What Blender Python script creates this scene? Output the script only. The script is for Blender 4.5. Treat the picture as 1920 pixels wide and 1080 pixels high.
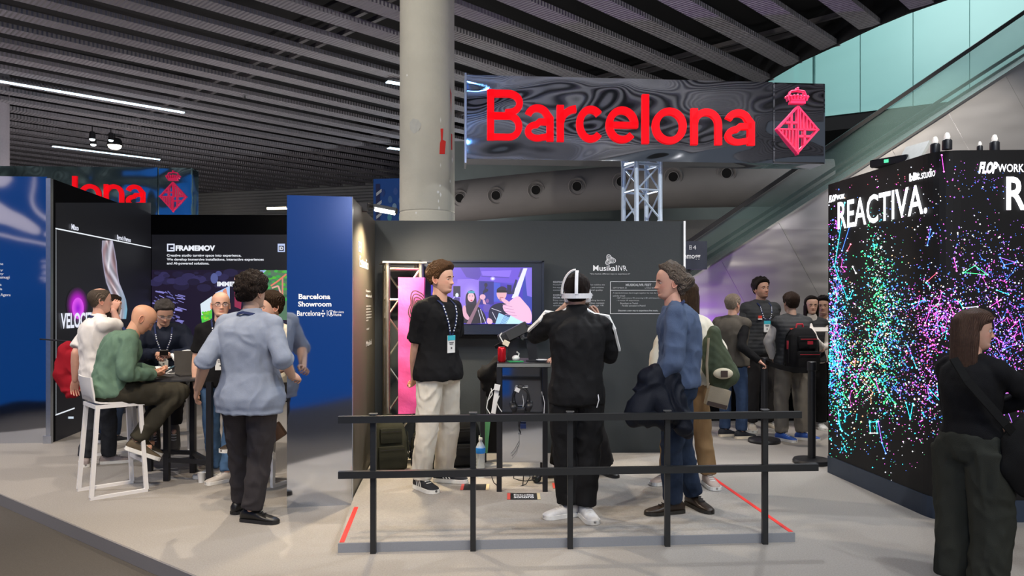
import bpy, bmesh, math, random
import numpy as np
from mathutils import Vector, Matrix
random.seed(7); RNG = np.random.default_rng(7)
for o in list(bpy.data.objects): bpy.data.objects.remove(o)
SC = bpy.context.scene
COL = SC.collection
PI = math.pi

# ------------------------------------------------------------------ camera
F, HZ, CH = 1400.0, 568.0, 1.53
cam_d = bpy.data.cameras.new('camera'); cam = bpy.data.objects.new('camera', cam_d); COL.objects.link(cam)
cam.location = (0, 0, CH); cam.rotation_euler = (PI/2, 0, 0)
cam_d.sensor_width = 36; cam_d.lens = F/1920*36; cam_d.shift_y = (HZ-540)/1920
cam_d.clip_end = 200
SC.camera = cam
# ------------------------------------------------------------------ world, exposure
w = bpy.data.worlds.new('hall_ambient'); SC.world = w; w.use_nodes = True
w.node_tree.nodes['Background'].inputs[0].default_value = (.62, .68, .80, 1)
w.node_tree.nodes['Background'].inputs[1].default_value = .10
SC.view_settings.view_transform = 'Standard'; SC.view_settings.look = 'None'
SC.view_settings.gamma = 1; SC.view_settings.use_curve_mapping = False
SC.view_settings.exposure = -0.06
# ------------------------------------------------------------------ lights
def area(loc, target, power, size, color=(1, 1, 1), spread=180, size_y=None):
    l = bpy.data.lights.new('fill_area_light', 'AREA'); l.energy = power; l.size = size; l.color = color
    if size_y: l.shape = 'RECTANGLE'; l.size_y = size_y
    l.spread = math.radians(spread)
    o = bpy.data.objects.new('fill_area_light', l); COL.objects.link(o); o.location = loc
    o.rotation_euler = (Vector(target)-Vector(loc)).to_track_quat('-Z', 'Y').to_euler(); return o
def spot(loc, target, power, cone=70, color=(1, 1, 1), blend=.5, radius=.12):
    l = bpy.data.lights.new('spot_light', 'SPOT'); l.energy = power; l.spot_size = math.radians(cone)
    l.spot_blend = blend; l.color = color; l.shadow_soft_size = radius
    o = bpy.data.objects.new('spot_light', l); COL.objects.link(o); o.location = loc
    o.rotation_euler = (Vector(target)-Vector(loc)).to_track_quat('-Z', 'Y').to_euler(); return o
CEIL_AND_FILL_SPOTS = [((-4.4, 3.8, 5.2), (-3.5, 6.5, 0), 560, (1, .86, .68)), ((-1.5, 3.0, 5.2), (-2.3, 5.2, 0), 430, (1, .82, .62)),
              ((-.9, 2.0, 5.2), (-.7, 5.2, 0), 250, (1, .86, .68)), ((2.9, 3.0, 5.2), (1.9, 5.4, 0), 230, (.90, .95, 1)),
              ((4.6, 5.6, 5.2), (3.0, 8.2, 0), 380, (1, .88, .74)), ((-2.0, 7.4, 5.2), (-3.2, 8.6, 0), 260, (1, .90, .80)),
              ((.8, .6, 5.2), (.9, 4.6, 0), 170, (.88, .95, 1)), ((-2.3, 7.4, 5.2), (.2, 4.3, 0), 460, (1, .86, .68)), ((2.9, 7.9, 5.2), (.9, 4.3, 0), 340, (.92, .96, 1)), ((-6.5, 5.6, 5.2), (-5, 8, 0), 420, (.95, .92, .95)),
              ((3.0, 7.6, 5.2), (2.3, 9.4, 0), 330, (1, .92, .84)), ((-3.0, 1.3, 5.2), (-2.4, 4.9, 0), 300, (.9, .94, 1)),
              ((3.2, 1.2, 5.2), (2.2, 4.4, 0), 180, (.92, .96, 1)), ((4.9, 7.9, 5.2), (6.2, 10.2, 2.6), 560, (1, .90, .76)),  # second one added to brighten the escalator cladding
              ((4.4, 5.0, 5.2), (.9, 7.3, .9), 240, (.92, .96, 1)), ((-3.0, 4.2, 5.2), (-1.0, 8.6, 3.6), 420, (1, .93, .80))]  # second one added to brighten the column
for loc, tg, pw, c in CEIL_AND_FILL_SPOTS: spot(loc, tg, pw*1.2, 72, c, .6, .05)
def point(loc, power, color=(1, 1, 1), r=.06):
    l = bpy.data.lights.new('fill_point_light', 'POINT'); l.energy = power; l.color = color; l.shadow_soft_size = r
    o = bpy.data.objects.new('fill_point_light', l); COL.objects.link(o); o.location = loc; return o
for x, y, pw in ((4.6, 8.6, 90),):
    l = area((x, y, 5.47), (x, y, 0), pw, 5, (.88, .93, 1), 180, .30); l.rotation_euler = (0, 0, math.radians(46))  # unseen strip added as fill light under the slats
# unseen fill points added to brighten ceiling, duct and people, hidden from view
for loc, pw, c in (((-6.6, 3.2, 3.3), 230, (.92, .86, 1)), ((-3.4, -1.2, 3.3), 170, (.9, .92, 1)), ((.6, -1.6, 3.3), 160, (.95, .95, 1)), ((3.4, -.8, 3.3), 190, (1, .93, .85)), ((-10, 9, 3.3), 240, (1, .88, .90)), ((-2, -11, 3.0), 420, (.95, .93, 1)), ((7, -9, 3.0), 380, (1, .95, .9)), ((-.4, 1.4, 4.75), 34, (.12, .38, 1)), ((.2, -1.6, 4.7), 34, (.12, .38, 1)),  # blue points added to tint the slats the sign reflects
                   ((.1, 9.9, 1.9), 60, (1, .95, .9)), ((-3.4, 13.2, 2.1), 170, (1, .92, .88)), ((-8.5, 15.5, 2.2), 200, (1, .9, .9)), ((-1.6, 18, 2.6), 200, (.9, .95, 1))): point(loc, pw, c)

# ------------------------------------------------------------------ pixel helpers (photo pixel at a distance -> point in the hall)
def P(px, py, d): return Vector(((px-960)*d/F, d, CH-(py-HZ)*d/F))
def G(px, py, z=0.0):
    d = F*(CH-z)/(py-HZ); return Vector(((px-960)*d/F, d, z))
def X(px, d, z=0.0): return Vector(((px-960)*d/F, d, z))
def hit(px, py, A, B, eps=0.0):
    k = (px-960)/F; ax, ay = A[0], A[1]; ux, uy = B[0]-A[0], B[1]-A[1]
    # k*d = ax + t*ux ; d = ay + t*uy
    t = (k*ay-ax)/(ux-k*uy); d = ay+t*uy
    L = math.hypot(ux, uy); nx, ny = uy/L, -ux/L
    if nx*ax+ny*ay > 0: nx, ny = -nx, -ny
    p = P(px, py, d); return Vector((p.x+nx*eps, p.y+ny*eps, p.z))

# ------------------------------------------------------------------ materials
MATS = {}
def mat(name, col, rough=.6, metal=0.0, noise=.12, nscale=30, bump=.0, bscale=200, emis=None, estr=1.0, coat=0.0, alpha=1.0, trans=0.0, ior=1.45, sheen=0.0, attr=False, spec=.5):
    if name in MATS: return MATS[name]
    m = bpy.data.materials.new(name); m.use_nodes = True; nt = m.node_tree; b = nt.nodes['Principled BSDF']
    MATS[name] = m
    b.inputs['Roughness'].default_value = rough; b.inputs['Metallic'].default_value = metal
    b.inputs['Coat Weight'].default_value = coat; b.inputs['Transmission Weight'].default_value = trans
    b.inputs['IOR'].default_value = ior; b.inputs['Specular IOR Level'].default_value = spec; b.inputs['Sheen Weight'].default_value = sheen; b.inputs['Alpha'].default_value = alpha
    tc = nt.nodes.new('ShaderNodeTexCoord')
    nz = nt.nodes.new('ShaderNodeTexNoise'); nz.inputs['Scale'].default_value = nscale; nz.inputs['Detail'].default_value = 4
    nt.links.new(tc.outputs['Object'], nz.inputs['Vector'])
    mx = nt.nodes.new('ShaderNodeMixRGB'); c = (*col, 1)
    mx.inputs[1].default_value = tuple(v*(1-noise) for v in col)+(1,); mx.inputs[2].default_value = tuple(min(1, v*(1+noise)) for v in col)+(1,)
    nt.links.new(nz.outputs['Fac'], mx.inputs[0]); out = mx.outputs[0]
    if attr:
        at = nt.nodes.new('ShaderNodeAttribute'); at.attribute_name = 'Col'
        m2 = nt.nodes.new('ShaderNodeMixRGB'); m2.blend_type = 'MULTIPLY'; m2.inputs[0].default_value = 1
        nt.links.new(out, m2.inputs[1]); nt.links.new(at.outputs['Color'], m2.inputs[2]); out = m2.outputs[0]
    nt.links.new(out, b.inputs['Base Color'])
    if emis:
        b.inputs['Emission Color'].default_value = (*emis, 1); b.inputs['Emission Strength'].default_value = estr
    if bump:
        n2 = nt.nodes.new('ShaderNodeTexNoise'); n2.inputs['Scale'].default_value = bscale; n2.inputs['Detail'].default_value = 3
        nt.links.new(tc.outputs['Object'], n2.inputs['Vector'])
        bp = nt.nodes.new('ShaderNodeBump'); bp.inputs['Strength'].default_value = bump; bp.inputs['Distance'].default_value = .02
        nt.links.new(n2.outputs['Fac'], bp.inputs['Height']); nt.links.new(bp.outputs['Normal'], b.inputs['Normal'])
    return m
def mat_screen(name, strength=1.0):
    """backlit display: emission from the face colours"""
    if name in MATS: return MATS[name]
    m = bpy.data.materials.new(name); m.use_nodes = True; nt = m.node_tree; b = nt.nodes['Principled BSDF']; MATS[name] = m
    at = nt.nodes.new('ShaderNodeAttribute'); at.attribute_name = 'Col'
    b.inputs['Base Color'].default_value = (.01, .01, .01, 1); b.inputs['Roughness'].default_value = .5
    nt.links.new(at.outputs['Color'], b.inputs['Emission Color']); b.inputs['Emission Strength'].default_value = strength
    return m
def mat_print(name, rough=.6):
    if name in MATS: return MATS[name]
    m = bpy.data.materials.new(name); m.use_nodes = True; nt = m.node_tree; b = nt.nodes['Principled BSDF']; MATS[name] = m
    at = nt.nodes.new('ShaderNodeAttribute'); at.attribute_name = 'Col'
    b.inputs['Roughness'].default_value = rough
    nt.links.new(at.outputs['Color'], b.inputs['Base Color']); return m
def bump_node(m, kind, strength, dist, scale=(1, 1, 1), **kw):
    nt = m.node_tree; b = nt.nodes['Principled BSDF']
    tc = nt.nodes.new('ShaderNodeTexCoord'); mp = nt.nodes.new('ShaderNodeMapping'); mp.inputs['Scale'].default_value = scale
    nt.links.new(tc.outputs['Object'], mp.inputs['Vector'])
    t = nt.nodes.new('ShaderNodeTexWave' if kind == 'wave' else 'ShaderNodeTexNoise')
    if kind == 'wave': t.bands_direction = kw.get('dir', 'Z')
    t.inputs['Scale'].default_value = kw.get('s', 1); t.inputs['Detail'].default_value = kw.get('detail', 1)
    if 'distort' in kw: t.inputs['Distortion'].default_value = kw['distort']
    nt.links.new(mp.outputs[0], t.inputs['Vector'])
    bp = nt.nodes.new('ShaderNodeBump'); bp.inputs['Strength'].default_value = strength; bp.inputs['Distance'].default_value = dist
    nt.links.new(t.outputs['Fac'], bp.inputs['Height'])
    old = b.inputs['Normal'].links
    if old: nt.links.new(old[0].from_socket, bp.inputs['Normal'])
    nt.links.new(bp.outputs['Normal'], b.inputs['Normal']); return m

# ------------------------------------------------------------------ mesh building
class MB:
    def __init__(s): s.v = []; s.f = []; s.c = []; s.col = (1, 1, 1)
    def add(s, vs, fs, M=None):
        n = len(s.v)
        for q in vs:
            q = Vector(q)
            if M is not None: q = M @ q
            s.v.append((q.x, q.y, q.z)); s.c.append(s.col)
        s.f += [tuple(i+n for i in f) for f in fs]; return s
    def box(s, c, size, M=None, bev=0.0):
        x, y, z = size[0]/2, size[1]/2, size[2]/2; T = Matrix.Translation(c)
        if M is not None: T = M @ T
        if bev <= 0:
            vs = [(a*x, b*y, d*z) for a in (-1, 1) for b in (-1, 1) for d in (-1, 1)]
            fs = [(0, 1, 3, 2), (4, 6, 7, 5), (0, 4, 5, 1), (2, 3, 7, 6), (0, 2, 6, 4), (1, 5, 7, 3)]
            return s.add(vs, fs, T)
        bm = bmesh.new(); bmesh.ops.create_cube(bm, size=1)
        for v in bm.verts: v.co = Vector((v.co.x*size[0], v.co.y*size[1], v.co.z*size[2]))
        bmesh.ops.bevel(bm, geom=bm.edges[:], offset=bev, segments=2, affect='EDGES', profile=.7)
        bm.verts.index_update(); vs = [v.co.copy() for v in bm.verts]; fs = [[v.index for v in f.verts] for f in bm.faces]; bm.free()
        return s.add(vs, fs, T)
    def bar(s, a, b, wd, hg, up=(0, 0, 1)):
        """rectangular bar from a to b; wd sideways, hg along up"""
        a = Vector(a); b = Vector(b); d = (b-a); L = d.length; d.normalize(); up = Vector(up)
        if abs(d.dot(up)) > .98: up = Vector((0, 1, 0))
        sx = d.cross(up).normalized(); uz = sx.cross(d).normalized()
        M = Matrix((sx, d, uz)).transposed().to_4x4(); M.translation = (a+b)/2
        return s.box((0, 0, 0), (wd, L, hg), M)
    def tube(s, pts, r, n=8, cap=True):
        pts = [Vector(q) for q in pts]; k = len(pts); rr = r if isinstance(r, (list, tuple)) else [r]*k
        rings = []; prev = None
        for i in range(k):
            t = (pts[min(i+1, k-1)]-pts[max(i-1, 0)]).normalized()
            if prev is None:
                a = t.cross(Vector((0, 0, 1)))
                if a.length < .1: a = t.cross(Vector((0, 1, 0)))
            else: a = prev-t*prev.dot(t)
            a.normalize(); prev = a; b = t.cross(a)
            rings.append([pts[i]+(a*math.cos(2*PI*j/n)+b*math.sin(2*PI*j/n))*rr[i] for j in range(n)])
        return s.rings(rings, cap)
    def rings(s, rings, cap=True, closed=True):
        n = len(rings[0]); vs = [q for r in rings for q in r]; fs = []
        for i in range(len(rings)-1):
            for j in range(n if closed else n-1):
                a = i*n+j; b = i*n+(j+1) % n; fs.append((a, b, b+n, a+n))
        if cap: fs.append(tuple(range(n))[::-1]); fs.append(tuple((len(rings)-1)*n+j for j in range(n)))
        return s.add(vs, fs)
    def ball(s, c, r, n=12, m=8):
        r = r if isinstance(r, (tuple, list)) else (r, r, r); c = Vector(c)
        rings = []
        for i in range(m+1):
            a = PI*i/m; z = -math.cos(a); q = max(math.sin(a), 1e-3)
            rings.append([c+Vector((q*math.cos(2*PI*j/n)*r[0], q*math.sin(2*PI*j/n)*r[1], z*r[2])) for j in range(n)])
        return s.rings(rings)
    def lathe(s, c, prof, n=24, M=None):
        rings = []; c = Vector(c)
        for r, z in prof:
            rings.append([c+Vector((r*math.cos(2*PI*j/n), r*math.sin(2*PI*j/n), z)) for j in range(n)])
        if M is not None: rings = [[M @ q for q in r] for r in rings]
        return s.rings(rings)
    def prism(s, poly, h, M=None):
        """poly in xy, extruded +z by h"""
        n = len(poly); vs = [(x, y, 0) for x, y in poly]+[(x, y, h) for x, y in poly]
        fs = [tuple(range(n))[::-1], tuple(range(n, 2*n))]+[(i, (i+1) % n, (i+1) % n+n, i+n) for i in range(n)]
        return s.add(vs, fs, M)
    def build(s, name, m, parent=None, smooth=False, M=None, color=False, angle=40):
        me = bpy.data.meshes.new(name); me.from_pydata(s.v, [], s.f)
        me.materials.append(m)
        if color:
            ca = me.color_attributes.new('Col', 'FLOAT_COLOR', 'POINT')
            arr = np.ones((len(s.v), 4), np.float32); arr[:, :3] = np.array(s.c); ca.data.foreach_set('color', arr.ravel())
        bm = bmesh.new(); bm.from_mesh(me); bmesh.ops.recalc_face_normals(bm, faces=bm.faces[:]) if not color else None; bm.to_mesh(me); bm.free()
        if smooth:
            me.polygons.foreach_set('use_smooth', [True]*len(me.polygons))
            if angle < 180: me.set_sharp_from_angle(angle=math.radians(angle))
        me.update()
        o = bpy.data.objects.new(name, me); COL.objects.link(o)
        if parent: o.parent = parent
        if M is not None: o.matrix_local = M
        return o
def tag(o, label=None, cat=None, group=None, kind=None):
    if label: o['label'] = label
    if cat: o['category'] = cat
    if group: o['group'] = group
    if kind: o['kind'] = kind
    return o
def empty(name, loc=(0, 0, 0), rz=0.0, label=None, cat=None, group=None, kind=None):
    o = bpy.data.objects.new(name, None); COL.objects.link(o); o.location = loc; o.rotation_euler = (0, 0, rz); o.empty_display_size = .1
    return tag(o, label, cat, group, kind)
def world_parent(o, p):
    """keep world-built geometry in place under a parent standing elsewhere"""
    o.parent = p; o.matrix_parent_inverse = (Matrix.Translation(p.location) @ Matrix.Rotation(p.rotation_euler.z, 4, 'Z')).inverted(); return o
def copy_tree(o, parent=None):
    c = o.copy(); COL.objects.link(c); c.parent = parent
    for ch in o.children: copy_tree(ch, c)
    return c

# text -> mesh helper
def text_data(s, ext=0.0, bold=0.0, shear=0.0):
    cu = bpy.data.curves.new('lettering', 'FONT'); cu.body = s; cu.extrude = ext; cu.offset = bold; cu.shear = shear; cu.resolution_u = 3
    o = bpy.data.objects.new('lettering', cu); COL.objects.link(o); bpy.context.view_layer.update()
    me = bpy.data.meshes.new_from_object(o.evaluated_get(bpy.context.evaluated_depsgraph_get()))
    bpy.data.objects.remove(o); bpy.data.curves.remove(cu)
    v = np.zeros(len(me.vertices)*3); me.vertices.foreach_get('co', v); v = v.reshape(-1, 3)
    fs = [tuple(p.vertices) for p in me.polygons]; bpy.data.meshes.remove(me); return v, fs
def wall_text(s, box, A, B, m, parent, eps=.004, ext=0.0, bold=0.0, shear=0.0, name='lettering', fullh=None, color=None):
    """lettering fitted to a pixel box of the photograph, lying on the vertical plane A-B"""
    v, fs = text_data(s, ext, bold, shear)
    x0, x1 = v[:, 0].min(), v[:, 0].max(); y0, y1 = v[:, 1].min(), v[:, 1].max()
    mb = MB()
    if color: mb.col = color
    tl = hit(box[0], box[1], A, B, eps); tr = hit(box[2], box[1], A, B, eps); bl = hit(box[0], box[3], A, B, eps)
    L = Vector((tr.x-tl.x, tr.y-tl.y, 0)); nrm = Vector((L.y, -L.x, 0)).normalized()
    if nrm.y > 0: nrm = -nrm
    H = tl.z-bl.z
    pts = []
    for q in v:
        a = (q[0]-x0)/(x1-x0); b = (q[1]-y0)/(y1-y0)
        pts.append(bl+L*a+Vector((0, 0, H*b))+nrm*(q[2]+ext))
    mb.add(pts, fs)
    return world_parent(mb.build(name, m, None, color=bool(color)), parent) if parent else mb.build(name, m)
class Art:
    """flat coloured print or display picture on the vertical plane A-B, shapes given by where the photograph shows them"""
    def __init__(s, A, B, eps=.002): s.A = A; s.B = B; s.eps = eps; s.mb = MB()
    def poly(s, pts, col, lay=0):
        s.mb.col = col
        s.mb.add([hit(x, y, s.A, s.B, s.eps+lay*.0006) for x, y in pts], [tuple(range(len(pts)))[::-1]])
    def rect(s, x0, y0, x1, y1, col, lay=0): s.poly([(x0, y0), (x1, y0), (x1, y1), (x0, y1)], col, lay)
    def disc(s, x, y, rx, ry, col, lay=0, n=16, ang=0):
        ca, sa = math.cos(ang), math.sin(ang)
        s.poly([(x+rx*math.cos(2*PI*i/n)*ca-ry*math.sin(2*PI*i/n)*sa, y+rx*math.cos(2*PI*i/n)*sa+ry*math.sin(2*PI*i/n)*ca) for i in range(n)], col, lay)
    def glow(s, x, y, rx, ry, c0, c1, lay=0, n=24, m=6):
        """smooth blend of centre colour to rim colour"""
        base = len(s.mb.v); pts = [hit(x, y, s.A, s.B, s.eps+lay*.0006)]; cols = [c0]
        for k in range(1, m+1):
            t = k/m; t2 = t*t*(3-2*t)
            for i in range(n):
                a = 2*PI*i/n; pts.append(hit(x+rx*t*math.cos(a), y+ry*t*math.sin(a), s.A, s.B, s.eps+lay*.0006)); cols.append(tuple(c0[j]*(1-t2)+c1[j]*t2 for j in range(3)))
        fs = [(0, 1+(i+1) % n, 1+i) for i in range(n)]
        for k in range(m-1):
            for i in range(n):
                a = 1+k*n+i; b = 1+k*n+(i+1) % n; fs.append((a, b, b+n, a+n))
        for p_, c_ in zip(pts, cols): s.mb.v.append(tuple(p_)); s.mb.c.append(c_)
        s.mb.f += [tuple(i+base for i in f) for f in fs]
    def line(s, pts, wd, col, lay=0):
        for (x0, y0), (x1, y1) in zip(pts[:-1], pts[1:]):
            L = math.hypot(x1-x0, y1-y0) or 1; nx, ny = -(y1-y0)/L*wd/2, (x1-x0)/L*wd/2
            s.poly([(x0+nx, y0+ny), (x1+nx, y1+ny), (x1-nx, y1-ny), (x0-nx, y0-ny)], col, lay)
    def build(s, name, m, parent):
        o = s.mb.build(name, m, None, color=True)
        return world_parent(o, parent) if parent else o

# numpy lattice noise
def vnoise(p, seed=0):
    p = np.asarray(p, np.float64); i = np.floor(p).astype(np.int64); f = p-i; f = f*f*(3-2*f); out = 0
    def h(a, b, c):
        n = (a*73856093) ^ (b*19349663) ^ (c*83492791) ^ (seed*2654435)
        n = (n ^ (n >> 13))*1274126177 & 0x7fffffff
        return ((n ^ (n >> 16)) & 0xffff)/65535.0*2-1
    for dx in (0, 1):
        for dy in (0, 1):
            for dz in (0, 1):
                wgt = (f[:, 0] if dx else 1-f[:, 0])*(f[:, 1] if dy else 1-f[:, 1])*(f[:, 2] if dz else 1-f[:, 2])
                out = out+wgt*h(i[:, 0]+dx, i[:, 1]+dy, i[:, 2]+dz)
    return out
def remesh(mb, voxel, smooth=2):
    me = bpy.data.meshes.new('t'); me.from_pydata(mb.v, [], mb.f)
    bm = bmesh.new(); bm.from_mesh(me); bmesh.ops.recalc_face_normals(bm, faces=bm.faces[:]); bm.to_mesh(me); bm.free()
    o = bpy.data.objects.new('t', me); COL.objects.link(o)
    md = o.modifiers.new('r', 'REMESH'); md.mode = 'VOXEL'; md.voxel_size = voxel
    if smooth:
        sm = o.modifiers.new('s', 'SMOOTH'); sm.factor = .5; sm.iterations = smooth
    bpy.context.view_layer.update()
    r = bpy.data.meshes.new_from_object(o.evaluated_get(bpy.context.evaluated_depsgraph_get()))
    bpy.data.objects.remove(o); bpy.data.meshes.remove(me)
    n = len(r.vertices); v = np.zeros(n*3); r.vertices.foreach_get('co', v); nn = np.zeros(n*3); r.vertices.foreach_get('normal', nn)
    k = len(r.polygons); li = np.zeros(len(r.loops), np.int64); r.loops.foreach_get('vertex_index', li)
    ls = np.zeros(k, np.int64); r.polygons.foreach_get('loop_start', ls); lt = np.zeros(k, np.int64); r.polygons.foreach_get('loop_total', lt)
    if (lt == 4).all(): fs = li.reshape(-1, 4)
    else: fs = [tuple(li[a:a+b]) for a, b in zip(ls, lt)]
    bpy.data.meshes.remove(r); return v.reshape(-1, 3), nn.reshape(-1, 3), fs
def np_mesh(name, v, fs, m, parent=None, cols=None, mat_local=None):
    me = bpy.data.meshes.new(name)
    if isinstance(fs, np.ndarray):
        me.vertices.add(len(v)); me.vertices.foreach_set('co', np.asarray(v, np.float32).ravel())
        me.loops.add(fs.size); me.loops.foreach_set('vertex_index', fs.ravel().astype(np.int32))
        me.polygons.add(len(fs)); me.polygons.foreach_set('loop_start', np.arange(len(fs), dtype=np.int32)*fs.shape[1])
        try: me.polygons.foreach_set('loop_total', np.full(len(fs), fs.shape[1], np.int32))
        except Exception: pass
        me.update(calc_edges=True); me.validate()
    else: me.from_pydata([tuple(q) for q in v], [], [tuple(f) for f in fs])
    me.materials.append(m)
    if cols is not None:
        ca = me.color_attributes.new('Col', 'FLOAT_COLOR', 'POINT'); arr = np.ones((len(v), 4), np.float32); arr[:, :3] = cols
        ca.data.foreach_set('color', arr.ravel())
    me.polygons.foreach_set('use_smooth', [True]*len(me.polygons)); me.update()
    o = bpy.data.objects.new(name, me); COL.objects.link(o)
    if parent: o.parent = parent
    if mat_local is not None: o.matrix_local = mat_local
    return o
# ================================================================== SETTING
carpet = mat('light_grey_carpet', (.37, .342, .31), .95, noise=.30, nscale=110, bump=.5, bscale=420)
aisle = mat('dark_brown_carpet', (.085, .075, .065), .95, noise=.3, nscale=120, bump=.5, bscale=380)
charcoal = mat('charcoal_wall_print', (.028, .034, .038), .55, noise=.06, nscale=8, bump=.05, bscale=60)
charcoal2 = mat('charcoal_side_wall_lit', (.085, .075, .060), .5, noise=.06, nscale=8)  # charcoal with the warm lamplight put into its base colour
black_m = mat('black_metal', (.012, .012, .014), .42, noise=.2)
black_matte = mat('black_board', (.004, .004, .005), .8, noise=.2, spec=.15)
alu = mat('brushed_aluminium', (.72, .72, .70), .28, 1.0, noise=.08, nscale=90)
silver = mat('silver_edge', (.55, .58, .62), .3, .9)
conc = mat('painted_concrete', (.56, .54, .46), .7, noise=.10, nscale=5, bump=.15, bscale=25)
slat_m = mat('perforated_slat_metal', (.265, .255, .275), .65, 0, noise=.1, nscale=3)
bump_node(slat_m, 'wave', 1.0, .02, (1, 1, 1), dir='Y', s=5)
deck_m = mat('black_ceiling_void', (.007, .007, .008), .9)
red_m = mat('red_letters', (.95, .003, .010), .6, noise=.02, emis=(1, .004, .012), estr=.55, spec=.1)  # emission added so the letters stay a flat bright red
white_v = mat('white_vinyl', (.80, .81, .83), .5, noise=.02, emis=(.9, .92, 1), estr=.12)  # faint emission added, the vinyl itself gives off no light
scr = mat_screen('display_pixels', 1.0)
scr_hi = mat_screen('display_pixels_bright', 3.0)

mb = MB(); mb.box((0, 12, -.14), (80, 80, .1)); tag(mb.build('floor', aisle), kind='structure')
stage_poly = [(-14, 13.64), (-4.114, 6.0), (-1.763, 4.184), (1.2, 1.9), (9.5, .8), (11, 18), (-14, 18)]
mb = MB(); mb.prism(stage_poly, .088, Matrix.Translation((0, 0, -.088)))
edge_m = mat('grey_carpet_edge', (.20, .19, .19), .95, noise=.15, nscale=200)
st = mb.build('floor', carpet); tag(st, kind='structure')
mb = MB(); mb.bar((-13.99, 13.63, -.045), (1.19, 1.893, -.045), .014, .088); o = mb.build('trim_1', edge_m); tag(o, kind='structure')

# platform of the headset stand
PL = [Vector((-1.065, 4.575)), Vector((1.812, 4.786)), Vector((1.60, 7.335)), Vector((-1.33, 7.28)), Vector((-1.20, 5.66))]
plat = tag(empty('platform', (.3, 5.9, 0)), 'low grey carpeted platform with red tape on both side edges behind the black railing', 'platform')
mb = MB(); mb.prism([tuple(p) for p in PL], .0595); world_parent(mb.build('deck', carpet), plat)
plat_m = mat('platform_edge_carpet', (.25, .26, .28), .95, noise=.15, nscale=200)
mb = MB(); mb.bar((PL[0].x, PL[0].y-.004, .029), (PL[1].x, PL[1].y-.004, .029), .006, .058); world_parent(mb.build('front_edge', plat_m), plat)
tape = mat('red_tape', (.85, .03, .02), .5, noise=.05)
for a, b in ((PL[0]+Vector((.02, .01)), G(668, 951, .06).xy), (PL[1]+Vector((-.02, .01)), G(1334, 894, .06).xy)):
    mb = MB(); mb.bar((a.x, a.y, .0610), (b.x, b.y, .0610), .03, .002); world_parent(mb.build('edge_tape', tape), plat)
PZT = .06

# ---------------- walls of the stands
def wallbox(name, A, B, z0, z1, th, m, back=1):
    """vertical wall whose face runs A-B and whose thickness goes away from the viewer"""
    A = Vector(A[:2]); B = Vector(B[:2]); d = (B-A).normalized(); n = Vector((d.y, -d.x))
    if n.y > 0: n = -n
    n = -n*back
    mb = MB(); mb.prism([tuple(A), tuple(B), tuple(B+n*th), tuple(A+n*th)], z1-z0, Matrix.Translation((0, 0, z0)))
    return mb.build(name, m)
WB_A, WB_B = X(703, 7.29), X(1281, 7.35)
HT = 2.335
o = wallbox('wall_back', WB_A, WB_B, 0, HT, .12, charcoal); tag(o, kind='structure')
e = MB(); q = hit(1281.5, 500, WB_A, WB_B); e.box((q.x+.008, q.y+.03, HT/2), (.016, .10, HT)); o = e.build('trim_2', mat('white_wall_edge', (.85, .87, .9), .4, emis=(1, 1, 1), estr=.25)); tag(o, kind='structure')  # edge strip brightened by emission, it is no lamp
MP_A, MP_B = X(538, 5.575), X(660, 5.66)
# side wall from the mirror panel back to the corner
mb = MB(); A = MP_B.xy; B = WB_A.xy
mb.prism([tuple(A+Vector((0, .012))), tuple(B), (B.x-.30, B.y+.02), (A.x-.30, A.y+.01)], HT-.002)
o = mb.build('wall_left', charcoal2); tag(o, kind='structure')
foil = mat('mirror_foil', (.66, .70, .78), .06, 1.0, noise=.01)
bump_node(foil, 'noise', .10, .05, (1, 1, 1), s=1.4, detail=1)
mp = tag(empty('mirror_panel', (MP_A.x, MP_A.y, 0)), 'tall mirrored panel lettered Barcelona Showroom at the left end of the grey stand', 'panel')
mb = MB(); A = MP_A.xy; B = MP_B.xy
mb.prism([tuple(A), tuple(B), (B.x-.0, B.y+.011), (A.x-.0, A.y+.011)], HT); world_parent(mb.build('mirror_sheet', foil), mp)
mb = MB(); mb.prism([(A.x, A.y+.0115), (B.x-.302, B.y+.012), (B.x-.302, B.y+.12), (A.x, A.y+.12)], HT); world_parent(mb.build('board', black_matte), mp)
mb = MB(); mb.box((B.x+.003, B.y+.006, HT/2), (.006, .014, HT)); world_parent(mb.build('edge_strip', silver), mp)
T = lambda s, box, **k: wall_text(s, box, MP_A, MP_B, white_v, mp, **k)
T('Barcelona', (560, 551, 619.5, 561), bold=.03); T('Showroom', (559, 565, 621.5, 575), bold=.03)
T('Barcelona', (557, 582.5, 601, 592.5), bold=.012)
T('Barcelona', (626.5, 582.5, 644.5, 587)); T('Activa', (626.5, 588, 640, 592.5), bold=.02)
T('A', (617.8, 583.2, 623.6, 592), bold=.03)
mb = MB()
def ringpts(px, py, r0, r1, A, B, mb, n=20):
    vs = []; fs = []
    for i in range(n):
        a = 2*PI*i/n; vs += [hit(px+r0*math.cos(a), py+r0*math.sin(a), A, B, .004), hit(px+r1*math.cos(a), py+r1*math.sin(a), A, B, .004)]
    for i in range(n): j = (i+1) % n; fs.append((2*i, 2*i+1, 2*j+1, 2*j))
    mb.add(vs, fs)
ringpts(620.7, 587.4, 5.0, 5.8, MP_A, MP_B, mb)
for dx, dy in ((0, -5), (-3, 0), (3, 0), (0, 4.5), (0, 0)):
    mb.add([hit(605.5+dx+a, 588+dy+b, MP_A, MP_B, .004) for a, b in ((0, -2.2), (1.6, 0), (0, 2.2), (-1.6, 0))], [(0, 1, 2, 3)])
mb.add([hit(x, y, MP_A, MP_B, .004) for x, y in ((613, 582), (613.8, 582), (613.8, 593), (613, 593))], [(0, 1, 2, 3)])
world_parent(mb.build('logo', white_v), mp)
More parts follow.
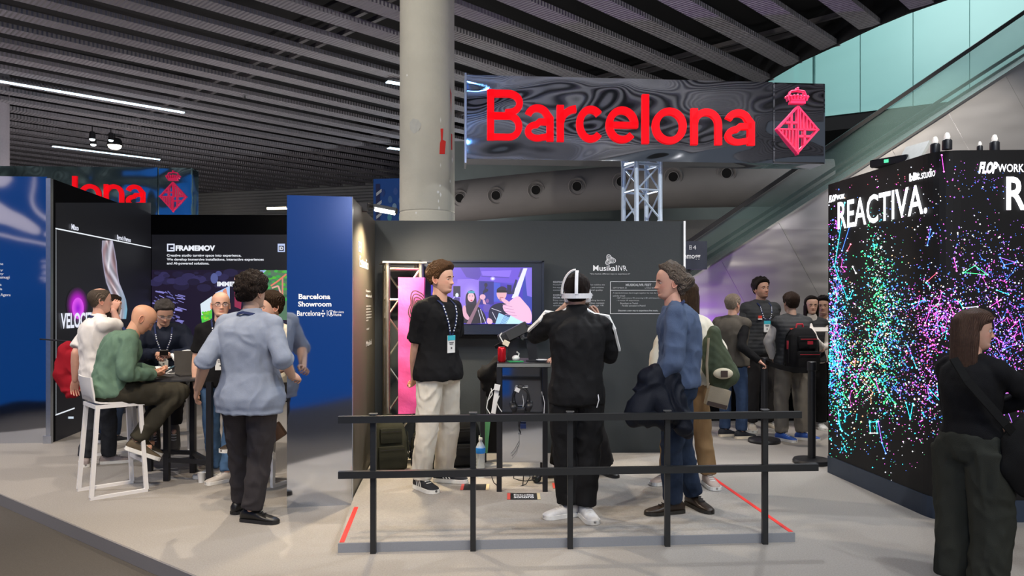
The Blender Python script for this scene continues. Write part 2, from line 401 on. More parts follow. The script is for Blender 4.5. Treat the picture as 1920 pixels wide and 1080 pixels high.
sw = tag(empty('wall_lettering', (MP_B.x, MP_B.y+.1, 1.2)), 'small white lettering column on the lit side wall beside the blue mirrored panel', 'lettering')
SA, SB = MP_B, WB_A
def side_text(s, box, **k):
    """on the side wall that faces right"""
    v, fs = text_data(s, 0, k.get('bold', 0)); x0, x1 = v[:, 0].min(), v[:, 0].max(); y0, y1 = v[:, 1].min(), v[:, 1].max()
    a = hit(box[0], box[1], SA, SB); b = hit(box[2], box[1], SA, SB); c = hit(box[0], box[3], SA, SB); mb = MB()
    mb.add([Vector((c.x+.004+(b.x-a.x)*(q[0]-x0)/(x1-x0), c.y+(b.y-a.y)*(q[0]-x0)/(x1-x0), c.z+(a.z-c.z)*(q[1]-y0)/(y1-y0))) for q in v], fs)
    world_parent(mb.build('lettering', white_v), sw)
side_text('El', (671.5, 452, 676.5, 471)); side_text('Estudio', (673.5, 479, 690, 500))
side_text('Espacio', (685.5, 543, 694, 548)); side_text('Musical', (685.5, 552, 696, 557), bold=.01)
for k, (xx, yy) in enumerate(((695, 572), (694, 577.5), (696, 583), (695.5, 588.5), (696, 594), (690, 599))): side_text('sonido envolvente en directo'[:int((xx-686)*1.8)+3], (686, yy, xx, yy+3.4))
side_text('visual', (686.5, 615, 691, 619)); side_text('Musikal', (686, 640, 696, 650))

# left stand: dark screens
LA, LB = X(100, 8.2), X(283, 11.5)
HS = 2.89
mb = MB(); A = LA.xy; B = LB.xy
mb.prism([tuple(A), tuple(B), (B.x-.2, B.y+.1), (A.x-.2, A.y)], HS); o = mb.build('wall_left', black_matte); tag(o, kind='structure')
LC = X(600, 11.55)
o = wallbox('wall_back', LB, LC, 0, HS, .15, black_matte); tag(o, kind='structure')
mb = MB(); mb.box((LA.x-.02, LA.y-.035, HS/2), (.05, .05, HS)); mb.box((LA.x-.02, LA.y-.066, .04), (.09, .03, .08)); o = mb.build('trim_3', silver); tag(o, kind='structure')
LP1 = Vector((LA.x-.05, LA.y-.03, 0)); LP0 = LP1-Vector((.996, .087, 0))*4.6
lp = tag(empty('mirror_panel', tuple(LP0)), 'mirrored blue looking panel at the far left edge with white list lettering', 'panel')
mb = MB(); mb.prism([tuple(LP0.xy), tuple(LP1.xy), (LP1.x, LP1.y+.1), (LP0.x, LP0.y+.1)], HS+.02); world_parent(mb.build('mirror_sheet', foil), lp)
for s, bx in (('Videotone', (-26, 492, 6, 497)), ('Playability', (-34, 504, 6, 509)), ('Reality', (-20, 511, 7, 516)), ('Dunugi', (-6, 517, 18, 524)), ('Cultura', (-26, 531, 3, 536)), ('Media', (-12, 539, 4, 544)), ('Espacio Agora', (-24, 550, 20, 557))):
    wall_text(s, bx, LP0, LP1, white_v, lp)

# booth wall across the aisle (seen in the mirrored panels only)
bn = Vector((.584, .812, 0)); ba, bb = Vector((-9.6, 5.52, 0)), Vector((-.02, -1.365, 0))
blue_m = mat('blue_backlit_fabric', (.01, .05, .25), .7, noise=.05, emis=(.003, .042, .165), estr=1.1)
ob = tag(empty('booth_wall', tuple(ba)), 'blue backlit booth wall across the aisle, seen mirrored in the panels', 'wall')
mb = MB(); mb.prism([tuple(ba.xy), tuple(bb.xy), tuple((bb-bn*.15).xy), tuple((ba-bn*.15).xy)], 4.9, Matrix.Translation((0, 0, -.09))); world_parent(mb.build('fabric_panel', blue_m), ob)
pale = mat('pale_backlit_print', (.5, .45, .5), .7, emis=(.42, .38, .46), estr=1.0)
def booth_shape(pts):
    d = (bb-ba).normalized(); mb = MB()
    mb.add([ba+bn*.006+d*u+Vector((0, 0, z)) for u, z in pts], [tuple(range(len(pts)))]); world_parent(mb.build('print_shape', pale), ob)
def sm(pts, k=3):
    for _ in range(k):
        pts = [q for i in range(len(pts)) for q in (((pts[i][0]*.75+pts[(i+1) % len(pts)][0]*.25), (pts[i][1]*.75+pts[(i+1) % len(pts)][1]*.25)), ((pts[i][0]*.25+pts[(i+1) % len(pts)][0]*.75), (pts[i][1]*.25+pts[(i+1) % len(pts)][1]*.75)))]
    return pts
def bs(pts, k=2): booth_shape(sm([(2.64+x/3.6*.0073, 3.13-(y/3.6-80)*.0087) for x, y in pts], k))
bs([(-150, 230), (-40, 270), (60, 335), (150, 375), (235, 420), (268, 455), (245, 492), (170, 482), (80, 452), (0, 432), (-150, 420)])
bs([(-150, 90), (0, 95), (85, 110), (60, 155), (0, 190), (-150, 200)])
bs([(196, 90), (215, 90), (206, 200), (232, 285), (285, 350), (420, 420), (410, 440), (270, 372), (212, 300), (186, 210)])
bs([(285, 478), (340, 450), (420, 470), (400, 510), (300, 500)])
bs([(-120, 495), (0, 498), (120, 518), (300, 548), (420, 560), (420, 578), (300, 566), (120, 536), (0, 516), (-120, 512)])
for y_ in (660, 690, 705, 735, 750, 780, 795): bs([(270+(y_ % 4)*8, y_), (400, y_), (400, y_+9), (270+(y_ % 4)*8, y_+9)], 0)
# ---------------- screen art of the left stand
def stext(s, box, A, B, par, col=(1, 1, 1), m=None, **k): return wall_text(s, box, A, B, m or scr, par, color=col, **k)
ls = tag(empty('display_screen', tuple(LA)), 'tall black display showing a purple glow and a twisting pearly shape', 'screen')
off = Vector((.01, 0, 0)); LA2, LB2 = LA+off, LB+off
class ArtL(Art):
    pass
def offhit(A, B, dx):
    return Vector((A.x+dx, A.y, 0)), Vector((B.x+dx, B.y, 0))
a_, b_ = offhit(LA, LB, .006)
art = Art(a_, b_, 0); art.rect(104, 380, 283, 850, (.006, .006, .008))
art.A, art.B = offhit(LA, LB, .010)
art.poly([(104, 427), (283, 463.5), (283, 465.2), (104, 429.4)], (.9, .95, 1)); art.poly([(104.5, 429), (105.6, 429), (105.6, 779), (104.5, 779)], (.35, .38, .4))
art.poly([(104, 777), (140, 764), (140, 766.5), (104, 779.5)], (.8, .85, .9)); art.rect(128, 781, 138, 785, (.6, .7, .8))
art.glow(145, 572, 21, 34, (.75, .0, .9), (.01, .006, .012), 1)
art.glow(146, 578, 11, 20, (.35, .0, .65), (.74, .08, .86), 2)
ctr = [(451, 191.5, 211), (470, 190.5, 215), (490, 192, 218.5), (510, 195, 220), (530, 199, 223.5), (548, 206, 231), (562, 213, 236), (580, 218, 238.5), (600, 222, 236)]
ys_ = np.arange(451, 601, 3.0); xl = np.interp(ys_, [c[0] for c in ctr], [c[1] for c in ctr]); xr = np.interp(ys_, [c[0] for c in ctr], [c[2] for c in ctr])
NC = 16
def pearl(u, y):
    t = (y-451)/150; ph = u*3.1+math.sin(y*.055)*.9
    a_ = .5+.5*math.sin(ph*2.6+y*.03); b_ = .5+.5*math.sin(ph*4.3-y*.05+1)
    c = np.array([.33, .20, .22])*(1-a_)+np.array([.62, .60, .70])*a_; c = c*(.55+.6*b_); rim = max(0, 1-min(u, 1-u)*9); c = c*(1-rim)+np.array([.42, .40, .55])*rim
    k = max(0, min(1, (t-.55)*3))*max(0, (u-.35)*1.6); c = c*(1-k)+np.array([.22, .50, .68])*k
    h_ = math.exp(-((u-.42-.12*math.sin(y*.07))/.06)**2)*(.5+.5*math.sin(y*.13)); return tuple(np.clip(c*.9+h_*.55, 0, 1))
base = len(art.mb.v)
for i, y in enumerate(ys_):
    for j in range(NC+1):
        u = j/NC; art.mb.v.append(tuple(hit(xl[i]+(xr[i]-xl[i])*u, y, art.A, art.B, .0012))); art.mb.c.append(pearl(u, y))
for i in range(len(ys_)-1):
    for j in range(NC): a0 = base+i*(NC+1)+j; art.mb.f.append((a0, a0+1, a0+NC+2, a0+NC+1))
art.build('display_image', scr, ls)
for s, bx in (('Mixo', (134, 419.5, 147.5, 430)), ('Byrock Pernoo', (219.5, 440, 245.5, 451)), ('VELOCITAT', (114, 587, 188, 617))): stext(s, bx, *offhit(LA, LB, .02), ls, (.85, .88, 1), bold=.03, eps=0)

fs_ = tag(empty('display_screen', tuple(LB)), 'wide black display lettered FRAMEMOV on the back wall behind the high table', 'screen')
art = Art(LB, LC, .004); art.rect(284.5, 440, 598, 506, (.008, .008, .011)); art.rect(284.5, 506, 598, 700, (.014, .009, .026))
for i in range(34):
    x = 286+random.random()*150; y = 510+random.random()*30; r = 3+random.random()*9; c = random.random(); art.disc(x, y, r*1.3, r*.7, (.016+.022*c, .012+.02*c, .035+.075*c), 1+i*.02)
for i in range(70):
    x = 285+random.random()*52; y = 545+random.random()*70; ln = 4+random.random()*12; c = random.random(); art.line([(x, y), (x+ln, y+2+random.random()*3)], .8+random.random()*1.8, (.10+.22*c, .10+.2*c, .30+.5*c), 2+i*.02)
art.disc(402, 522, 7, 10, (.10, .12, .32), 3); art.disc(410, 513, 6, 5, (.07, .08, .25), 3)
art.poly([(440, 520), (473, 506.5), (473, 546), (440, 572)], (.30, .42, .75), 4); art.poly([(440, 520), (452, 514), (448, 540), (440, 545)], (.75, .40, .30), 5); art.poly([(440, 545), (455, 540), (452, 580), (440, 575)], (.30, .03, .08), 5)
art.poly([(404, 549), (431, 536), (431, 566), (404, 590)], (.45, .62, .95), 4); art.poly([(418, 545), (424, 540), (429, 560), (420, 566)], (.8, .3, .2), 5)
art.poly([(376, 570), (398, 555), (398, 612), (381, 625)], (.75, .85, .95), 4); art.poly([(377, 592), (398, 580), (398, 600), (379, 606)], (.08, .6, .08), 5)
art.poly([(379, 606), (398, 597), (398, 610), (381, 624)], (.75, .10, .04), 5)
for i in range(14): art.disc(378+random.random()*18, 584+random.random()*14, 2.6, 2.2, (.05+.25*random.random(), .45+.4*random.random(), .05), 6)
art.poly([(487, 506.5), (560, 506.5), (560, 600), (487, 600)], (.10, .20, .12), 4)
for i in range(60): art.disc(488+random.random()*50, 508+random.random()*55, 3+random.random()*3, 2.5, (.03+.1*random.random(), .14+.35*random.random(), .04+.06*random.random()), 5+i*.02)
art.poly([(488, 507), (500, 507), (488, 517)], (.4, .5, .9), 7); art.line([(508, 536), (520, 528), (530, 520), (537, 514)], 3, (.8, .22, .14), 7); art.line([(510, 540), (522, 536), (526, 548), (528, 560)], 3, (.85, .42, .36), 7); art.line([(530, 520), (530, 560)], 3, (.7, .25, .2), 7)
art.disc(519, 553, 7, 10, (.08, .09, .10), 7)
art.rect(313.6, 457, 328, 471.5, (.8, .85, 1), 8); art.rect(316, 459.5, 325.6, 469, (.01, .01, .02), 9); art.rect(320, 464, 328, 466.5, (.8, .85, 1), 10)
art.rect(521, 457, 534.5, 472.5, (.55, .65, .95), 8); art.rect(523, 461, 532.6, 470.5, (.02, .02, .05), 9)
art.build('display_image', scr, fs_)
for s, bx, bo in (('FRAMEMOV', (330, 460, 404, 470.5), .05), ('Creative studio turning space into experience.', (313.6, 476.5, 453, 482.5), .02), ('We develop immersive installations, interactive experiences', (313.6, 484, 495, 490), .02), ('and AI-powered solutions.', (313.6, 491.5, 393, 497.5), .02), ('IMMERSIVE', (408, 528, 468, 537), .05), ('ID', (524.5, 462.5, 531.5, 469), .04)):
    stext(s, bx, LB, LC, fs_, (.9, .93, 1), bold=bo, eps=.015)

# ---------------- lettering on the grey back wall
wl = tag(empty('wall_lettering', (WB_B.x-1, WB_B.y-.1, 1.6)), 'white MusikaliVR logo and paragraphs printed on the charcoal wall', 'lettering')
faded_v = mat('thin_white_vinyl', (.42, .44, .47), .5, noise=.02)
T = lambda s, box, **k: wall_text(s, box, WB_A, WB_B, faded_v, wl, **k)
wall_text('Musikali', (1112, 497.5, 1160, 508), WB_A, WB_B, white_v, wl, bold=.012); wall_text('VR', (1160, 498, 1176, 508), WB_A, WB_B, white_v, wl, shear=-.25)
T('"One festival, different ways to experience it"', (1106, 512, 1181, 515.5), bold=.02)
T('REDEFINING LIVE MUSIC', (1037, 527, 1080, 530.5), bold=.03)
for i, s in enumerate(('MusikaliVR is a live performance platform that redefines the', 'live experience of music, shows, emotion, and exclusive', 'content in cinematic and professional quality')): T(s, (1037, 532.5+i*5, 1134-i*2, 536+i*5))
T('CONNECTING AUDIENCES', (1037, 551.5, 1112, 555), bold=.03); T('FROM ANYWHERE', (1037, 556.5, 1078, 560), bold=.03)
for i, s in enumerate(('Enjoy concerts from home while breaking barriers', 'with immersive sound and interactive content', 'thanks to a new experience, through VR')): T(s, (1037, 561.5+i*5, 1134-i*1, 565+i*5))
T('MUSIKALIVR FEST', (1173, 532, 1221, 536.5), bold=.03); T('SEPTEMBER 23', (1149, 538.5, 1175, 541)); T('LA SALLE BARCELONA', (1209, 538.5, 1240, 541))
for s, x, y, x2 in (('A hybrid showcase that brought together the real, the digital', 1149, 548, 1240), ('and the virtual:', 1149, 553, 1172), ('- 360º multi-camera VR streaming in 8K with binaural audio', 1155, 557.5, 1244), ('- In-venue VR experiences', 1156, 562, 1198), ('Broadcast on Twitch', 1163, 567, 1196), ('- Parallel activation in Madrid', 1164, 571.5, 1210)): T(s, (x, y, x2, y+3.2))
T('Discover a new way to experience live music.', (1159, 581, 1234, 584.5), bold=.03)
mb = MB()
for x0, y0, x1, y1 in ((1144, 528, 1262, 528.7), (1144, 544, 1262, 544.5), (1144, 588, 1262, 588.7), (1144, 528, 1144.7, 588.7), (1261.4, 528, 1262, 588.7)):
    mb.add([hit(x, y, WB_A, WB_B, .004) for x, y in ((x0, y0), (x1, y0), (x1, y1), (x0, y1))], [(0, 1, 2, 3)])
def blob(cx, cy, s, wd):
    pts = []
    for i in range(40):
        a = 2*PI*i/40; r = 1+.28*math.cos(3*(a+1.9))*min(1, s/6)+.08*math.cos(a); pts.append((cx+s*r*math.cos(a), cy+s*r*math.sin(a)))
    vs = []; fs = []
    for (x, y) in pts:
        L = math.hypot(x-cx, y-cy); k = wd/L; vs += [hit(x, y, WB_A, WB_B, .004), hit(x-(x-cx)*k, y-(y-cy)*k, WB_A, WB_B, .004)]
    for i in range(40): j = (i+1) % 40; fs.append((2*i, 2*i+1, 2*j+1, 2*j))
    mb.add(vs, fs)
for s, wd in ((8.6, 1.3), (6.2, .7), (4.6, .6), (3.0, .6), (1.4, .6)): blob(1143, 487.5, s, wd)
world_parent(mb.build('logo', white_v), wl)

# ---------------- ceiling
CZ = 5.53
nb = Vector((-.719, .695)); bb_ = Vector((.695, .719))
yb = [-30, 5, 8, 9.0, 9.86, 10.3, 10.8, 11.7, 12.36, 13.4, 15, 30]; xb = [12, 9.0, 7.0, 6.2, 5.7, 5.45, 5.25, 4.98, 4.77, 4.60, 4.5, 4.5]
def xlim(y): return float(np.interp(y, yb, xb))
ce = tag(empty('ceiling', (0, 8, CZ)), kind='structure')
mb = MB(); ys = [-34, -14, -5, 2, 5, 7, 8, 8.6, 9.2, 9.86, 10.3, 10.8, 11.2, 11.7, 12.36, 13, 13.4, 15, 30]
pl = [(-34, -34)]+[(xlim(y)+.1, y) for y in ys]+[(-34, 30)]
mb.prism(pl, .1, Matrix.Translation((0, 0, CZ+.62))); world_parent(mb.build('deck', deck_m), ce)
mb = MB()
for y0, y1 in zip(ys[:-1], ys[1:]): mb.bar((xlim(y0), y0, CZ+.30), (xlim(y1), y1, CZ+.30), .05, .62)
world_parent(mb.build('edge_beam', deck_m), ce)
STEP = .765; W0 = 16.03
Mb = Matrix(((bb_.y, bb_.x, 0), (-bb_.x, bb_.y, 0), (0, 0, 1))).to_4x4()
for k in range(-66, 26):
    wv = W0+k*STEP; t0 = None; t1 = None; t = -62
    while t < 42:
        x = nb.x*wv+bb_.x*t; y = nb.y*wv+bb_.y*t
        ok = -34 < x < xlim(y)-.05 and -33.5 < y < 29.5
        if ok and t0 is None: t0 = t
        if not ok and t0 is not None: break
        t += .1
    t1 = t
    if t0 is None or t1-t0 < .5: continue
    a = nb*wv+bb_*t0; b = nb*wv+bb_*t1; L = (b-a).length
    mb = MB(); mb.box((0, 0, -.085), (.31, L, .07))
    o = mb.build('slat', slat_m); M = Mb.copy(); M.translation = ((a.x+b.x)/2, (a.y+b.y)/2, CZ+.12)
    o.matrix_world = M; bpy.context.view_layer.update() if False else None
    o.parent = ce; o.matrix_parent_inverse = Matrix.Translation(-ce.location)
rail_m = mat('ceiling_cross_rail', (.16, .15, .155), .6, .4)
for c in (-9.2, -8.9, -4.1, -3.8, 1.2, 1.5, 6.4, 6.7, 11.4, 11.7, 16.5, 16.8, 21.6, 21.9):
    pts = []
    for wv in np.arange(-8, 34, .1):
        x = nb.x*wv+bb_.x*c; y = nb.y*wv+bb_.y*c
        if -30 < x < xlim(y)-.2 and -12 < y < 29: pts.append((x, y))
    if len(pts) > 4: mb = MB(); mb.bar((*pts[0], CZ+.30), (*pts[-1], CZ+.30), .07, .07); world_parent(mb.build('cross_rail', rail_m), ce)
# linear lamps set in the ceiling
strip_em = mat('strip_light_glow', (.8, .9, 1), .5, emis=(.55, .80, 1), estr=5)
def ceil_strip(x0, y0, x1, y1, wd, lab, m=strip_em, z=CZ-.07):
    a = P(x0, y0, 1); b = P(x1, y1, 1); ka = (z-CH)/(a.z-CH); kb = (z-CH)/(b.z-CH)
    A = Vector((a.x*ka, ka, z)); B = Vector((b.x*kb, kb, z)); r = tag(empty('strip_light', tuple(A)), lab, 'light', 'strip lights in the slatted ceiling')
    mb = MB(); mb.bar(A+Vector((0, 0, .012)), B+Vector((0, 0, .012)), wd+.05, .02); world_parent(mb.build('housing', alu), r)
    mb = MB(); mb.bar(A-Vector((0, 0, .008)), B-Vector((0, 0, .008)), wd, .014); world_parent(mb.build('diffuser', m), r)
ceil_strip(-160, 125, 345, 211, .07, 'long cool white strip light under a slat at the upper left')
ceil_strip(98, 274, 300, 299, .06, 'thin bluish strip light beyond the bright lamp at the left')
ceil_strip(725, 153, 780, 162, .10, 'short strip light half hidden by the column, nearer one'); ceil_strip(728, 277, 780, 284, .14, 'short strip light half hidden by the column, farther one')
# fixtures on the ceiling
lamp_em = mat('lamp_glow_warm', (1, .9, .8), .5, emis=(1, .86, .66), estr=14)
lamp_c = mat('lamp_glow_cool', (.9, .95, 1), .5, emis=(.8, .95, 1), estr=6)
def downlight(c, r, lab, m, grp):
    q = tag(empty('ceiling_spotlight', c), lab, 'lamp', grp)
    mb = MB(); mb.lathe((0, 0, 0), [(.001, .17), (r*.7, .17), (r*.9, .12), (r, .0), (r*.93, .0), (r*.85, .03), (.001, .03)], 16); mb.build('housing', black_m, q, smooth=True)
    mb = MB(); mb.lathe((0, 0, 0), [(.001, -r*.55), (r*.5, -r*.48), (r*.80, -r*.25), (r*.86, .01), (.001, .02)], 16); mb.build('lens', m, q, smooth=True)
    mb = MB(); mb.tube([(0, 0, .16), (0, 0, CZ-c[2]+.02)], .012, 6); mb.build('hanger', black_m, q)
for (px, py, r, l, m) in ((215, 273, .17, 'brightest warm lamp below the slats at the upper left', lamp_em), (173, 261, .07, 'small cool lamp left of the brightest ceiling lamp, upper one', lamp_c), (175, 271, .07, 'small cool lamp left of the brightest ceiling lamp, lower one', lamp_c), (208, 263, .06, 'small cool lamp just above the brightest ceiling lamp', lamp_c)):
    z = 5.25; d = F*(z-CH)/(HZ-py); downlight((X(px, d).x, d, z), r, l, m, 'spotlights at the upper left')
for (px, py, sx, l) in ((335, 346, 22, 'flat white ceiling lamp beyond the turquoise sign'), (458, 184, 7, 'small grey sensor disc on the ceiling slats')):
    z = CZ-.06; d = F*(z-CH)/(HZ-py); r = sx/2*d/F*1.0
    q = tag(empty('ceiling_lamp', (X(px, d).x, d, z)), l, 'lamp'); mb = MB(); mb.lathe((0, 0, 0), [(.001, .05), (r, .05), (r, 0), (.001, -.01)], 16); mb.build('diffuser', lamp_em if sx > 10 else alu, q)

# ---------------- column
q = tag(empty('column', (X(801, 8.6).x, 8.6, 0)), 'round pale concrete column with red and white paint marks, behind the grey wall', 'column')
mb = MB(); mb.lathe((0, 0, 0), [(.001, 0), (.318, 0), (.318, 2.55), (.316, 2.555), (.312, 2.56), (.312, 2.57), (.316, 2.575), (.31, CZ+.6), (.001, CZ+.6)], 48); mb.build('shaft', conc, q, smooth=True, angle=30)
def on_col(px, py):
    r = .3185; cx, cy = X(801, 8.6).x, 8.6; k = (px-960)/F; a = k*k+1; b = -2*(k*cx+cy); c = cx*cx+cy*cy-r*r; D = max(b*b-4*a*c, 0); d = (-b-math.sqrt(D))/(2*a); return P(px, py, d)-q.location
def col_mark(pts, m, name='paint_mark'):
    mb = MB(); cx = sum(p[0] for p in pts)/len(pts); cy = sum(p[1] for p in pts)/len(pts)
    mb.add([on_col(cx, cy)]+[on_col(*p) for p in pts], [(0, 1+i, 1+(i+1) % len(pts)) for i in range(len(pts))]); mb.build(name, m, q)
col_mark([(826, 241), (831, 241), (830, 262), (836, 265), (834, 289), (824, 289), (825, 268), (827, 262)], tape); col_mark([(846, 250), (848, 252), (848, 281), (846, 281)], tape); col_mark([(844, 165), (846.5, 175), (846, 215), (845, 180)], tape)
wp = mat('white_paint', (.85, .85, .82), .6)
for x, y, a, b in ((826, 365, 2, 5), (822, 377, 1.5, 4), (823, 390, 1.5, 4), (821, 360, 3, 3), (825, 348, 1.5, 3), (844, 340, 1.5, 4), (848, 300, 1.2, 6), (826, 225, 1, 6), (763, 141, 2, 2.5), (780, 399, 2, 3), (826, 310, 1, 5)): col_mark([(x, y-b), (x+a, y), (x, y+b), (x-a*.7, y)], wp)
gp = mat('grey_filler', (.50, .50, .46), .8); col_mark([(768, 230), (774, 222), (784, 224), (790, 233), (786, 244), (776, 251), (769, 243)], gp)
# far left column
q = tag(empty('column', (X(-12, 15).x, 15, 0)), 'grey column standing at the extreme left edge', 'column'); mb = MB(); mb.lathe((0, 0, 0), [(.001, 0), (.27, 0), (.27, CZ+.6), (.001, CZ+.6)], 32); mb.build('shaft', mat('grey_column_paint', (.36, .33, .36), .7), q, smooth=True, angle=30)

# ---------------- far background
farw = mat('far_ribbed_wall', (.42, .43, .42), .7); bump_node(farw, 'wave', 1, .05, dir='Z', s=3)
o = wallbox('wall_far', X(-700, 36), X(760, 25), -.09, CZ+.6, .2, farw); tag(o, kind='structure')
duskw = mat('dark_green_grey_wall', (.12, .14, .135), .6, noise=.2, nscale=2)
o = wallbox('wall_right', X(752, 18.5), X(2300, 18), -.09, CZ, .2, duskw); tag(o, kind='structure')
mb = MB(); mb.prism([(X(752, 16.2).x, 16.2), (X(1560, 14.5).x, 14.5), (X(1560, 14.7).x, 14.8), (X(752, 16.5).x, 16.5)], 3.2, Matrix.Translation((0, 0, 0))); o = mb.build('wall_mid', mat('grey_render', (.17, .165, .16), .8)); tag(o, kind='structure')
bluew = mat('blue_printed_wall', (.01, .05, .22), .5, emis=(.01, .06, .22), estr=.22)  # print brightened by a little added emission
q = tag(empty('booth_wall', (X(690, 20).x, 20, 0)), 'blue booth wall with pale dots beyond the column', 'wall')
A, B = X(700, 20), X(868, 19.6)
mb = MB(); mb.prism([tuple(A.xy), tuple(B.xy), (B.x, B.y+.3), (A.x, A.y+.3)], 4.85); world_parent(mb.build('panel', bluew), q)
art = Art(A, B, .02)
for x, y, c in ((742, 359, (.05, .12, .4)), (732, 374, (.07, .18, .42)), (752, 376, (.1, .22, .5)), (740, 388, (.25, .42, .6)), (731, 408, (.08, .35, .5)), (752, 409, (.12, .45, .6)), (718, 362, (.03, .08, .3))): art.disc(x, y, 4.2, 7, c)
art.rect(705, 345, 713, 415, (.02, .03, .12), 0)
for y in (362, 383, 405): art.poly([(706, y), (716, y-8), (716, y-2), (706, y+6)], (.6, .65, .7), 1)
art.build('dot_print', mat_print('dot_print_ink'), q)

# air duct with nozzles
dk = mat('grey_duct_paint', (.20, .19, .185), .55, noise=.08, nscale=3)
D0, D1 = Vector((X(790, 15.1).x, 15.1, 3.50)), Vector((X(1560, 13.0).x, 13.0, 3.62))
q = tag(empty('air_duct', tuple(D0)), 'big round grey air duct with seven nozzles running behind the sign', 'duct')
mb = MB(); N = 24; mb.tube([D0+(D1-D0)*i/N+Vector((0, 0, .12*math.sin(PI*i/N))) for i in range(N+1)], .41, 40); world_parent(mb.build('body', dk, smooth=True), q)
hole = mat('nozzle_shade_black', (.003, .003, .003), .9)  # black discs stand for the shade inside the nozzles
for px, py in ((862, 372), (930, 367), (1005, 357), (1082, 350), (1165, 341), (1262, 332), (1362, 325)):
    k = (px-960)/F; dd = (D1-D0); t = (k*D0.y-D0.x)/(dd.x-k*dd.y); c = D0+dd*t+Vector((0, 0, .12*math.sin(PI*t)))
    n = Vector((-c.x*.07, -1, 0)).normalized(); zz = P(px, py, c.y-.38).z; dz = max(-.3, min(.3, zz-c.z)); fr = math.sqrt(.41**2-dz*dz)+.03
    base = Vector((c.x+n.x*fr, c.y+n.y*fr, c.z+dz)); axis = Vector((n.x-.12, n.y, -.25)).normalized()
    M = axis.to_track_quat('Z', 'Y').to_matrix().to_4x4(); M.translation = base-axis*.04
    mb = MB(); mb.lathe((0, 0, 0), [(.17, -.03), (.17, .03), (.155, .045), (.14, .03), (.105, .0), (.095, .06), (.085, .06), (.085, -.02)], 24, M); nz = world_parent(mb.build('nozzle', dk, smooth=True, angle=50), q)
    mb = MB(); mb.lathe((0, 0, 0), [(.001, .045), (.088, .045), (.088, .052), (.001, .052)], 20, M); world_parent(mb.build('opening_shade', hole), q)

# turquoise parapet beyond the void
tq = mat('turquoise_panel', (.29, .58, .56), .35, noise=.04, nscale=1.5)
q = tag(empty('parapet', (X(1500, 16).x, 16, CZ)), 'turquoise panelled parapet of the upper floor behind the escalator', 'parapet')
TA, TB = X(1548, 16.0), X(1830, 14.6)
seams = [1180, 1290, 1400, 1490, 1528, 1613, 1712, 1818, 1930, 2050, 2180]
for i, (a, b) in enumerate(zip(seams[:-1], seams[1:])):
    a0 = hit(a+.8, 200, TA, TB); b0 = hit(b-.8, 200, TA, TB); off_ = .10 if a == 1490 else 0
    mb = MB(); mb.prism([(a0.x, a0.y+off_), (b0.x, b0.y+off_), (b0.x, b0.y+.2+off_), (a0.x, a0.y+.2+off_)], 6.0, Matrix.Translation((0, 0, CZ))); world_parent(mb.build('panel', tq), q)
a0 = hit(1180, 200, TA, TB); b0 = hit(2180, 200, TA, TB)
mb = MB(); mb.prism([(a0.x, a0.y+.04), (b0.x, b0.y+.04), (b0.x+.5, b0.y+8), (a0.x, a0.y+8)], .3, Matrix.Translation((0, 0, CZ-.31))); o = mb.build('ceiling', deck_m); tag(o, kind='structure')
area((6.5, 9.5, 9.8), (7.6, 15.5, 7.2), 370, 4, (.95, 1, 1), 150)  # unseen light added to brighten the parapet panels

# ---------------- escalator
ES = tag(empty('escalator', (X(1500, 10).x, 10, 0)), 'escalator with metal cladding and glass sides climbing to the upper right', 'escalator')
clad = mat('brushed_cladding', (.66, .65, .66), .36, .80, noise=.06, nscale=1.2); bump_node(clad, 'noise', .35, .25, (.6, .6, 1.6), s=1.1, detail=2)
top = lambda px: 522-(px-1299)*.6506
us = [1130, 1245, 1352, 1460, 1565, 1672, 1778, 1885, 1995, 2120]
def epoly(pts, d0, th, m, name, par):
    q3 = [P(x, y, d0) for x, y in pts]; vs = [tuple(v) for v in q3]+[(v.x, v.y+th, v.z) for v in q3]; n = len(pts)
    mb = MB(); mb.add(vs, [tuple(range(n)), tuple(range(n, 2*n))[::-1]]+[(i, (i+1) % n, (i+1) % n+n, i+n) for i in range(n)]); return world_parent(mb.build(name, m), par)
for a, b in zip(us[:-1], us[1:]):
    a += .22; b -= .22; yb_ = 779
    def low(x): y0 = top(x); return x+(yb_-y0)*.55
    bx0, bx1 = low(a), low(b)
    epoly([(a, top(a)), (b, top(b)), (bx1, yb_), (bx0, yb_)], 10.0+.006*((us.index(int(a+.0)) if int(a) in us else 0) % 2), .9, clad, 'cladding_panel', ES)
epoly([(1090, top(1130)+10), (1130, top(1130)), (1130+(779-top(1130))*.55, 779), (1090, 779)], 10.0, .9, clad, 'cladding_panel', ES)
gl = mat('escalator_glass', (.10, .16, .15), .04, alpha=.30)
epoly([(1200, top(1200)), (2100, top(2100)), (2100, top(2100)-97), (1200, top(1200)-64)], 10.05, .02, gl, 'glass_side', ES)
rub = mat('black_handrail', (.008, .008, .009), .4)
mb = MB(); mb.bar(P(1200, 516, 10.05), P(2100, -100, 10.05), .08, .05); world_parent(mb.build('handrail', rub), ES)
for (y0, y1) in ((100, 420), (116, 434)):
    s_ = (y1-y0)/512.; mb = MB(); mb.bar(P(1250, y1+158*s_, 10.8), P(2100, y0-180*s_-16, 10.8), .06, .045); world_parent(mb.build('handrail', rub), ES)
mb = MB(); mb.bar(P(1250, top(1250)-2, 9.99), P(2100, top(2100)-2, 9.99), .03, .025); world_parent(mb.build('top_trim', alu), ES)
mb = MB(); mb.prism([(X(1180, 9.7).x, 9.7), (X(1700, 9.7).x, 9.7), (X(1700, 9.8).x, 9.8), (X(1180, 9.8).x, 9.8)], .62); q = mb.build('low_partition', black_matte); tag(q, 'low black partition along the foot of the escalator', 'partition')

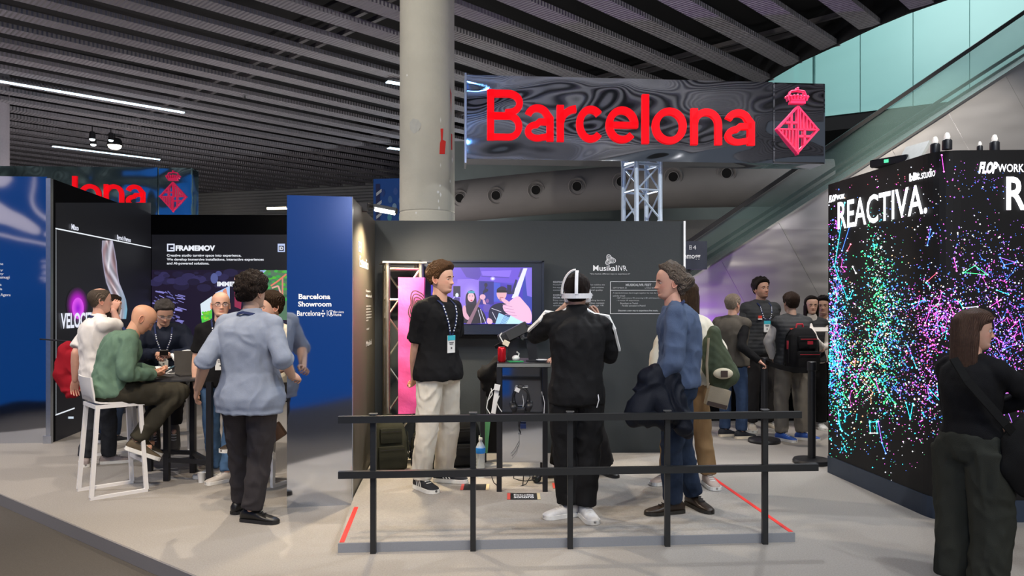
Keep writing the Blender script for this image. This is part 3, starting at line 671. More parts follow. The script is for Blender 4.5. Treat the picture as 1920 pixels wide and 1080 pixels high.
# small direction sign
sgn = tag(empty('hanging_sign', tuple(P(1283, 505, 9.0))), 'small dark blue sign reading emogg beside the grey wall', 'sign')
A, B = X(1270, 9), X(1326, 9); mb = MB(); a = P(1270, 505, 9); b = P(1326, 452, 9); mb.box(((a.x+b.x)/2, 9.03, (a.z+b.z)/2), (b.x-a.x, .05, b.z-a.z)); world_parent(mb.build('board', mat('dark_slate_sign', (.035, .042, .07), .5)), sgn)
wall_text('emogg', (1282, 478, 1313, 488), A, B, white_v, sgn, bold=.02); wall_text('4', (1299, 460, 1305, 468), A, B, white_v, sgn)
mb = MB(); mb.bar(P(1326-35, 505, 9.05), P(1326-35, 805, 9.05), .04, .04); world_parent(mb.build('post', black_m), sgn)
art = Art(A, B, .004); art.rect(1292, 460, 1297, 468, (.6, .62, .66)); art.rect(1293, 461.5, 1296, 463, (.04, .05, .08), 1); art.rect(1293, 465, 1296, 466.5, (.04, .05, .08), 1); art.build('icon', mat_print('icon_print'), sgn)
# ================================================================== BIG SIGNS
wavy = mat('wavy_mirror_foil', (.84, .90, 1.0), .05, 1.0, noise=.02)
bump_node(wavy, 'noise', .8, .085, (.8, 1, 1.6), s=1.35, detail=.3, distort=.4)
wavy2 = mat('wavy_foil_turquoise_reflection', (.60, .95, .92), .10, 1.0, noise=.02)  # turquoise reflection tinted into the foil colour
bump_node(wavy2, 'noise', .6, .10, (1.3, 1, 1.2), s=1.3, detail=1)
pink_m = mat('pink_red_emblem', (.75, .02, .10), .45, noise=.03, emis=(.8, .02, .12), estr=.25)  # some emission added to the emblem's own red
def build_sign(loc, rz, sc, foil_m, label, truss_x):
    """local x along the face from its left edge, z up from its bottom edge; face looks to -y"""
    W_, H_ = 3.99, .90
    root = empty('hanging_sign', loc, rz, label, 'sign', 'mirrored Barcelona signs'); root.scale = (sc,)*3
    mb = MB(); seam = 3.385
    mb.box((seam/2, .17, H_/2), (seam-.004, .34, H_)); mb.build('sign_panel', foil_m, root)
    mb = MB(); mb.box((seam+(W_-seam)/2, .17, H_/2), (W_-seam-.004, .34, H_), bev=.02); mb.build('sign_panel', foil_m, root)
    mb = MB(); mb.box((-.012, .15, H_/2-.02), (.02, .37, H_+.06)); mb.build('end_plate', silver, root)
    # letters placed singly, each a stroked outline
    def arc(cx, cz, rx, rz, a0, a1, n=18): return [(cx+rx*math.cos(math.radians(a0+(a1-a0)*i/n)), cz+rz*math.sin(math.radians(a0+(a1-a0)*i/n))) for i in range(n+1)]
    LW = .074; h = .395; H2 = .545; g = LW/2
    def GL(ch, w):
        if ch == 'B': return [([(g, 0), (g, H2)], LW), ([(0, H2-g), (w*.60, H2-g)]+arc(w*.60, H2*.745, w*.32, H2*.255-g, 90, -90, 12)+[(w*.6, H2*.49), (0, H2*.49)], LW*.92), ([(0, H2*.49), (w*.62, H2*.49)]+arc(w*.62, H2*.245+g*.5, w*.38-g, H2*.245-g*.5, 90, -90, 12)+[(w*.62, g), (0, g)], LW*.92)]
        if ch == 'l': return [([(g, 0), (g, H2-.01)], LW)]
        if ch == 'o': return [(arc(w/2, h/2, w/2-g, h/2-g, 0, 360, 36), LW)]
        if ch == 'c': return [(arc(w/2, h/2, w/2-g, h/2-g, 42, 318, 28), LW)]
        if ch == 'e': return [(arc(w/2, h/2, w/2-g, h/2-g, 0, 318, 30), LW), ([(g*.8, h*.5), (w-.004, h*.5)], LW*.82)]
        if ch == 'r': return [([(g, 0), (g, h)], LW), (arc(w-.008, h*.45, w-.008-g, h*.55-g, 172, 92, 10), LW)]
        if ch == 'n': return [([(g, 0), (g, h)], LW), (arc(w/2, h*.56, w/2-g, h*.44-g, 180, 0, 16)+[(w-g, 0)], LW)]
        if ch == 'a': return [(arc(w*.45, h*.66, w*.45-g, h*.34-g, 165, 8, 12)[:-1]+[(w-g, h*.62), (w-g, 0)], LW), ([(w-g, h*.54), (w*.52, h*.535)]+arc(w*.44, h*.27, w*.44-g, h*.27-g*.9, 95, 300, 16)+[(w*.80, h*.13), (w-g, h*.26)], LW*.88)]
    xs = ((.203, .352), (.575, .290), (.900, .205), (1.095, .292), (1.395, .330), (1.765, .076), (1.870, .350), (2.268, .318), (2.620, .308))
    SX = 1.082
    def stroke(mb, pts, w_, x0, z0):
        n = len(pts); closed = (abs(pts[0][0]-pts[-1][0])+abs(pts[0][1]-pts[-1][1])) < 1e-4; rings = []
        for i, (x, z) in enumerate(pts):
            a_ = pts[i-1] if i else (pts[-2] if closed else pts[0]); b_ = pts[i+1] if i < n-1 else (pts[1] if closed else pts[-1])
            d1 = Vector((x-a_[0], z-a_[1])); d2 = Vector((b_[0]-x, b_[1]-z)); d1 = d1.normalized() if d1.length > 1e-6 else d2.normalized(); d2 = d2.normalized() if d2.length > 1e-6 else d1
            t = (d1+d2).normalized(); nn = Vector((-t.y, t.x)); k_ = min(1.6, 1/max(.35, abs(nn.dot(Vector((-d1.y, d1.x)))))); o_ = nn*w_/2*k_
            rings.append([Vector(((x+s_*o_.x)*1.0+x0, y_, z+s_*o_.y+z0)) for s_, y_ in ((1, -.028), (-1, -.028), (-1, -.002), (1, -.002))])
        mb.rings(rings, cap=not closed)
    for ch, (x, w_) in zip('Barcelona', xs):
        mb = MB(); z0 = .20-x*.004
        for pts, lw_ in GL(ch, w_*SX): stroke(mb, pts, lw_, x*SX, z0)
        mb.build('letter', red_m, root)
    # emblem: lozenge with crosses and stripes under a crown
    cx, cz, rx, rz_ = 3.66, .375, .23, .255
    def bar(a, b, t=.016):
        e = MB(); e.bar((cx+a[0], -.02, cz+a[1]), (cx+b[0], -.02, cz+b[1]), .02, t, up=(0, 0, 1) if abs(a[0]-b[0]) > .001 else (1, 0, 0)); return e
    E = MB()
    def addbar(a, b, t=.016, M=E):
        a3 = Vector((cx+a[0], -.018, cz+a[1])); b3 = Vector((cx+b[0], -.018, cz+b[1])); d = (b3-a3); L = d.length
        ang = math.atan2(d.z, d.x); R = Matrix.Translation((a3+b3)/2) @ Matrix.Rotation(-ang, 4, 'Y'); M.box((0, 0, 0), (L, .03, t), R)
    for a, b in (((-rx, 0), (0, rz_)), ((0, rz_), (rx, 0)), ((rx, 0), (0, -rz_)), ((0, -rz_), (-rx, 0))): addbar(a, b, .019)
    E.build('emblem_frame', pink_m, root)
    E2 = MB(); addbar((-rx, 0), (rx, 0), .016, E2); addbar((0, -rz_), (0, rz_), .016, E2)
    addbar((-.075, .0), (-.075, .165), .026, E2); addbar((-.14, .075), (0, .075), .026, E2)
    addbar((.075, -.165), (.075, 0), .026, E2); addbar((0, -.075), (.14, -.075), .026, E2)
    for i in range(5):
        x = .025+i*.038; h = rz_*(1-x/rx); addbar((x, 0), (x, h), .012, E2); addbar((-x, 0), (-x, -h), .012, E2)
    E2.build('emblem_quarters', pink_m, root)
    C_ = MB(); zt = .27
    addbar((-.085, zt+.03), (.085, zt+.03), .028, C_); addbar((-.075, zt+.055), (.075, zt+.055), .012, C_)
    for i in range(7):
        a = (i-3)*.034; C_.ball((cx+a*1.15, -.02, cz+zt+.11-abs(i-3)*.006), (.016, .016, .016), 8, 6); addbar((a, zt+.05), (a*1.15, zt+.11), .010, C_)
    for s in (-1, 1): C_.tube([(cx+s*.10, -.02, cz+zt+.10), (cx+s*.075, -.02, cz+zt+.155), (cx, -.02, cz+zt+.165)], .010, 6)
    C_.ball((cx, -.02, cz+zt+.185), .016, 8, 6); C_.build('crown', pink_m, root)
    D_ = MB(); D_.ball((cx, -.02, cz-rz_-.01), .016, 8, 6); D_.ball((cx-rx-.01, -.02, cz), .010, 8, 6); D_.ball((cx+rx+.01, -.02, cz), .010, 8, 6); D_.build('emblem_beads', pink_m, root)
    return root
def truss(name, base, h, w_, rot, label, grp=None, tr=.025, step=None, sides=4, mate=None):
    r = tag(empty(name, base, rot), label, 'truss', grp); m = mate or alu; s = w_/2
    cs = [(-s, -s), (s, -s), (s, s), (-s, s)][:sides]
    for c in cs: mb = MB(); mb.tube([(c[0], c[1], 0), (c[0], c[1], h)], tr, 10); mb.build('chord', m, r, smooth=True, angle=50)
    step = step or w_*1.1; n = max(2, int(round(h/step)))
    for i in range(sides):
        a, b = cs[i], cs[(i+1) % sides]
        mb = MB()
        for k in range(n):
            z0, z1 = .04+k*(h-.08)/n, .04+(k+1)*(h-.08)/n
            if k % 2: mb.tube([(a[0], a[1], z0), (b[0], b[1], z1)], tr*.42, 6)
            else: mb.tube([(b[0], b[1], z0), (a[0], a[1], z1)], tr*.42, 6)
        for z in (.05, h-.05, h-.33): mb.tube([(a[0], a[1], z), (b[0], b[1], z)], tr*.5, 6)
        mb.build('lattice', m, r, smooth=True, angle=50)
    mb = MB(); mb.box((0, 0, h+.008), (w_+.10, w_+.10, .016)); mb.build('end_plate', m, r)
    mb = MB(); mb.box((0, 0, .008), (w_+.12, w_+.12, .016)); mb.build('base_plate', m, r)
    return r
s1 = build_sign((-.486, 8.0, 3.075), math.radians(4.5), 1.0, wavy, 'big mirrored hanging sign with red Barcelona lettering above the grey wall', 0)
# the truss that carries it, standing behind the wall
tb = X(1203, 8.45); truss('truss_tower', (tb.x, 8.45, 0), 3.12, .30, math.radians(20), 'silver truss tower holding up the big mirrored sign', 'sign trusses', .026, .30, mate=mat('cool_aluminium', (.62, .74, .90), .35, .35))
s2 = build_sign((X(-72, 13.2).x, 13.2, 3.06), math.radians(3), 1.0, wavy2, 'second mirrored sign at the far left, half hidden by the black display wall', 0)
tb = X(352, 13.9); truss('truss_tower', (X(322, 14).x, 14, 0), 3.2, .30, .2, 'truss tower beside the second sign at the left', 'sign trusses', .026, .3)

# ================================================================== LED WALL right
K0, K1 = G(1551, 888), G(1758, 985.5)
K0 = Vector((X(1553, 6.76).x, 6.76, 0)); K1 = Vector((X(1757, 5.24).x, 5.24, 0)); HL = 2.60
lw = tag(empty('led_wall', tuple(K0)), 'rounded corner LED video wall lettered REACTIVA with coloured particles', 'screen')
ledm = mat('led_panel_black', (.006, .006, .007), .6, noise=.2, nscale=60, emis=(.005, .0045, .004), estr=1, spec=.2)
d0 = (K1-K0).normalized(); arc = []
e1 = Vector((1, -.04, 0)).normalized(); R_ = .16
pts = [K0.xy]
c0 = K1.xy-d0.xy*.16
for i in range(7):
    t = i/6; p = (1-t)**2*c0+2*t*(1-t)*K1.xy+t*t*(K1.xy+e1.xy*.16); pts.append(p)
K2 = K1+e1*3.0; pts.append(K2.xy)
back = [K2.xy+Vector((0, 1.6)), K0.xy+Vector((.25, .1))]
mb = MB(); mb.prism([tuple(p) for p in pts+back], HL-.15, Matrix.Translation((0, 0, .15))); world_parent(mb.build('screen_body', ledm), lw)
mb = MB(); cen = Vector((4.2, 6.3)); mb.prism([tuple(p+(p-cen).normalized()*-.0+Vector((-.012, -.012))) for p in pts]+[tuple(q) for q in back], .15); world_parent(mb.build('plinth', mat('blue_grey_plinth', (.030, .045, .075), .5)), lw)
KB0 = K1+e1*.16
def led_art_pt(px, py, eps=.006):
    xk = (c0.x/c0.y)*F+960; xk2 = (KB0.x/KB0.y)*F+960
    if px <= xk: return hit(px, py, K0, K1, eps)
    if px >= xk2: return hit(px, py, K1, K2, eps)
    # rounded corner: nearest chord
    for i in range(1, 7):
        a, b = pts[i], pts[i+1]
        if px <= (b.x/b.y)*F+960+.01: return hit(px, py, Vector((*a, 0)), Vector((*b, 0)), eps)
    return hit(px, py, K1, K2, eps)
dots = MB()
def dot(px, py, s, c):
    dots.col = c
    dots.add([led_art_pt(px+s*math.cos(a), py+s*math.sin(a)) for a in (0.3, 1.87, 3.44, 5.01)], [(3, 2, 1, 0)])
def seg(x0, y0, x1, y1, wd, c):
    L = math.hypot(x1-x0, y1-y0) or 1; nx, ny = -(y1-y0)/L*wd/2, (x1-x0)/L*wd/2; dots.col = c
    n = max(1, int(L/20))
    for i in range(n):
        a, b = i/n, (i+1)/n; xa, ya, xb, yb2 = x0+(x1-x0)*a, y0+(y1-y0)*a, x0+(x1-x0)*b, y0+(y1-y0)*b
        dots.add([led_art_pt(xa+nx, ya+ny), led_art_pt(xb+nx, yb2+ny), led_art_pt(xb-nx, yb2-ny), led_art_pt(xa-nx, ya-ny)], [(0, 1, 2, 3)])
PAL = {'b': (.05, .20, 1.0), 'c': (.02, .75, .95), 'g': (.05, .85, .25), 'm': (.95, .08, .75), 'p': (.35, .12, 1.0), 'w': (.85, .88, 1), 'r': (1, .10, .18), 'o': (.95, .5, .25)}
def cluster(cx, cy, sx, sy, n, cols, smax=1.4):
    for _ in range(n):
        x = random.gauss(cx, sx); y = random.gauss(cy, sy)
        if x < 1555 or x > 1930: continue
        # stay on the screen between its top edge and the plinth
        if x < 1757: yt = 345-(x-1555)*.27; yb2 = 860+(x-1555)*.42
        else: yt = 292; yb2 = 950
        if not yt+8 < y < yb2-4: continue
        c = PAL[random.choice(cols)]; k = .35+.9*random.random(); s = .62+random.random()**3*smax
        dot(x, y, s, tuple(min(1, v*k+.02) for v in c))
cluster(1566, 560, 9, 90, 560, 'bpwcm'); cluster(1572, 640, 14, 70, 420, 'cccbmw'); cluster(1562, 690, 10, 60, 260, 'ccbg')
cluster(1600, 640, 20, 70, 330, 'cwbgo'); cluster(1645, 520, 14, 60, 330, 'ggwc'); cluster(1648, 640, 16, 70, 520, 'ggccwo')
cluster(1672, 650, 16, 90, 460, 'bbcgw'); cluster(1615, 710, 26, 45, 330, 'ogwmg'); cluster(1690, 610, 22, 60, 260, 'bwcp')
cluster(1742, 650, 18, 55, 330, 'mmprb'); cluster(1765, 590, 22, 25, 420, 'mmpw'); cluster(1735, 720, 28, 40, 300, 'prmbw')
cluster(1700, 480, 60, 110, 150, 'wwbmo', .8); cluster(1660, 700, 70, 80, 300, 'wwbcmg', .9); cluster(1790, 420, 60, 90, 200, 'wbmp', 1.0)
cluster(1885, 650, 34, 75, 760, 'bbppmw'); cluster(1870, 520, 45, 50, 380, 'bpmw'); cluster(1800, 540, 40, 60, 280, 'bpw'); cluster(1905, 720, 30, 60, 420, 'pbm')
cluster(1700, 800, 60, 40, 120, 'wwgm', 1.0); cluster(1585, 830, 12, 25, 40, 'gwc', .9); cluster(1850, 340, 30, 12, 60, 'bp', 1.2); cluster(1760, 760, 20, 30, 120, 'bmw')
cluster(1650, 330, 70, 14, 60, 'wrm', .8)
segs = [(1585, 380, 1566, 500, 'c'), (1566, 500, 1590, 560, 'c'), (1594, 425, 1580, 470, 'b'), (1805, 512, 1827, 498, 'g'), (1827, 498, 1850, 515, 'g'), (1850, 515, 1805, 511, 'g'), (1788, 484, 1793, 508, 'm'), (1874, 483, 1903, 492, 'p'), (1874, 483, 1882, 497, 'b'), (1882, 497, 1903, 492, 'b'), (1766, 291, 1770, 322, 'm'),
        (1740, 460, 1746, 430, 'b'), (1751, 437, 1743, 448, 'b'), (1740, 527, 1757, 512, 'r'), (1738, 530, 1745, 538, 'c'), (1712, 570, 1735, 562, 'c'), (1735, 562, 1714, 577, 'b'), (1766, 548, 1798, 566, 'c'), (1766, 548, 1760, 570, 'm'), (1760, 570, 1795, 565, 'm'), (1798, 566, 1805, 578, 'c'), (1805, 577, 1832, 575, 'w'), (1745, 582, 1760, 570, 'g'), (1745, 582, 1735, 610, 'm'), (1756, 580, 1760, 620, 'b'), (1868, 544, 1890, 552, 'c'), (1855, 575, 1876, 562, 'm'), (1872, 575, 1868, 562, 'm'),
        (1704, 650, 1720, 690, 'b'), (1720, 690, 1712, 670, 'c'), (1738, 690, 1760, 715, 'p'), (1744, 730, 1776, 766, 'c'), (1632, 790, 1633, 812, 'c'), (1633, 812, 1646, 812, 'w'), (1646, 812, 1645, 792, 'c'), (1632, 792, 1645, 790, 'c'), (1648, 790, 1655, 830, 'p'), (1655, 830, 1662, 850, 'b'), (1573, 775, 1577, 805, 'c'), (1580, 808, 1573, 790, 'c'), (1700, 755, 1708, 785, 'c'), (1713, 757, 1708, 785, 'c'), (1626, 700, 1640, 720, 'g'), (1640, 720, 1650, 735, 'g'), (1650, 735, 1643, 712, 'm'), (1605, 745, 1620, 725, 'g'), (1660, 730, 1680, 758, 'g'), (1594, 560, 1600, 545, 'c'), (1600, 500, 1606, 512, 'w'), (1590, 470, 1596, 458, 'r'), (1575, 700, 1582, 660, 'c'), (1585, 680, 1575, 660, 'm'), (1880, 750, 1900, 800, 'p'), (1890, 620, 1910, 600, 'm'), (1910, 600, 1920, 640, 'b'), (1880, 655, 1905, 645, 'b')]
for x0, y0, x1, y1, c in segs:
    c = PAL[c]; seg(x0, y0, x1, y1, .9, c)
    for x, y in ((x0, y0), (x1, y1)): dot(x, y, 2.0, tuple(min(1, v+.15) for v in c))
def web(cx, cy, sx, sy, n, cols, reach=11):
    for _ in range(n):
        x = min(max(random.gauss(cx, sx), 1558), 1925); y = min(max(random.gauss(cy, sy), 400), 840); c = PAL[random.choice(cols)]
        for _ in range(random.choice((1, 2, 2, 3))):
            x2 = min(max(x+random.uniform(-reach, reach), 1557), 1928); y2 = y+random.uniform(-reach*1.4, reach*1.4); k = .45+.5*random.random()
            seg(x, y, x2, y2, .55, tuple(v*k for v in c)); dot(x2, y2, .9+random.random(), c)
        dot(x, y, 1.6, tuple(min(1, v+.1) for v in c))
web(1568, 690, 10, 40, 26, 'ccb'); web(1566, 560, 7, 60, 14, 'cbm'); web(1648, 640, 14, 45, 16, 'gc'); web(1615, 720, 18, 22, 12, 'gomc'); web(1760, 610, 20, 30, 18, 'mmpc'); web(1890, 650, 26, 50, 26, 'ppbm', 16); web(1880, 520, 30, 30, 10, 'bpm', 14); web(1720, 720, 22, 30, 10, 'bpc'); web(1590, 790, 14, 20, 6, 'c')
o = world_parent(dots.build('light_particles', mat_screen('led_pixels', 3.0), None, color=True), lw); o['kind'] = 'stuff'
def led_text(s, box, A, B, skew=0, **k):
    v, fs = text_data(s, 0, k.get('bold', 0), k.get('shear', 0)); x0, x1, y0, y1 = v[:, 0].min(), v[:, 0].max(), v[:, 1].min(), v[:, 1].max()
    mb = MB(); mb.col = (.95, .96, 1)
    (ax, ay), (bx, by), (cx_, cy), (dx, dy) = box    # photo corners tl, tr, br, bl
    tl, tr, bl = hit(ax, ay, A, B, .011), hit(bx, by, A, B, .011), hit(dx, dy, A, B, .011)
    br = hit(cx_, cy, A, B, .011); ps = []
    for q in v:
        a = (q[0]-x0)/(x1-x0); b = (q[1]-y0)/(y1-y0); ps.append((bl*(1-a)+br*a)*(1-b)+(tl*(1-a)+tr*a)*b)
    mb.add(ps, fs); world_parent(mb.build('lettering', scr_hi, None, color=True), lw)
led_text('REACTIVA.', ((1573, 379), (1741, 342), (1741, 400), (1573, 431)), K0, K1, bold=.012)
led_text('blit', ((1707.5, 326), (1727, 321), (1727, 336), (1707.5, 341)), K0, K1, bold=.05); led_text('.studio', ((1728, 320), (1756, 314), (1756, 330), (1728, 336)), K0, K1)
led_text('FLOP', ((1556, 367), (1571, 364), (1571, 376), (1556, 381)), K0, K1, bold=.06, shear=.3); led_text('WORK', ((1571, 366), (1586, 363), (1586, 372), (1571, 375)), K0, K1, bold=.03)
led_text('FLOP', ((1833, 304), (1869, 304), (1869, 326), (1833, 326)), K1, K2, bold=.05, shear=.35); led_text('WORK', ((1869, 308), (1918, 308), (1918, 323), (1869, 323)), K1, K2, bold=.01)
led_text('REACTIVA.', ((1885, 331), (2190, 331), (2190, 395), (1885, 395)), K1, K2, bold=.02)
for px, l, A, B in ((1741, 'black clamp lamp on the LED wall top, left one of the pair', K0, K1), (1763, 'black clamp lamp on the LED wall top, right one of the pair', K0, K1), (1873, 'black clamp lamp on the LED wall top at the right', K1, K2), (1845, 'tiny lamp on the LED wall top between the larger clamp lamps', K1, K2)):
    p = hit(px, 300, A, B, -.05); q = tag(empty('clamp_lamp', (p.x, p.y, HL)), l, 'lamp', 'small lamps on the LED wall')
    k = .6 if px == 1845 else 1
    mb = MB(); mb.lathe((0, 0, 0), [(.001, 0), (.032*k, 0), (.032*k, .06*k), (.024*k, .07*k), (.001, .07*k)], 16); mb.build('holder', black_m, q, smooth=True)
    mb = MB(); mb.lathe((0, 0, .07*k), [(.001, 0), (.016*k, 0), (.02*k, .02*k), (.012*k, .045*k), (.001, .05*k)], 12); mb.build('bulb', mat('lamp_bulb_glass', (.8, .8, .75), .1, emis=(1, .9, .8), estr=.5), q, smooth=True)
p = hit(1667, 320, K0, K1, -.03); q = tag(empty('projector', (p.x, p.y, HL), -1.0), 'small black projector on top of the LED wall near its left end', 'projector')
mb = MB(); mb.box((0, 0, .03), (.30, .14, .06), bev=.015); mb.build('body', black_m, q)
mb = MB(); mb.tube([(-.17, 0, .035), (-.13, 0, .035)], .03, 14); mb.build('lens', mat('dark_lens', (.01, .02, .02), .1), q, smooth=True, angle=40)
mb = MB(); mb.box((-.01, -.073, .03), (.035, .004, .025)); mb.build('indicator', mat('green_indicator', (.1, .6, .3), .4, emis=(.1, .8, .4), estr=1), q)
p = hit(1700, 310, K0, K1, -.05); q = tag(empty('floodlight', (p.x+.05, p.y+.05, HL), -1.35), 'pale floodlight panel tilted up on the LED wall top', 'lamp')
R = Matrix.Rotation(math.radians(58), 4, 'X'); mb = MB(); mb.box((0, 0, 0), (.24, .15, .02), Matrix.Translation((0, -.02, .065)) @ R); mb.build('panel', mat('pale_grey_panel', (.55, .55, .50), .5), q)
mb = MB(); mb.add([(-.12, .09, 0), (-.12, -.06, 0), (-.12, .02, .12), (-.10, .09, 0), (-.10, -.06, 0), (-.10, .02, .12)], [(0, 1, 2), (5, 4, 3), (0, 3, 4, 1), (1, 4, 5, 2), (2, 5, 3, 0)]); mb.box((0, .05, .01), (.22, .08, .02)); mb.build('bracket', black_m, q)
# unseen purple uplight added at the escalator foot for the LED wall's reflection
spot((2.72, 9.72, .70), (2.60, 10.0, 1.75), 130, 120, (.48, .10, 1), 1, .05)

# ================================================================== FENCE
fn = tag(empty('railing', (X(1069, 4.64).x, 4.64, 0)), 'black metal railing with two rails and five posts in front of the platform', 'railing')
rail_black = mat('black_powder_coat', (.018, .019, .020), .38, noise=.15, nscale=40)
def fp(px): t = (px-700)/(1434-700.); d = 4.565+t*(4.742-4.565); return X(px, d)
for px in (700, 887, 1069, 1251, 1434):
    p = fp(px); mb = MB(); mb.box((p.x, p.y, .425), (.034, .034, .85), bev=.002); world_parent(mb.build('post', rail_black), fn)
    mb = MB(); mb.box((p.x, p.y, .853), (.05, .03, .006)); world_parent(mb.build('post_cap', mat('grey_cap', (.10, .10, .10), .4)), fn)
for z in (.822, .487):
    a = fp(636); b = fp(1499 if z > .6 else 1530); a.z = b.z = z; off_ = Vector((0, -.020, 0)); mb = MB(); mb.bar(a+off_, b+off_, .036, .042); world_parent(mb.build('rail', rail_black), fn)

# ================================================================== TV
tv = tag(empty('television', tuple(X(903, 7.18)+Vector((0, 0, 1.1)))), 'wall mounted television showing musicians in purple light', 'television')
TA_, TB_ = X(786, 7.12), X(1020, 7.12)
navy = mat('dark_navy_bezel', (.012, .018, .038), .35, noise=.05)
a = hit(786, 489, TA_, TB_); b = hit(1020, 627, TA_, TB_); mb = MB(); mb.box(((a.x+b.x)/2, a.y+.075, (a.z+b.z)/2), (b.x-a.x, .145, a.z-b.z), bev=.006); world_parent(mb.build('cabinet', navy), tv)
mb = MB()
for x0, y0, x1, y1 in ((786, 489, 1020, 492), (786, 621, 1020, 627), (786, 489, 790, 627), (1016, 489, 1020, 627)):
    a = hit(x0, y0, TA_, TB_); b = hit(x1, y1, TA_, TB_); mb.box(((a.x+b.x)/2, a.y-.008, (a.z+b.z)/2), (b.x-a.x, .018, a.z-b.z))
world_parent(mb.build('frame_lip', navy), tv)
art = Art(TA_, TB_, .004)
art.rect(808, 501.5, 997.5, 607.5, (.07, .045, .52)); art.glow(870, 545, 50, 40, (.35, .22, .95), (.07, .045, .52), .3); art.glow(960, 520, 36, 18, (.22, .16, .85), (.07, .045, .52), .5)
Q = lambda pts: [(680+x/3.6, 460+y/3.6) for x, y in pts]
art.poly(Q([(460, 150), (1142, 150), (1142, 260), (460, 230)]), (.16, .09, .70), 1)
art.poly(Q([(660, 150), (790, 150), (800, 200), (780, 235), (700, 215)]), (.10, .06, .45), 2)
art.poly(Q([(800, 175), (1005, 168), (990, 215), (810, 205)]), (.26, .16, .85), 2); art.poly(Q([(800, 205), (990, 215), (985, 222), (803, 212)]), (.10, .06, .5), 3)
art.glow(680+878/3.6, 460+225/3.6, 5, 4, (1, 1, 1), (.3, .2, .9), 4)
art.poly(Q([(640, 230), (785, 225), (785, 430), (640, 430)]), (.27, .17, .80), 2); art.glow(680+730/3.6, 460+330/3.6, 18, 24, (.45, .32, .95), (.27, .17, .80), 2.5); art.poly(Q([(785, 240), (885, 245), (885, 400), (785, 400)]), (.03, .03, .28), 3); art.poly(Q([(885, 250), (930, 255), (930, 380), (885, 380)]), (.06, .10, .65), 3)
art.poly(Q([(1080, 200), (1142, 190), (1142, 480), (1080, 400)]), (.04, .06, .45), 2); art.poly(Q([(1092, 155), (1142, 155), (1142, 350), (1110, 340)]), (.22, .16, .75), 3)
art.poly(Q([(612, 275), (660, 275), (660, 350), (612, 345)]), (.015, .015, .06), 4); art.poly(Q([(975, 265), (1005, 270), (1005, 330), (975, 330)]), (.02, .02, .08), 4); art.poly(Q([(600, 355), (655, 352), (655, 530), (600, 530)]), (.05, .035, .25), 3)
art.disc(680+637/3.6, 460+336/3.6, 3, 4, (.75, .85, 1), 5); art.line(Q([(628, 345), (640, 420), (632, 530)]), 1.2, (.02, .02, .1), 5); art.line(Q([(590, 380), (625, 345)]), 1.6, (.5, .5, .9), 5)
# singer
art.poly(Q(sm([(700, 320), (740, 295), (768, 340), (770, 420), (745, 430), (700, 425), (692, 370)], 2)), (.02, .015, .05), 6)
art.disc(680+732/3.6, 460+350/3.6, 6.5, 9, (.85, .50, .62), 7); art.rect(680+712/3.6, 460+308/3.6, 680+755/3.6, 460+324/3.6, (.05, .35, .5), 8)
art.disc(680+735/3.6, 460+372/3.6, 2, 1.4, (.6, .05, .12), 8); art.line(Q([(718, 342), (727, 342)]), 1, (.05, .02, .08), 8); art.line(Q([(738, 342), (747, 342)]), 1, (.05, .02, .08), 8)
art.poly(Q(sm([(680, 420), (710, 395), (765, 400), (800, 430), (830, 470), (838, 530), (655, 530), (665, 460)], 2)), (.012, .01, .03), 7)
art.poly(Q(sm([(680, 400), (668, 460), (700, 505), (725, 500), (715, 475), (700, 455), (697, 410)], 2)), (.75, .40, .55), 8)
art.poly(Q([(795, 345), (805, 355), (730, 530), (700, 530)]), (.28, .15, .22), 9); art.disc(680+810/3.6, 460+348/3.6, 5.5, 5, (.80, .45, .6), 10); art.poly(Q([(805, 350), (825, 370), (835, 400), (815, 395)]), (.7, .38, .55), 9)
art.line(Q([(795, 430), (812, 480), (832, 528)]), .9, (.8, .8, 1), 10); art.line(Q([(780, 435), (795, 490), (800, 528)]), .9, (.8, .8, 1), 10)
art.line(Q([(838, 258), (815, 330)]), 2, (.02, .02, .06), 8); art.disc(680+832/3.6, 460+268/3.6, 3.2, 4, (.02, .02, .05), 9); art.poly(Q(sm([(825, 290), (850, 295), (845, 315), (805, 325)], 2)), (.02, .02, .06), 9)
art.disc(680+842/3.6, 460+375/3.6, 3, 4, (.25, .10, .35), 8); art.poly(Q(sm([(815, 395), (865, 395), (860, 450), (815, 450)], 2)), (.12, .08, .45), 7)
# guitarist
art.poly(Q(sm([(850, 420), (915, 385), (985, 395), (1000, 530), (850, 530)], 2)), (.010, .012, .05), 9)
art.disc(680+938/3.6, 460+325/3.6, 9.5, 13, (.80, .45, .52), 10); art.poly(Q(sm([(905, 295), (940, 272), (975, 290), (972, 305), (905, 305)], 2)), (.03, .02, .06), 11); art.rect(680+905/3.6, 460+303/3.6, 680+975/3.6, 460+319/3.6, (.01, .01, .02), 12)
art.line(Q([(925, 352), (950, 352)]), 1.4, (.55, .15, .2), 12); art.poly(Q(sm([(915, 358), (960, 358), (945, 378), (930, 378)], 1)), (.45, .22, .3), 11)
art.line(Q([(870, 425), (935, 448)]), .9, (.8, .8, .95), 11); art.line(Q([(875, 450), (900, 500)]), .9, (.8, .8, .95), 11)
art.poly(Q(sm([(840, 485), (875, 500), (878, 530), (838, 530)], 1)), (.85, .5, .65), 11)
art.poly(Q([(920, 455), (1085, 530), (895, 530)]), (.35, .65, .95), 12); art.poly(Q([(1000, 470), (1090, 520), (1060, 530), (960, 530)]), (.55, .85, .95), 13)
for i in range(5): art.line(Q([(930+i*9, 530), (965+i*9, 465)]), .8, (.1, .2, .5), 14)
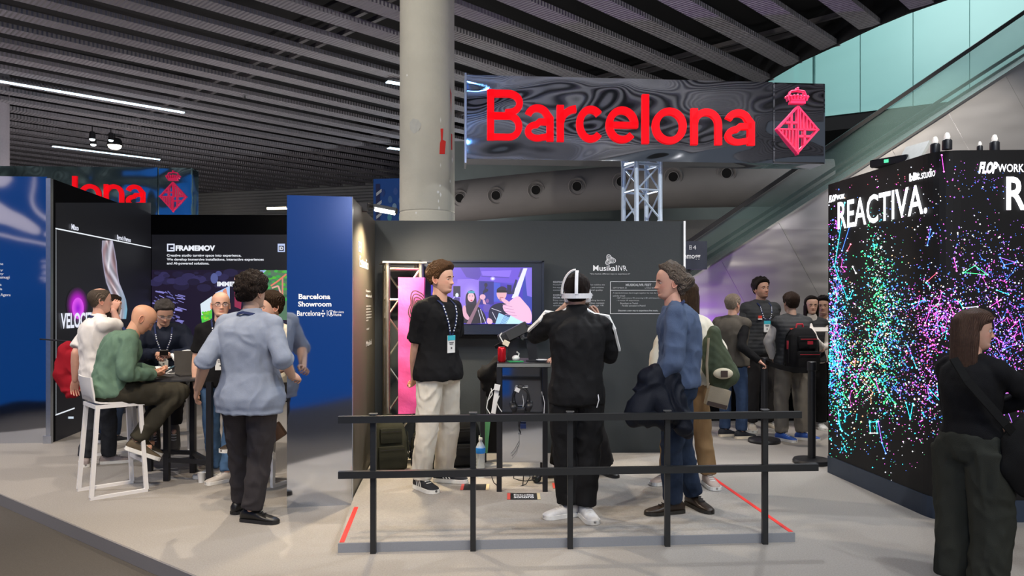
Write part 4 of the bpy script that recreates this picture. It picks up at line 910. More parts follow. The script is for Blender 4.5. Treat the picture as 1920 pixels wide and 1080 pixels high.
art.poly(Q([(1085, 155), (1112, 155), (1045, 360), (1005, 355)]), (.80, .80, 1.0), 13); art.poly(Q([(1060, 215), (1080, 158), (1068, 155), (1048, 215)]), (.10, .08, .3), 14); art.poly(Q([(1045, 235), (1020, 330), (1000, 330), (1032, 230)]), (.03, .03, .12), 14)
art.poly(Q(sm([(985, 380), (1050, 335), (1080, 370), (1142, 440), (1142, 530), (1085, 520), (1010, 480), (955, 450), (940, 400), (985, 400)], 2)), (.88, .52, .75), 15)
for i in range(4): art.line(Q([(945+i*6, 400+i*22), (1010+i*10, 415+i*20)]), .9, (.55, .25, .5), 16)
art.poly(Q(sm([(930, 355), (960, 360), (1000, 390), (985, 405), (945, 385)], 1)), (.85, .48, .66), 16)
art.build('display_image', mat_screen('tv_pixels', 1.15), tv)

# ================================================================== small truss with pink banner
warm_alu = mat('warm_toned_aluminium', (.60, .57, .50), .32, 1.0, noise=.15, nscale=40)  # warmer, mottled aluminium tone
bt = X(755, 6.95); tr1 = truss('truss_tower', (bt.x, 6.95, PZT), 1.83, .30, math.radians(14), 'short silver truss tower carrying the pink banner', None, .024, .44, mate=warm_alu)
pink = mat('pink_banner_fabric', (.66, .075, .29), .75, noise=.05, nscale=8, bump=.3, bscale=14)
bn_ = tag(empty('banner', tuple(X(772, 6.74)+Vector((0, 0, PZT)))), 'tall pink fabric banner with a black wavy ring logo wrapped on the truss', 'banner')
BA, BB_ = X(747, 6.71), X(796, 6.76)
zt = P(0, 520, 6.72).z; zb = P(0, 776, 6.72).z; mb = MB(); n = 14; m_ = 40
grid = []
for j in range(m_+1):
    z = zb+(zt-zb)*j/m_; row = []
    for i in range(n+1):
        a = i/n; wdt = .82+.18*(j/m_); p = BA.xy*(1-a)+BB_.xy*a
        p = Vector((BA.x-.002+(p.x-BA.x)*wdt, p.y)); yy = p.y-.02*math.sin(PI*a)+.004*math.sin(z*23+a*3); row.append((p.x, yy, z))
    grid.append(row)
rings_ = [r+[(x, y+.10, z) for x, y, z in r[::-1]] for r in grid]
mb.rings([[Vector(q) for q in r] for r in rings_]); world_parent(mb.build('fabric', pink, smooth=True, angle=60), bn_)
art = Art(BA, BB_, .050)
def wavyring(cx, cy, s, wd):
    pts = []
    for i in range(28):
        a = 2*PI*i/28; r = s*(1+.16*math.sin(3*a+1)+.07*math.sin(5*a)); pts.append((min(cx+r*.95*math.cos(a), 793.5), cy+r*1.35*math.sin(a)))
    for i in range(28):
        if pts[i][0] > 793 and pts[(i+1) % 28][0] > 793: continue
        art.line([pts[i], pts[(i+1) % 28]], wd, (.02, .01, .015))
for s in (4, 8, 12, 16, 20): wavyring(784, 575, s, 2.2)
art.build('logo_print', mat_print('black_ink'), bn_)

# ================================================================== COUNTER with stands
gloss = mat('mirror_gloss_panel', (.62, .64, .68), .06, 1.0, noise=.02)
ct = tag(empty('counter', tuple(X(979, 5.95)+Vector((0, 0, PZT)))), 'tall narrow black counter with a glossy front panel and four legs', 'counter')
dC = 5.83
def cx_(px, d=dC): return X(px, d).x
mb = MB(); mb.box(((cx_(932)+cx_(1032))/2, dC+.26, 1.045), (cx_(1032)-cx_(932), .56, .035), bev=.004); world_parent(mb.build('counter_top', black_m), ct)
mb = MB(); mb.box(((cx_(932)+cx_(1032))/2, dC-.023, 1.045), (cx_(1032)-cx_(932), .004, .026)); world_parent(mb.build('edge_band', mat('grey_edge_band', (.30, .30, .28), .3, .3)), ct)
mb = MB(); mb.box(((cx_(942)+cx_(1018))/2, dC+.005, .655), (cx_(1018)-cx_(942), .012, .74)); world_parent(mb.build('front_panel', gloss), ct)
for px, dy in ((936, .0), (1022, .0), (936, .5), (1022, .5)):
    mb = MB(); mb.box((cx_(px), dC+dy, PZT+.485), (.04, .04, .97), bev=.003); world_parent(mb.build('leg', black_m), ct)
mb = MB(); mb.box((cx_(979), dC+.5, .35), (cx_(1022)-cx_(936), .03, .03)); world_parent(mb.build('stretcher', black_m), ct)
# lower side cabinet behind the counter
sc_ = tag(empty('side_table', tuple(X(922, 6.72)+Vector((0, 0, PZT)))), 'dark side table behind the counter with a coat hung over it', 'table')
x0, x1 = X(901, 6.55).x, X(942, 6.55).x
mb = MB(); mb.box(((x0+x1)/2, 6.72, .90), (x1-x0, .5, .03)); world_parent(mb.build('table_top', black_m), sc_)
for x in (x0+.02, x1-.02):
    for y in (6.52, 6.90): mb = MB(); mb.box((x, y, (PZT+.885)/2), (.04, .04, .885-PZT)); world_parent(mb.build('leg', black_m), sc_)
mb = MB(); mb.box(((x0+x1)/2+.01, 6.9, .45), (x1-x0-.09, .02, .6)); world_parent(mb.build('back_board', black_matte), sc_)
# power strip hanging
q = tag(empty('power_strip', tuple(P(929, 790, 5.78))), 'white power strip hanging beside the counter with white cables', 'power strip')
whp = mat('white_plastic', (.78, .78, .76), .35, noise=.03)
a, b = P(933, 723, 5.78), P(925, 775, 5.78); mb = MB(); mb.bar(a, b, .035, .03, up=(0, -1, 0)); world_parent(mb.build('body', whp), q)
mb = MB(); mb.bar(P(933, 721, 5.765), P(931, 731, 5.765), .045, .04, up=(0, -1, 0)); world_parent(mb.build('plug', whp), q)
for pts in ([(928, 728), (920, 735), (915, 750), (912, 765), (919, 776)], [(936, 742), (931, 755), (936, 765), (941, 772)], [(921, 728), (923, 740), (914, 752)], [(920, 784), (930, 786), (936, 789), (941, 783)]):
    mb = MB(); mb.tube([P(x, y, 5.76) for x, y in sm_open(pts)] if False else [P(x, y, 5.76) for x, y in pts], .004, 6); world_parent(mb.build('cable', whp, smooth=True), q)
# headset hanging on the panel
q = tag(empty('headphones', tuple(P(977, 770, 5.77))), 'black over-ear headphones hanging on the glossy counter front', 'headphones')
mb = MB(); mb.tube([P(977+16*math.cos(a), 752+24*math.sin(a), 5.78) for a in np.linspace(PI*.92, PI*2.08, 16)], .008, 8); world_parent(mb.build('headband', black_m, smooth=True), q)
mb = MB(); mb.tube([P(977+12*math.cos(a), 745+22*math.sin(a), 5.80) for a in np.linspace(0, 2*PI, 18)], .004, 6); world_parent(mb.build('inner_band', black_m, smooth=True), q)
for px, py in ((963, 765), (992, 763)):
    mb = MB(); p = P(px, py, 5.77); mb.lathe((0, 0, -.02), [(.001, 0), (.035, 0), (.04, .012), (.04, .03), (.028, .045), (.001, .045)], 18, Matrix.Translation(p) @ Matrix.Rotation(math.radians(60 if px < 970 else -60), 4, 'Y')); world_parent(mb.build('ear_cup', black_m, smooth=True, angle=50), q)
mb = MB(); mb.box(P(973, 770, 5.77), (.10, .05, .05), bev=.018); world_parent(mb.build('controller', black_m), q)
for pts, m in (([(966, 731), (975, 727), (990, 726)], whp), ([(980, 742), (982, 755), (980, 765), (976, 772)], whp), ([(978, 783), (975, 795), (973, 806), (977, 815)], black_m), ([(968, 783), (972, 790), (972, 800)], black_m), ([(973, 815), (974, 830), (966, 845), (958, 855)], mat('grey_wire', (.25, .25, .25), .5)), ([(974, 815), (974, 835), (968, 850), (960, 860)], mat('grey_wire', (.25, .25, .25), .5))):
    mb = MB(); mb.tube([P(x, y, 5.785) for x, y in pts], .003 if m is black_m else .0022, 6); world_parent(mb.build('cable', m, smooth=True), q)
mb = MB(); mb.bar(P(966, 729, 5.76), P(974, 733, 5.76), .03, .02, up=(0, -1, 0)); world_parent(mb.build('tag', whp), q)
mb = MB(); mb.box(P(981, 799, 5.78), (.045, .02, .035)); world_parent(mb.build('adapter', mat('dark_blue_plastic', (.01, .02, .08), .4)), q)
# things on the counter top
ZC = 1.0625
def on_top(px, d): return Vector((X(px, d).x, d, ZC))
q = tag(empty('drink_can', on_top(941, 5.90)), 'red drink can on the left end of the counter', 'can')
can_m = mat('red_can', (.55, .012, .02), .25, .5, noise=.1, nscale=20)
mb = MB(); mb.lathe((0, 0, 0), [(.001, .003), (.024, .0), (.032, .010), (.033, .02), (.033, .105), (.028, .117), (.026, .118), (.026, .1225), (.024, .1225), (.023, .117), (.001, .117)], 24); mb.build('can_body', can_m, q, smooth=True, angle=50)
mb = MB(); mb.box((0, -.004, .1185), (.012, .02, .002)); mb.lathe((0, 0, .1172), [(.0232, 0), (.0255, 0), (.0255, .006), (.0232, .006)], 24); mb.build('lid', alu, q, smooth=True, angle=50)
dev = mat('black_device_plastic', (.022, .022, .024), .4, noise=.1)
q = tag(empty('headset_stand', on_top(958, 6.05)), 'left black stand with a tilted black device and a white plug dangling', 'stand')
mb = MB(); mb.box((0, 0, .006), (.14, .14, .012), bev=.004); mb.build('base', dev, q)
mb = MB(); mb.bar((0, 0, .01), (.03, 0, .19), .075, .05, up=(0, 1, 0)); mb.build('column', dev, q)
hd = Matrix.Translation((.02, -.02, .225)) @ Matrix.Rotation(math.radians(-27), 4, 'Y'); mb = MB(); mb.box((0, 0, 0), (.26, .14, .085), hd, bev=.02); mb.build('device', dev, q)
mb = MB(); mb.box((-.14, 0, -.035), (.09, .10, .03), hd, bev=.01); mb.build('face_pad', black_matte, q)
mb = MB(); mb.box((.03, -.075, .0), (.17, .004, .075), hd); mb.build('side_plate', mat('grey_device_side', (.045, .045, .045), .5), q)
mb = MB(); mb.tube([P(x, y, 5.9)-q.location for x, y in ((941, 624), (937, 630), (942, 640), (946, 645))], .005, 6); mb.build('cable', whp, q, smooth=True)
mb = MB(); mb.box((0, 0, 0), (.05, .02, .04), Matrix.Translation(P(949, 643.5, 5.89)-q.location) @ Matrix.Rotation(math.radians(25), 4, 'Y'), bev=.004); mb.build('plug', mat('cream_plug', (.85, .75, .55), .4), q)
q = tag(empty('headset_stand', on_top(1000, 6.02)), 'right black stand with a small shelf arm beside the man in the headset', 'stand')
mb = MB(); mb.box((0, 0, .006), (.12, .14, .012), bev=.004); mb.build('base', dev, q)
mb = MB(); mb.bar((.0, 0, .01), (-.03, 0, .23), .075, .045, up=(0, 1, 0)); mb.build('column', dev, q)
mb = MB(); mb.box((-.03, 0, .24), (.075, .06, .09), bev=.012); mb.build('head', dev, q)
mb = MB(); mb.box((.0, -.03, .195), (.16, .08, .01), Matrix.Rotation(math.radians(-6), 4, 'Y')); mb.build('shelf', mat('grey_device_side', (.045, .045, .045), .5), q)
mb = MB(); mb.ball((-.085, 0, .20), (.022, .02, .035)); mb.ball((-.08, 0, .235), (.02, .02, .018)); mb.build('joint', mat('grey_joint', (.30, .30, .31), .4), q, smooth=True)
q = tag(empty('phone', on_top(966, 5.90), .25), 'phone with a green lit edge lying on the counter', 'phone'); mb = MB(); mb.box((0, 0, .005), (.12, .07, .009), bev=.003); mb.build('body', mat('green_phone', (.03, .30, .10), .3), q)
q = tag(empty('controller', on_top(967, 5.98), .5), 'small white controller leaning by the left stand', 'controller'); mb = MB(); mb.ball((0, 0, .025), (.035, .025, .024)); mb.build('body', whp, q, smooth=True); mb = MB(); mb.tube([(.02, 0, .03), (.03, 0, .06), (.01, 0, .075)], .006, 8); mb.build('handle', whp, q, smooth=True)
q = tag(empty('plate', on_top(1016, 5.90)), 'small white dish on the right end of the counter', 'dish'); mb = MB(); mb.lathe((0, 0, 0), [(.001, .004), (.025, .003), (.045, .016), (.047, .02), (.042, .02), (.001, .008)], 24); mb.build('dish', whp, q, smooth=True)

# floor stickers
def sticker(px0, px1, py0, py1, txt, lab):
    A = G(px0, (py0+py1)/2, PZT); B = G(px1, (py0+py1)/2, PZT); y0 = G(px0, py1, PZT).y; y1 = G(px0, py0, PZT).y
    q = tag(empty('floor_sticker', ((A.x+B.x)/2, (y0+y1)/2, PZT)), lab, 'sticker', 'stickers on the platform'); w_ = B.x-A.x; h_ = y1-y0
    mb = MB(); mb.box((0, 0, .0012), (w_, h_, .002)); mb.build('sheet', mat('black_sticker', (.02, .02, .02), .5), q)
    for s, c, m in ((-1, 'red', mat('red_sticker_end', (.7, .10, .08), .5)), (1, 'cream', mat('cream_sticker_end', (.6, .5, .3), .5))):
        mb = MB(); mb.box((s*(w_/2-.012), 0, .0026), (.024, h_, .001)); mb.build('end_band', m, q)
    if txt:
        for i, t in enumerate(txt):
            v, fs = text_data(t, 0, .02); x0, x1, z0, z1 = v[:, 0].min(), v[:, 0].max(), v[:, 1].min(), v[:, 1].max(); mb = MB()
            mb.add([((c[0]-x0)/(x1-x0)*w_*.6-w_*.3, (c[1]-z0)/(z1-z0)*h_*.26+(.08-.38*i)*h_, .0030) for c in v], fs); mb.build('lettering', white_v, q)
sticker(951, 1013, 925, 937, ('Estudio', 'sonoro'), 'black floor sticker with white lettering in front of the counter')
sticker(864, 917, 908, 919, None, 'black floor sticker beside the striped shoes'); sticker(1036, 1062, 906, 916, None, 'black floor sticker at the feet of the man in the headset')
# cables under the counter
q = tag(empty('cable', tuple(G(975, 905, PZT))), 'tangle of thin black cables under the counter', 'cable')
wire = mat('black_wire', (.015, .015, .015), .5)
for pts in ([(924, 880), (922, 895), (926, 905), (934, 912)], [(964, 880), (963, 897), (972, 900), (985, 902), (1003, 899)], [(983, 878), (980, 912)], [(990, 880), (994, 895), (986, 908), (975, 915), (965, 912)]):
    mb = MB(); mb.tube([P(x, min(y, 905+(i*3)), 6.0)if False else P(x, min(y, 912), 6.0-.0*i) for i, (x, y) in enumerate(pts)], .004, 6); world_parent(mb.build('strand', wire, smooth=True), q)
p = G(1006, 905, PZT); q = tag(empty('webcam', (p.x, p.y, PZT)), 'small round black gadget lying by the counter leg', 'gadget'); mb = MB(); mb.ball((0, 0, .035), (.04, .035, .035)); mb.build('body', black_m, q, smooth=True); mb = MB(); mb.tube([(0, -.03, .03), (0, -.045, .028)], .015, 10); mb.build('lens', mat('dark_lens', (.01, .02, .02), .1), q)
# bottle
p = G(901, 875, PZT); p = Vector((X(901, 6.3).x, 6.3, PZT)); q = tag(empty('water_bottle', tuple(p)), 'clear plastic water bottle with blue label behind the railing', 'bottle')
pet = mat('clear_plastic', (.85, .9, .9), .06, alpha=.35)
prof = [(.001, .004), (.034, 0), (.038, .01)]+[(.038-.0025*(i % 2), .02+i*.012) for i in range(13)]+[(.038, .185), (.040, .20), (.040, .25), (.036, .262), (.024, .285), (.014, .30), (.014, .315), (.001, .315)]
mb = MB(); mb.lathe((0, 0, 0), prof, 24); mb.build('bottle_body', pet, q, smooth=True)
mb = MB(); mb.lathe((0, 0, 0), [(.0405, .205), (.0412, .207), (.0412, .248), (.0405, .25)], 24); mb.build('label_wrap', mat('blue_label', (.02, .22, .65), .4, noise=.3, nscale=25), q, smooth=True)
mb = MB(); mb.lathe((0, 0, .312), [(.001, 0), (.016, 0), (.016, .02), (.001, .022)], 16); mb.build('cap', whp, q, smooth=True, angle=40)
# flood light with arm on the side wall
def flood(root_p, a, b, lab, em, armend):
    q = tag(empty('floodlight', tuple(root_p)), lab, 'lamp', 'arm floodlights'); d = (b-a)
    mb = MB(); mb.bar(a, b, .10, .045); world_parent(mb.build('housing', mat('dark_lamp_housing', (.03, .035, .04), .4)), q)
    dn = Vector((0, -.032, -.022)); mb = MB(); mb.bar(a+d*.06+dn, b-d*.06+dn, .05, .03); world_parent(mb.build('lens', em), q)
    mb = MB(); mb.tube([armend, (armend+a)/2+Vector((0, 0, .02)), a], .015, 8); mb.box(tuple(armend), (.07, .07, .07)); world_parent(mb.build('arm', black_m, smooth=True, angle=40), q)
flood(P(690, 388, 6.3), P(702, 388, 6.35), P(744, 396, 6.35), 'bright floodlight on an arm above the lit side wall', mat('flood_glow', (1, 1, .95), .5, emis=(1, .95, .85), estr=7), P(682, 389, 6.3))
flood(P(530, 402, 11.3), P(500, 389, 11.3), P(541, 388, 11.3), 'warm floodlight on the black back wall, left of the mirrored panel top', mat('flood_glow_warm', (1, .9, .7), .5, emis=(1, .84, .55), estr=9), P(556, 398, 11.35))
p = P(712, 400, 6.35); spot(tuple(p+Vector((.16, -.05, -.05))), (-1.27, 6.2, 1.0), 170, 135, (1, .82, .52), .8, .04)
spot(tuple(p+Vector((.1, -.05, -.05))), (-.3, 7.3, .9), 120, 120, (1, .86, .66), 1, .05)

# ================================================================== stanchions
def stanchion(x, y, h, lab):
    q = tag(empty('stanchion', (x, y, 0)), lab, 'stanchion', 'black queue posts')
    mb = MB(); mb.lathe((0, 0, 0), [(.001, 0), (.17, 0), (.175, .02), (.165, .04), (.05, .05), (.001, .05)], 32); mb.build('base', black_m, q, smooth=True, angle=40)
    mb = MB(); mb.lathe((0, 0, 0), [(.001, .045), (.036, .045), (.036, h-.09), (.042, h-.085), (.042, h-.005), (.036, h), (.001, h)], 20); mb.build('post', black_m, q, smooth=True, angle=40)
    return q
p1 = G(1433, 829, 0); p2 = G(1522, 868, 0)
stanchion(p1.x, p1.y, .93, 'black queue post by the gloved hand of the man in the grey vest'.replace('gloved ', '')); stanchion(p2.x, p2.y, .97, 'black queue post just left of the LED wall')
q = tag(empty('barrier_belt', (p1.x, p1.y, .86)), 'black belt strung between the two queue posts', 'belt'); mb = MB()
a = Vector((p1.x, p1.y, .885)); b = Vector((p2.x, p2.y, .885)); nseg = 8
pts_ = [a.lerp(b, i/nseg)-Vector((0, 0, .03*math.sin(PI*i/nseg))) for i in range(nseg+1)]
for i in range(nseg): mb.bar(pts_[i], pts_[i+1], .004, .05)
world_parent(mb.build('strap', black_matte), q)

# ================================================================== table & stools on the left
tb_ = tag(empty('high_table', (X(335, 6.85).x, 6.85, 0)), 'round black high table with black steel legs at the left', 'table')
dkt = mat('dark_grey_table_top', (.045, .045, .047), .35, noise=.15, nscale=12)
mb = MB(); mb.lathe((0, 0, 0), [(.001, .86), (.60, .86), (.62, .868), (.62, .882), (.60, .892), (.001, .892)], 56); mb.build('table_top', dkt, tb_, smooth=True, angle=30)
for px, s in ((313, 218), (393, 221), (281, 206), (362, 208)):
    d = F/s; mb = MB(); x = X(px, d).x; mb.box((x, d, .43), (.045, .045, .86)); world_parent(mb.build('leg', black_m), tb_)
L = lambda px, s, z: Vector((X(px, F/s).x, F/s, z))
for a, b in (((313, 218), (393, 221)), ((281, 206), (362, 208)), ((313, 218), (281, 206)), ((393, 221), (362, 208))):
    mb = MB(); mb.bar(L(*a, .18), L(*b, .18), .035, .035); world_parent(mb.build('stretcher', black_m), tb_)
stool_m = mat('white_stool_lacquer', (.82, .80, .78), .35, noise=.03)
def make_stool():
    r = empty('bar_stool', (0, 0, 0)); tag(r, 'white bar stool', 'stool', 'white bar stools')
    for s in (-1, 1):
        mb = MB(); mb.box((s*.19, 0, .0125), (.03, .42, .025)); mb.build('sled_rail', stool_m, r)
        for y0, y1 in ((-.20, -.15), (.20, .16)):
            mb = MB(); mb.bar((s*.19, y0, .02), (s*.165, y1, .72), .03, .03, up=(0, 1, 0)); mb.build('leg', stool_m, r)
    mb = MB(); mb.bar((-.175, .19, .25), (.175, .19, .25), .03, .03); mb.build('footrest', stool_m, r)
    mb = MB(); mb.box((0, .01, .715), (.36, .36, .03)); mb.build('seat_frame', stool_m, r)
    # one-piece shell: seat curving up into the backrest
    mb = MB(); prof = [(.19, .745), (.10, .738), (-.05, .738), (-.13, .745), (-.17, .765), (-.192, .81), (-.203, .88), (-.212, .95)]
    rings = []
    for i, (y, z) in enumerate(prof):
        ring = []; w_ = .18 if i else .17
        for a in np.linspace(-1, 1, 9): ring.append(Vector((a*w_, y+(.02*a*a if i > 4 else 0), z+(.006*a*a if i < 4 else 0))))
        for a in np.linspace(1, -1, 9):
            n = Vector((0, -.014, .0)) if i > 4 else Vector((0, -.005 if i > 3 else 0, -.014)); ring.append(Vector((a*w_, y+(.02*a*a if i > 4 else 0), z+(.006*a*a if i < 4 else 0)))+n)
        rings.append(ring)
    mb.rings(rings); mb.build('seat_shell', stool_m, r, smooth=True, angle=50)
    return r
st1 = make_stool(); st1.location = (-3.245, 6.065, 0); st1.rotation_euler.z = math.radians(-47); st1['label'] = 'white bar stool the man in the green sweater sits on'
for (px, d, hd, lab) in ((318, 7.45, (.45, -.9), 'white bar stool under the man in the navy jacket'), (512, 6.45, (-.45, -.9), 'white bar stool just left of the mirrored panel'), (212, 7.38, (.8, .5), 'white bar stool mostly hidden behind the man in the white polo')):
    c = copy_tree(st1); c.location = (X(px, d).x, d, 0); c.rotation_euler.z = math.atan2(-hd[0], hd[1]); c['label'] = lab
# on the table
ZT = .892
def tt(px, py): d = F*(CH-ZT)/(py-HZ); return Vector(((px-960)*d/F, d, ZT))
q = tag(empty('laptop', tuple(tt(368, 703)), math.radians(215)), 'dark laptop with its lid up on the high table', 'laptop')
lap = mat('dark_laptop_shell', (.045, .040, .035), .45)
mb = MB(); mb.box((0, 0, .008), (.31, .22, .014), bev=.004); mb.build('base', lap, q); mb = MB(); mb.box((0, 0, .10), (.31, .008, .21), Matrix.Translation((0, -.11, .01)) @ Matrix.Rotation(math.radians(14), 4, 'X'), bev=.003); mb.build('lid', lap, q)
q = tag(empty('headset', tuple(tt(295, 703))), 'small white headset lying on the table by the phone', 'headset'); mb = MB(); mb.ball((0, 0, .04), (.075, .045, .038)); mb.build('visor', whp, q, smooth=True); mb = MB(); mb.tube([(.07, 0, .05), (.10, .03, .06), (.12, 0, .04), (.10, -.03, .03)], .012, 8); mb.build('strap', whp, q, smooth=True)
q = tag(empty('headset', tuple(tt(352, 694))), 'larger white headset standing behind the laptop', 'headset'); mb = MB(); mb.ball((0, 0, .10), (.13, .09, .095)); mb.build('visor', whp, q, smooth=True); mb = MB(); mb.tube([(-.12, 0, .10), (-.17, .05, .14), (-.15, .12, .10)], .018, 8); mb.build('strap', whp, q, smooth=True)
q = tag(empty('cable', tuple(tt(328, 701))), 'short white cable lying on the table', 'cable'); mb = MB(); mb.tube([(-.08, 0, .005), (-.03, -.02, .005), (0, .02, .005), (.05, .0, .005), (.09, .01, .005)], .005, 6); mb.build('cord', whp, q, smooth=True)
p = G(378, 905, 0); q = tag(empty('paper_cup', (p.x, p.y, 0)), 'white paper cup on the floor under the table', 'cup'); mb = MB(); mb.lathe((0, 0, 0), [(.001, .002), (.025, .002), (.034, .085), (.036, .088), (.033, .088), (.024, .01), (.001, .008)], 24); mb.build('cup_body', whp, q, smooth=True, angle=50)
# ================================================================== PEOPLE
ZS = [0, .012, .028, .045, .07, .10, .13, .16, .19, .213, .228, .235]
FR = [.050, .076, .088, .086, .089, .089, .092, .091, .082, .060, .032, .004]
BK = [.000, -.015, -.035, -.050, -.070, -.090, -.103, -.105, -.092, -.066, -.036, -.004]
WD = [.024, .040, .050, .057, .064, .070, .0755, .077, .069, .051, .029, .004]
FR_F = [.046, .071, .083, .081, .085, .085, .089, .089, .081, .060, .032, .004]
WD_F = [.018, .032, .042, .050, .059, .067, .073, .075, .068, .051, .029, .004]
def smooth_interp(x, xs, ys):
    # monotone-ish Catmull-Rom
    xs = np.array(xs); ys = np.array(ys); x = np.asarray(x); i = np.clip(np.searchsorted(xs, x)-1, 0, len(xs)-2)
    m = np.gradient(ys, xs); h = xs[i+1]-xs[i]; t = (x-xs[i])/h
    return (2*t**3-3*t**2+1)*ys[i]+(t**3-2*t**2+t)*h*m[i]+(-2*t**3+3*t**2)*ys[i+1]+(t**3-t**2)*h*m[i+1]
def head_surface(NA, NZ, female=False):
    tz = np.linspace(0, 1, NZ); z = .235*(.5-.5*np.cos(PI*tz))*.35+.235*tz*.65
    a = np.linspace(0, 2*PI, NA, endpoint=False)
    f = smooth_interp(z, ZS, FR_F if female else FR); b = smooth_interp(z, ZS, BK); w_ = smooth_interp(z, ZS, WD_F if female else WD)
    f[-1] = b[-1] = 0; w_[-1] = .001; f[-1] = .001
    c = (f+b)/2; r = (f-b)/2
    s, co = np.sin(a), np.cos(a)
    x = np.sign(s)[None, :]*(np.abs(s)[None, :]**.92)*w_[:, None]
    y = c[:, None]+np.sign(co)[None, :]*(np.abs(co)[None, :]**.86)*r[:, None]
    Zg = np.repeat(z[:, None], NA, 1)
    return x, y, Zg
def grid_faces(NA, NZ):
    fs = []
    for i in range(NZ-1):
        for j in range(NA): a = i*NA+j; b = i*NA+(j+1) % NA; fs.append((a, b, b+NA, a+NA))
    fs.append(tuple(range(NA))[::-1]); fs.append(tuple((NZ-1)*NA+j for j in range(NA))); return fs
def head_template(female=False, stubble=0.0, beard=0.0):
    NA, NZ = 72, 64; x, y, z = head_surface(NA, NZ, female)
    front = (y > .02)
    G_ = lambda v, c, s: np.exp(-((v-c)/s)**2)
    nose = np.where(z > .082, np.clip((.128-z)/(.128-.082), 0, 1)**1.25*.025, np.clip((z-.070)/.012, 0, 1)*.025)
    nw = .0085+.006*G_(z, .080, .012)
    y = y+front*nose*np.exp(-(x/nw)**2)*1.0+front*.004*G_(z, .120, .02)*np.exp(-(x/.008)**2)
    y = y-front*.011*G_(np.abs(x), .031, .014)*G_(z, .117, .011)          # eye sockets
    y = y+front*.004*G_(np.abs(x), .028, .022)*G_(z, .135, .006)          # brow
    y = y+front*.003*G_(np.abs(x), .045, .014)*G_(z, .095, .014)          # cheek
    y = y+front*.0055*np.exp(-(x/.019)**2)*(G_(z, .061, .0045)+G_(z, .052, .0045))-front*.004*np.exp(-(x/.024)**2)*G_(z, .0565, .002)
    y = y-front*.004*np.exp(-(x/.02)**2)*G_(z, .042, .006)
    col = np.ones((NZ, NA, 3))
    lip = front*np.clip(np.exp(-(np.abs(x)/.021)**6)*(G_(z, .0565, .009)), 0, 1); col = col*(1-lip[..., None]*np.array([.15, .42, .38]))
    flush = front*(G_(np.abs(x), .042, .02)*G_(z, .092, .02)+.9*np.exp(-(x/.014)**2)*G_(z, .083, .012)); col = col*(1-flush[..., None]*np.array([.0, .14, .14]))
    if stubble or beard:
        m = np.clip((.074-z)/.02, 0, 1)*np.clip((y-.0)/.02, 0, 1)+np.clip((y+.01)/.02, 0, 1)*np.clip((.09-z)/.03, 0, 1)*np.clip((np.abs(x)-.04)/.01, 0, 1)
        m = np.clip(m+front*G_(z, .067, .004)*np.exp(-(x/.024)**4), 0, 1)*(1-lip); k = max(stubble, beard)
        col = col*(1-m[..., None]*k*np.array([.5, .55, .58]))
    V = np.stack([x, y, z], -1).reshape(-1, 3); C = col.reshape(-1, 3); Fs = grid_faces(NA, NZ)
    # ears
    for s in (-1, 1):
        n0 = len(V); NA2, NB = 20, 8; vs = []
        for i in range(NA2):
            a = 2*PI*i/NA2; ry, rz = .017, .031; cy, cz = -.012, .103
            rr = 1.0-.18*(math.sin(a) < 0)*abs(math.sin(a))
            for j in range(NB):
                bq = 2*PI*j/NB; t = .0048
                yy = cy+math.cos(a)*(ry*rr+t*math.cos(bq))-.25*(math.sin(a)*rz); zz = cz+math.sin(a)*(rz*rr+t*math.cos(bq))
                vs.append((s*(.0735+.008*(1-math.cos(a))*.5+t*math.sin(bq)), yy, zz))
        for i in range(NA2):
            for j in range(NB): a0 = n0+i*NB+j; a1 = n0+i*NB+(j+1) % NB; b0 = n0+((i+1) % NA2)*NB+j; b1 = n0+((i+1) % NA2)*NB+(j+1) % NB; Fs.append((a0, b0, b1, a1))
        V = np.vstack([V, vs]); C = np.vstack([C, np.tile([1, .88, .86], (len(vs), 1))])
        n0 = len(V); vs = [(s*.077, -.012-.25*math.sin(2*PI*i/12)*.026+math.cos(2*PI*i/12)*.014, .103+math.sin(2*PI*i/12)*.026) for i in range(12)]
        Fs.append(tuple(n0+i for i in range(12))); V = np.vstack([V, vs]); C = np.vstack([C, np.tile([.8, .6, .56], (12, 1))])
    # eyelids
    for s in (-1, 1):
        for lo, hi in ((10, 75), (-75, -22)):
            n0 = len(V); vs = []; m = 10; k = 5
            for i in range(k+1):
                el = math.radians(lo+(hi-lo)*i/k)
                for j in range(m+1):
                    az = math.radians(-75+150*j/m); r = .0136
                    vs.append((s*.031+r*math.cos(el)*math.sin(az), .0715+r*math.cos(el)*math.cos(az), .117+r*math.sin(el)))
            for i in range(k):
                for j in range(m): a0 = n0+i*(m+1)+j; Fs.append((a0, a0+1, a0+m+2, a0+m+1))
            V = np.vstack([V, vs]); C = np.vstack([C, np.tile([.92, .80, .78], (len(vs), 1))])
    return V, Fs, C
HEADS = {}
def get_head(female, stubble):
    k = (female, stubble)
    if k not in HEADS: HEADS[k] = head_template(female, stubble)
    return HEADS[k]
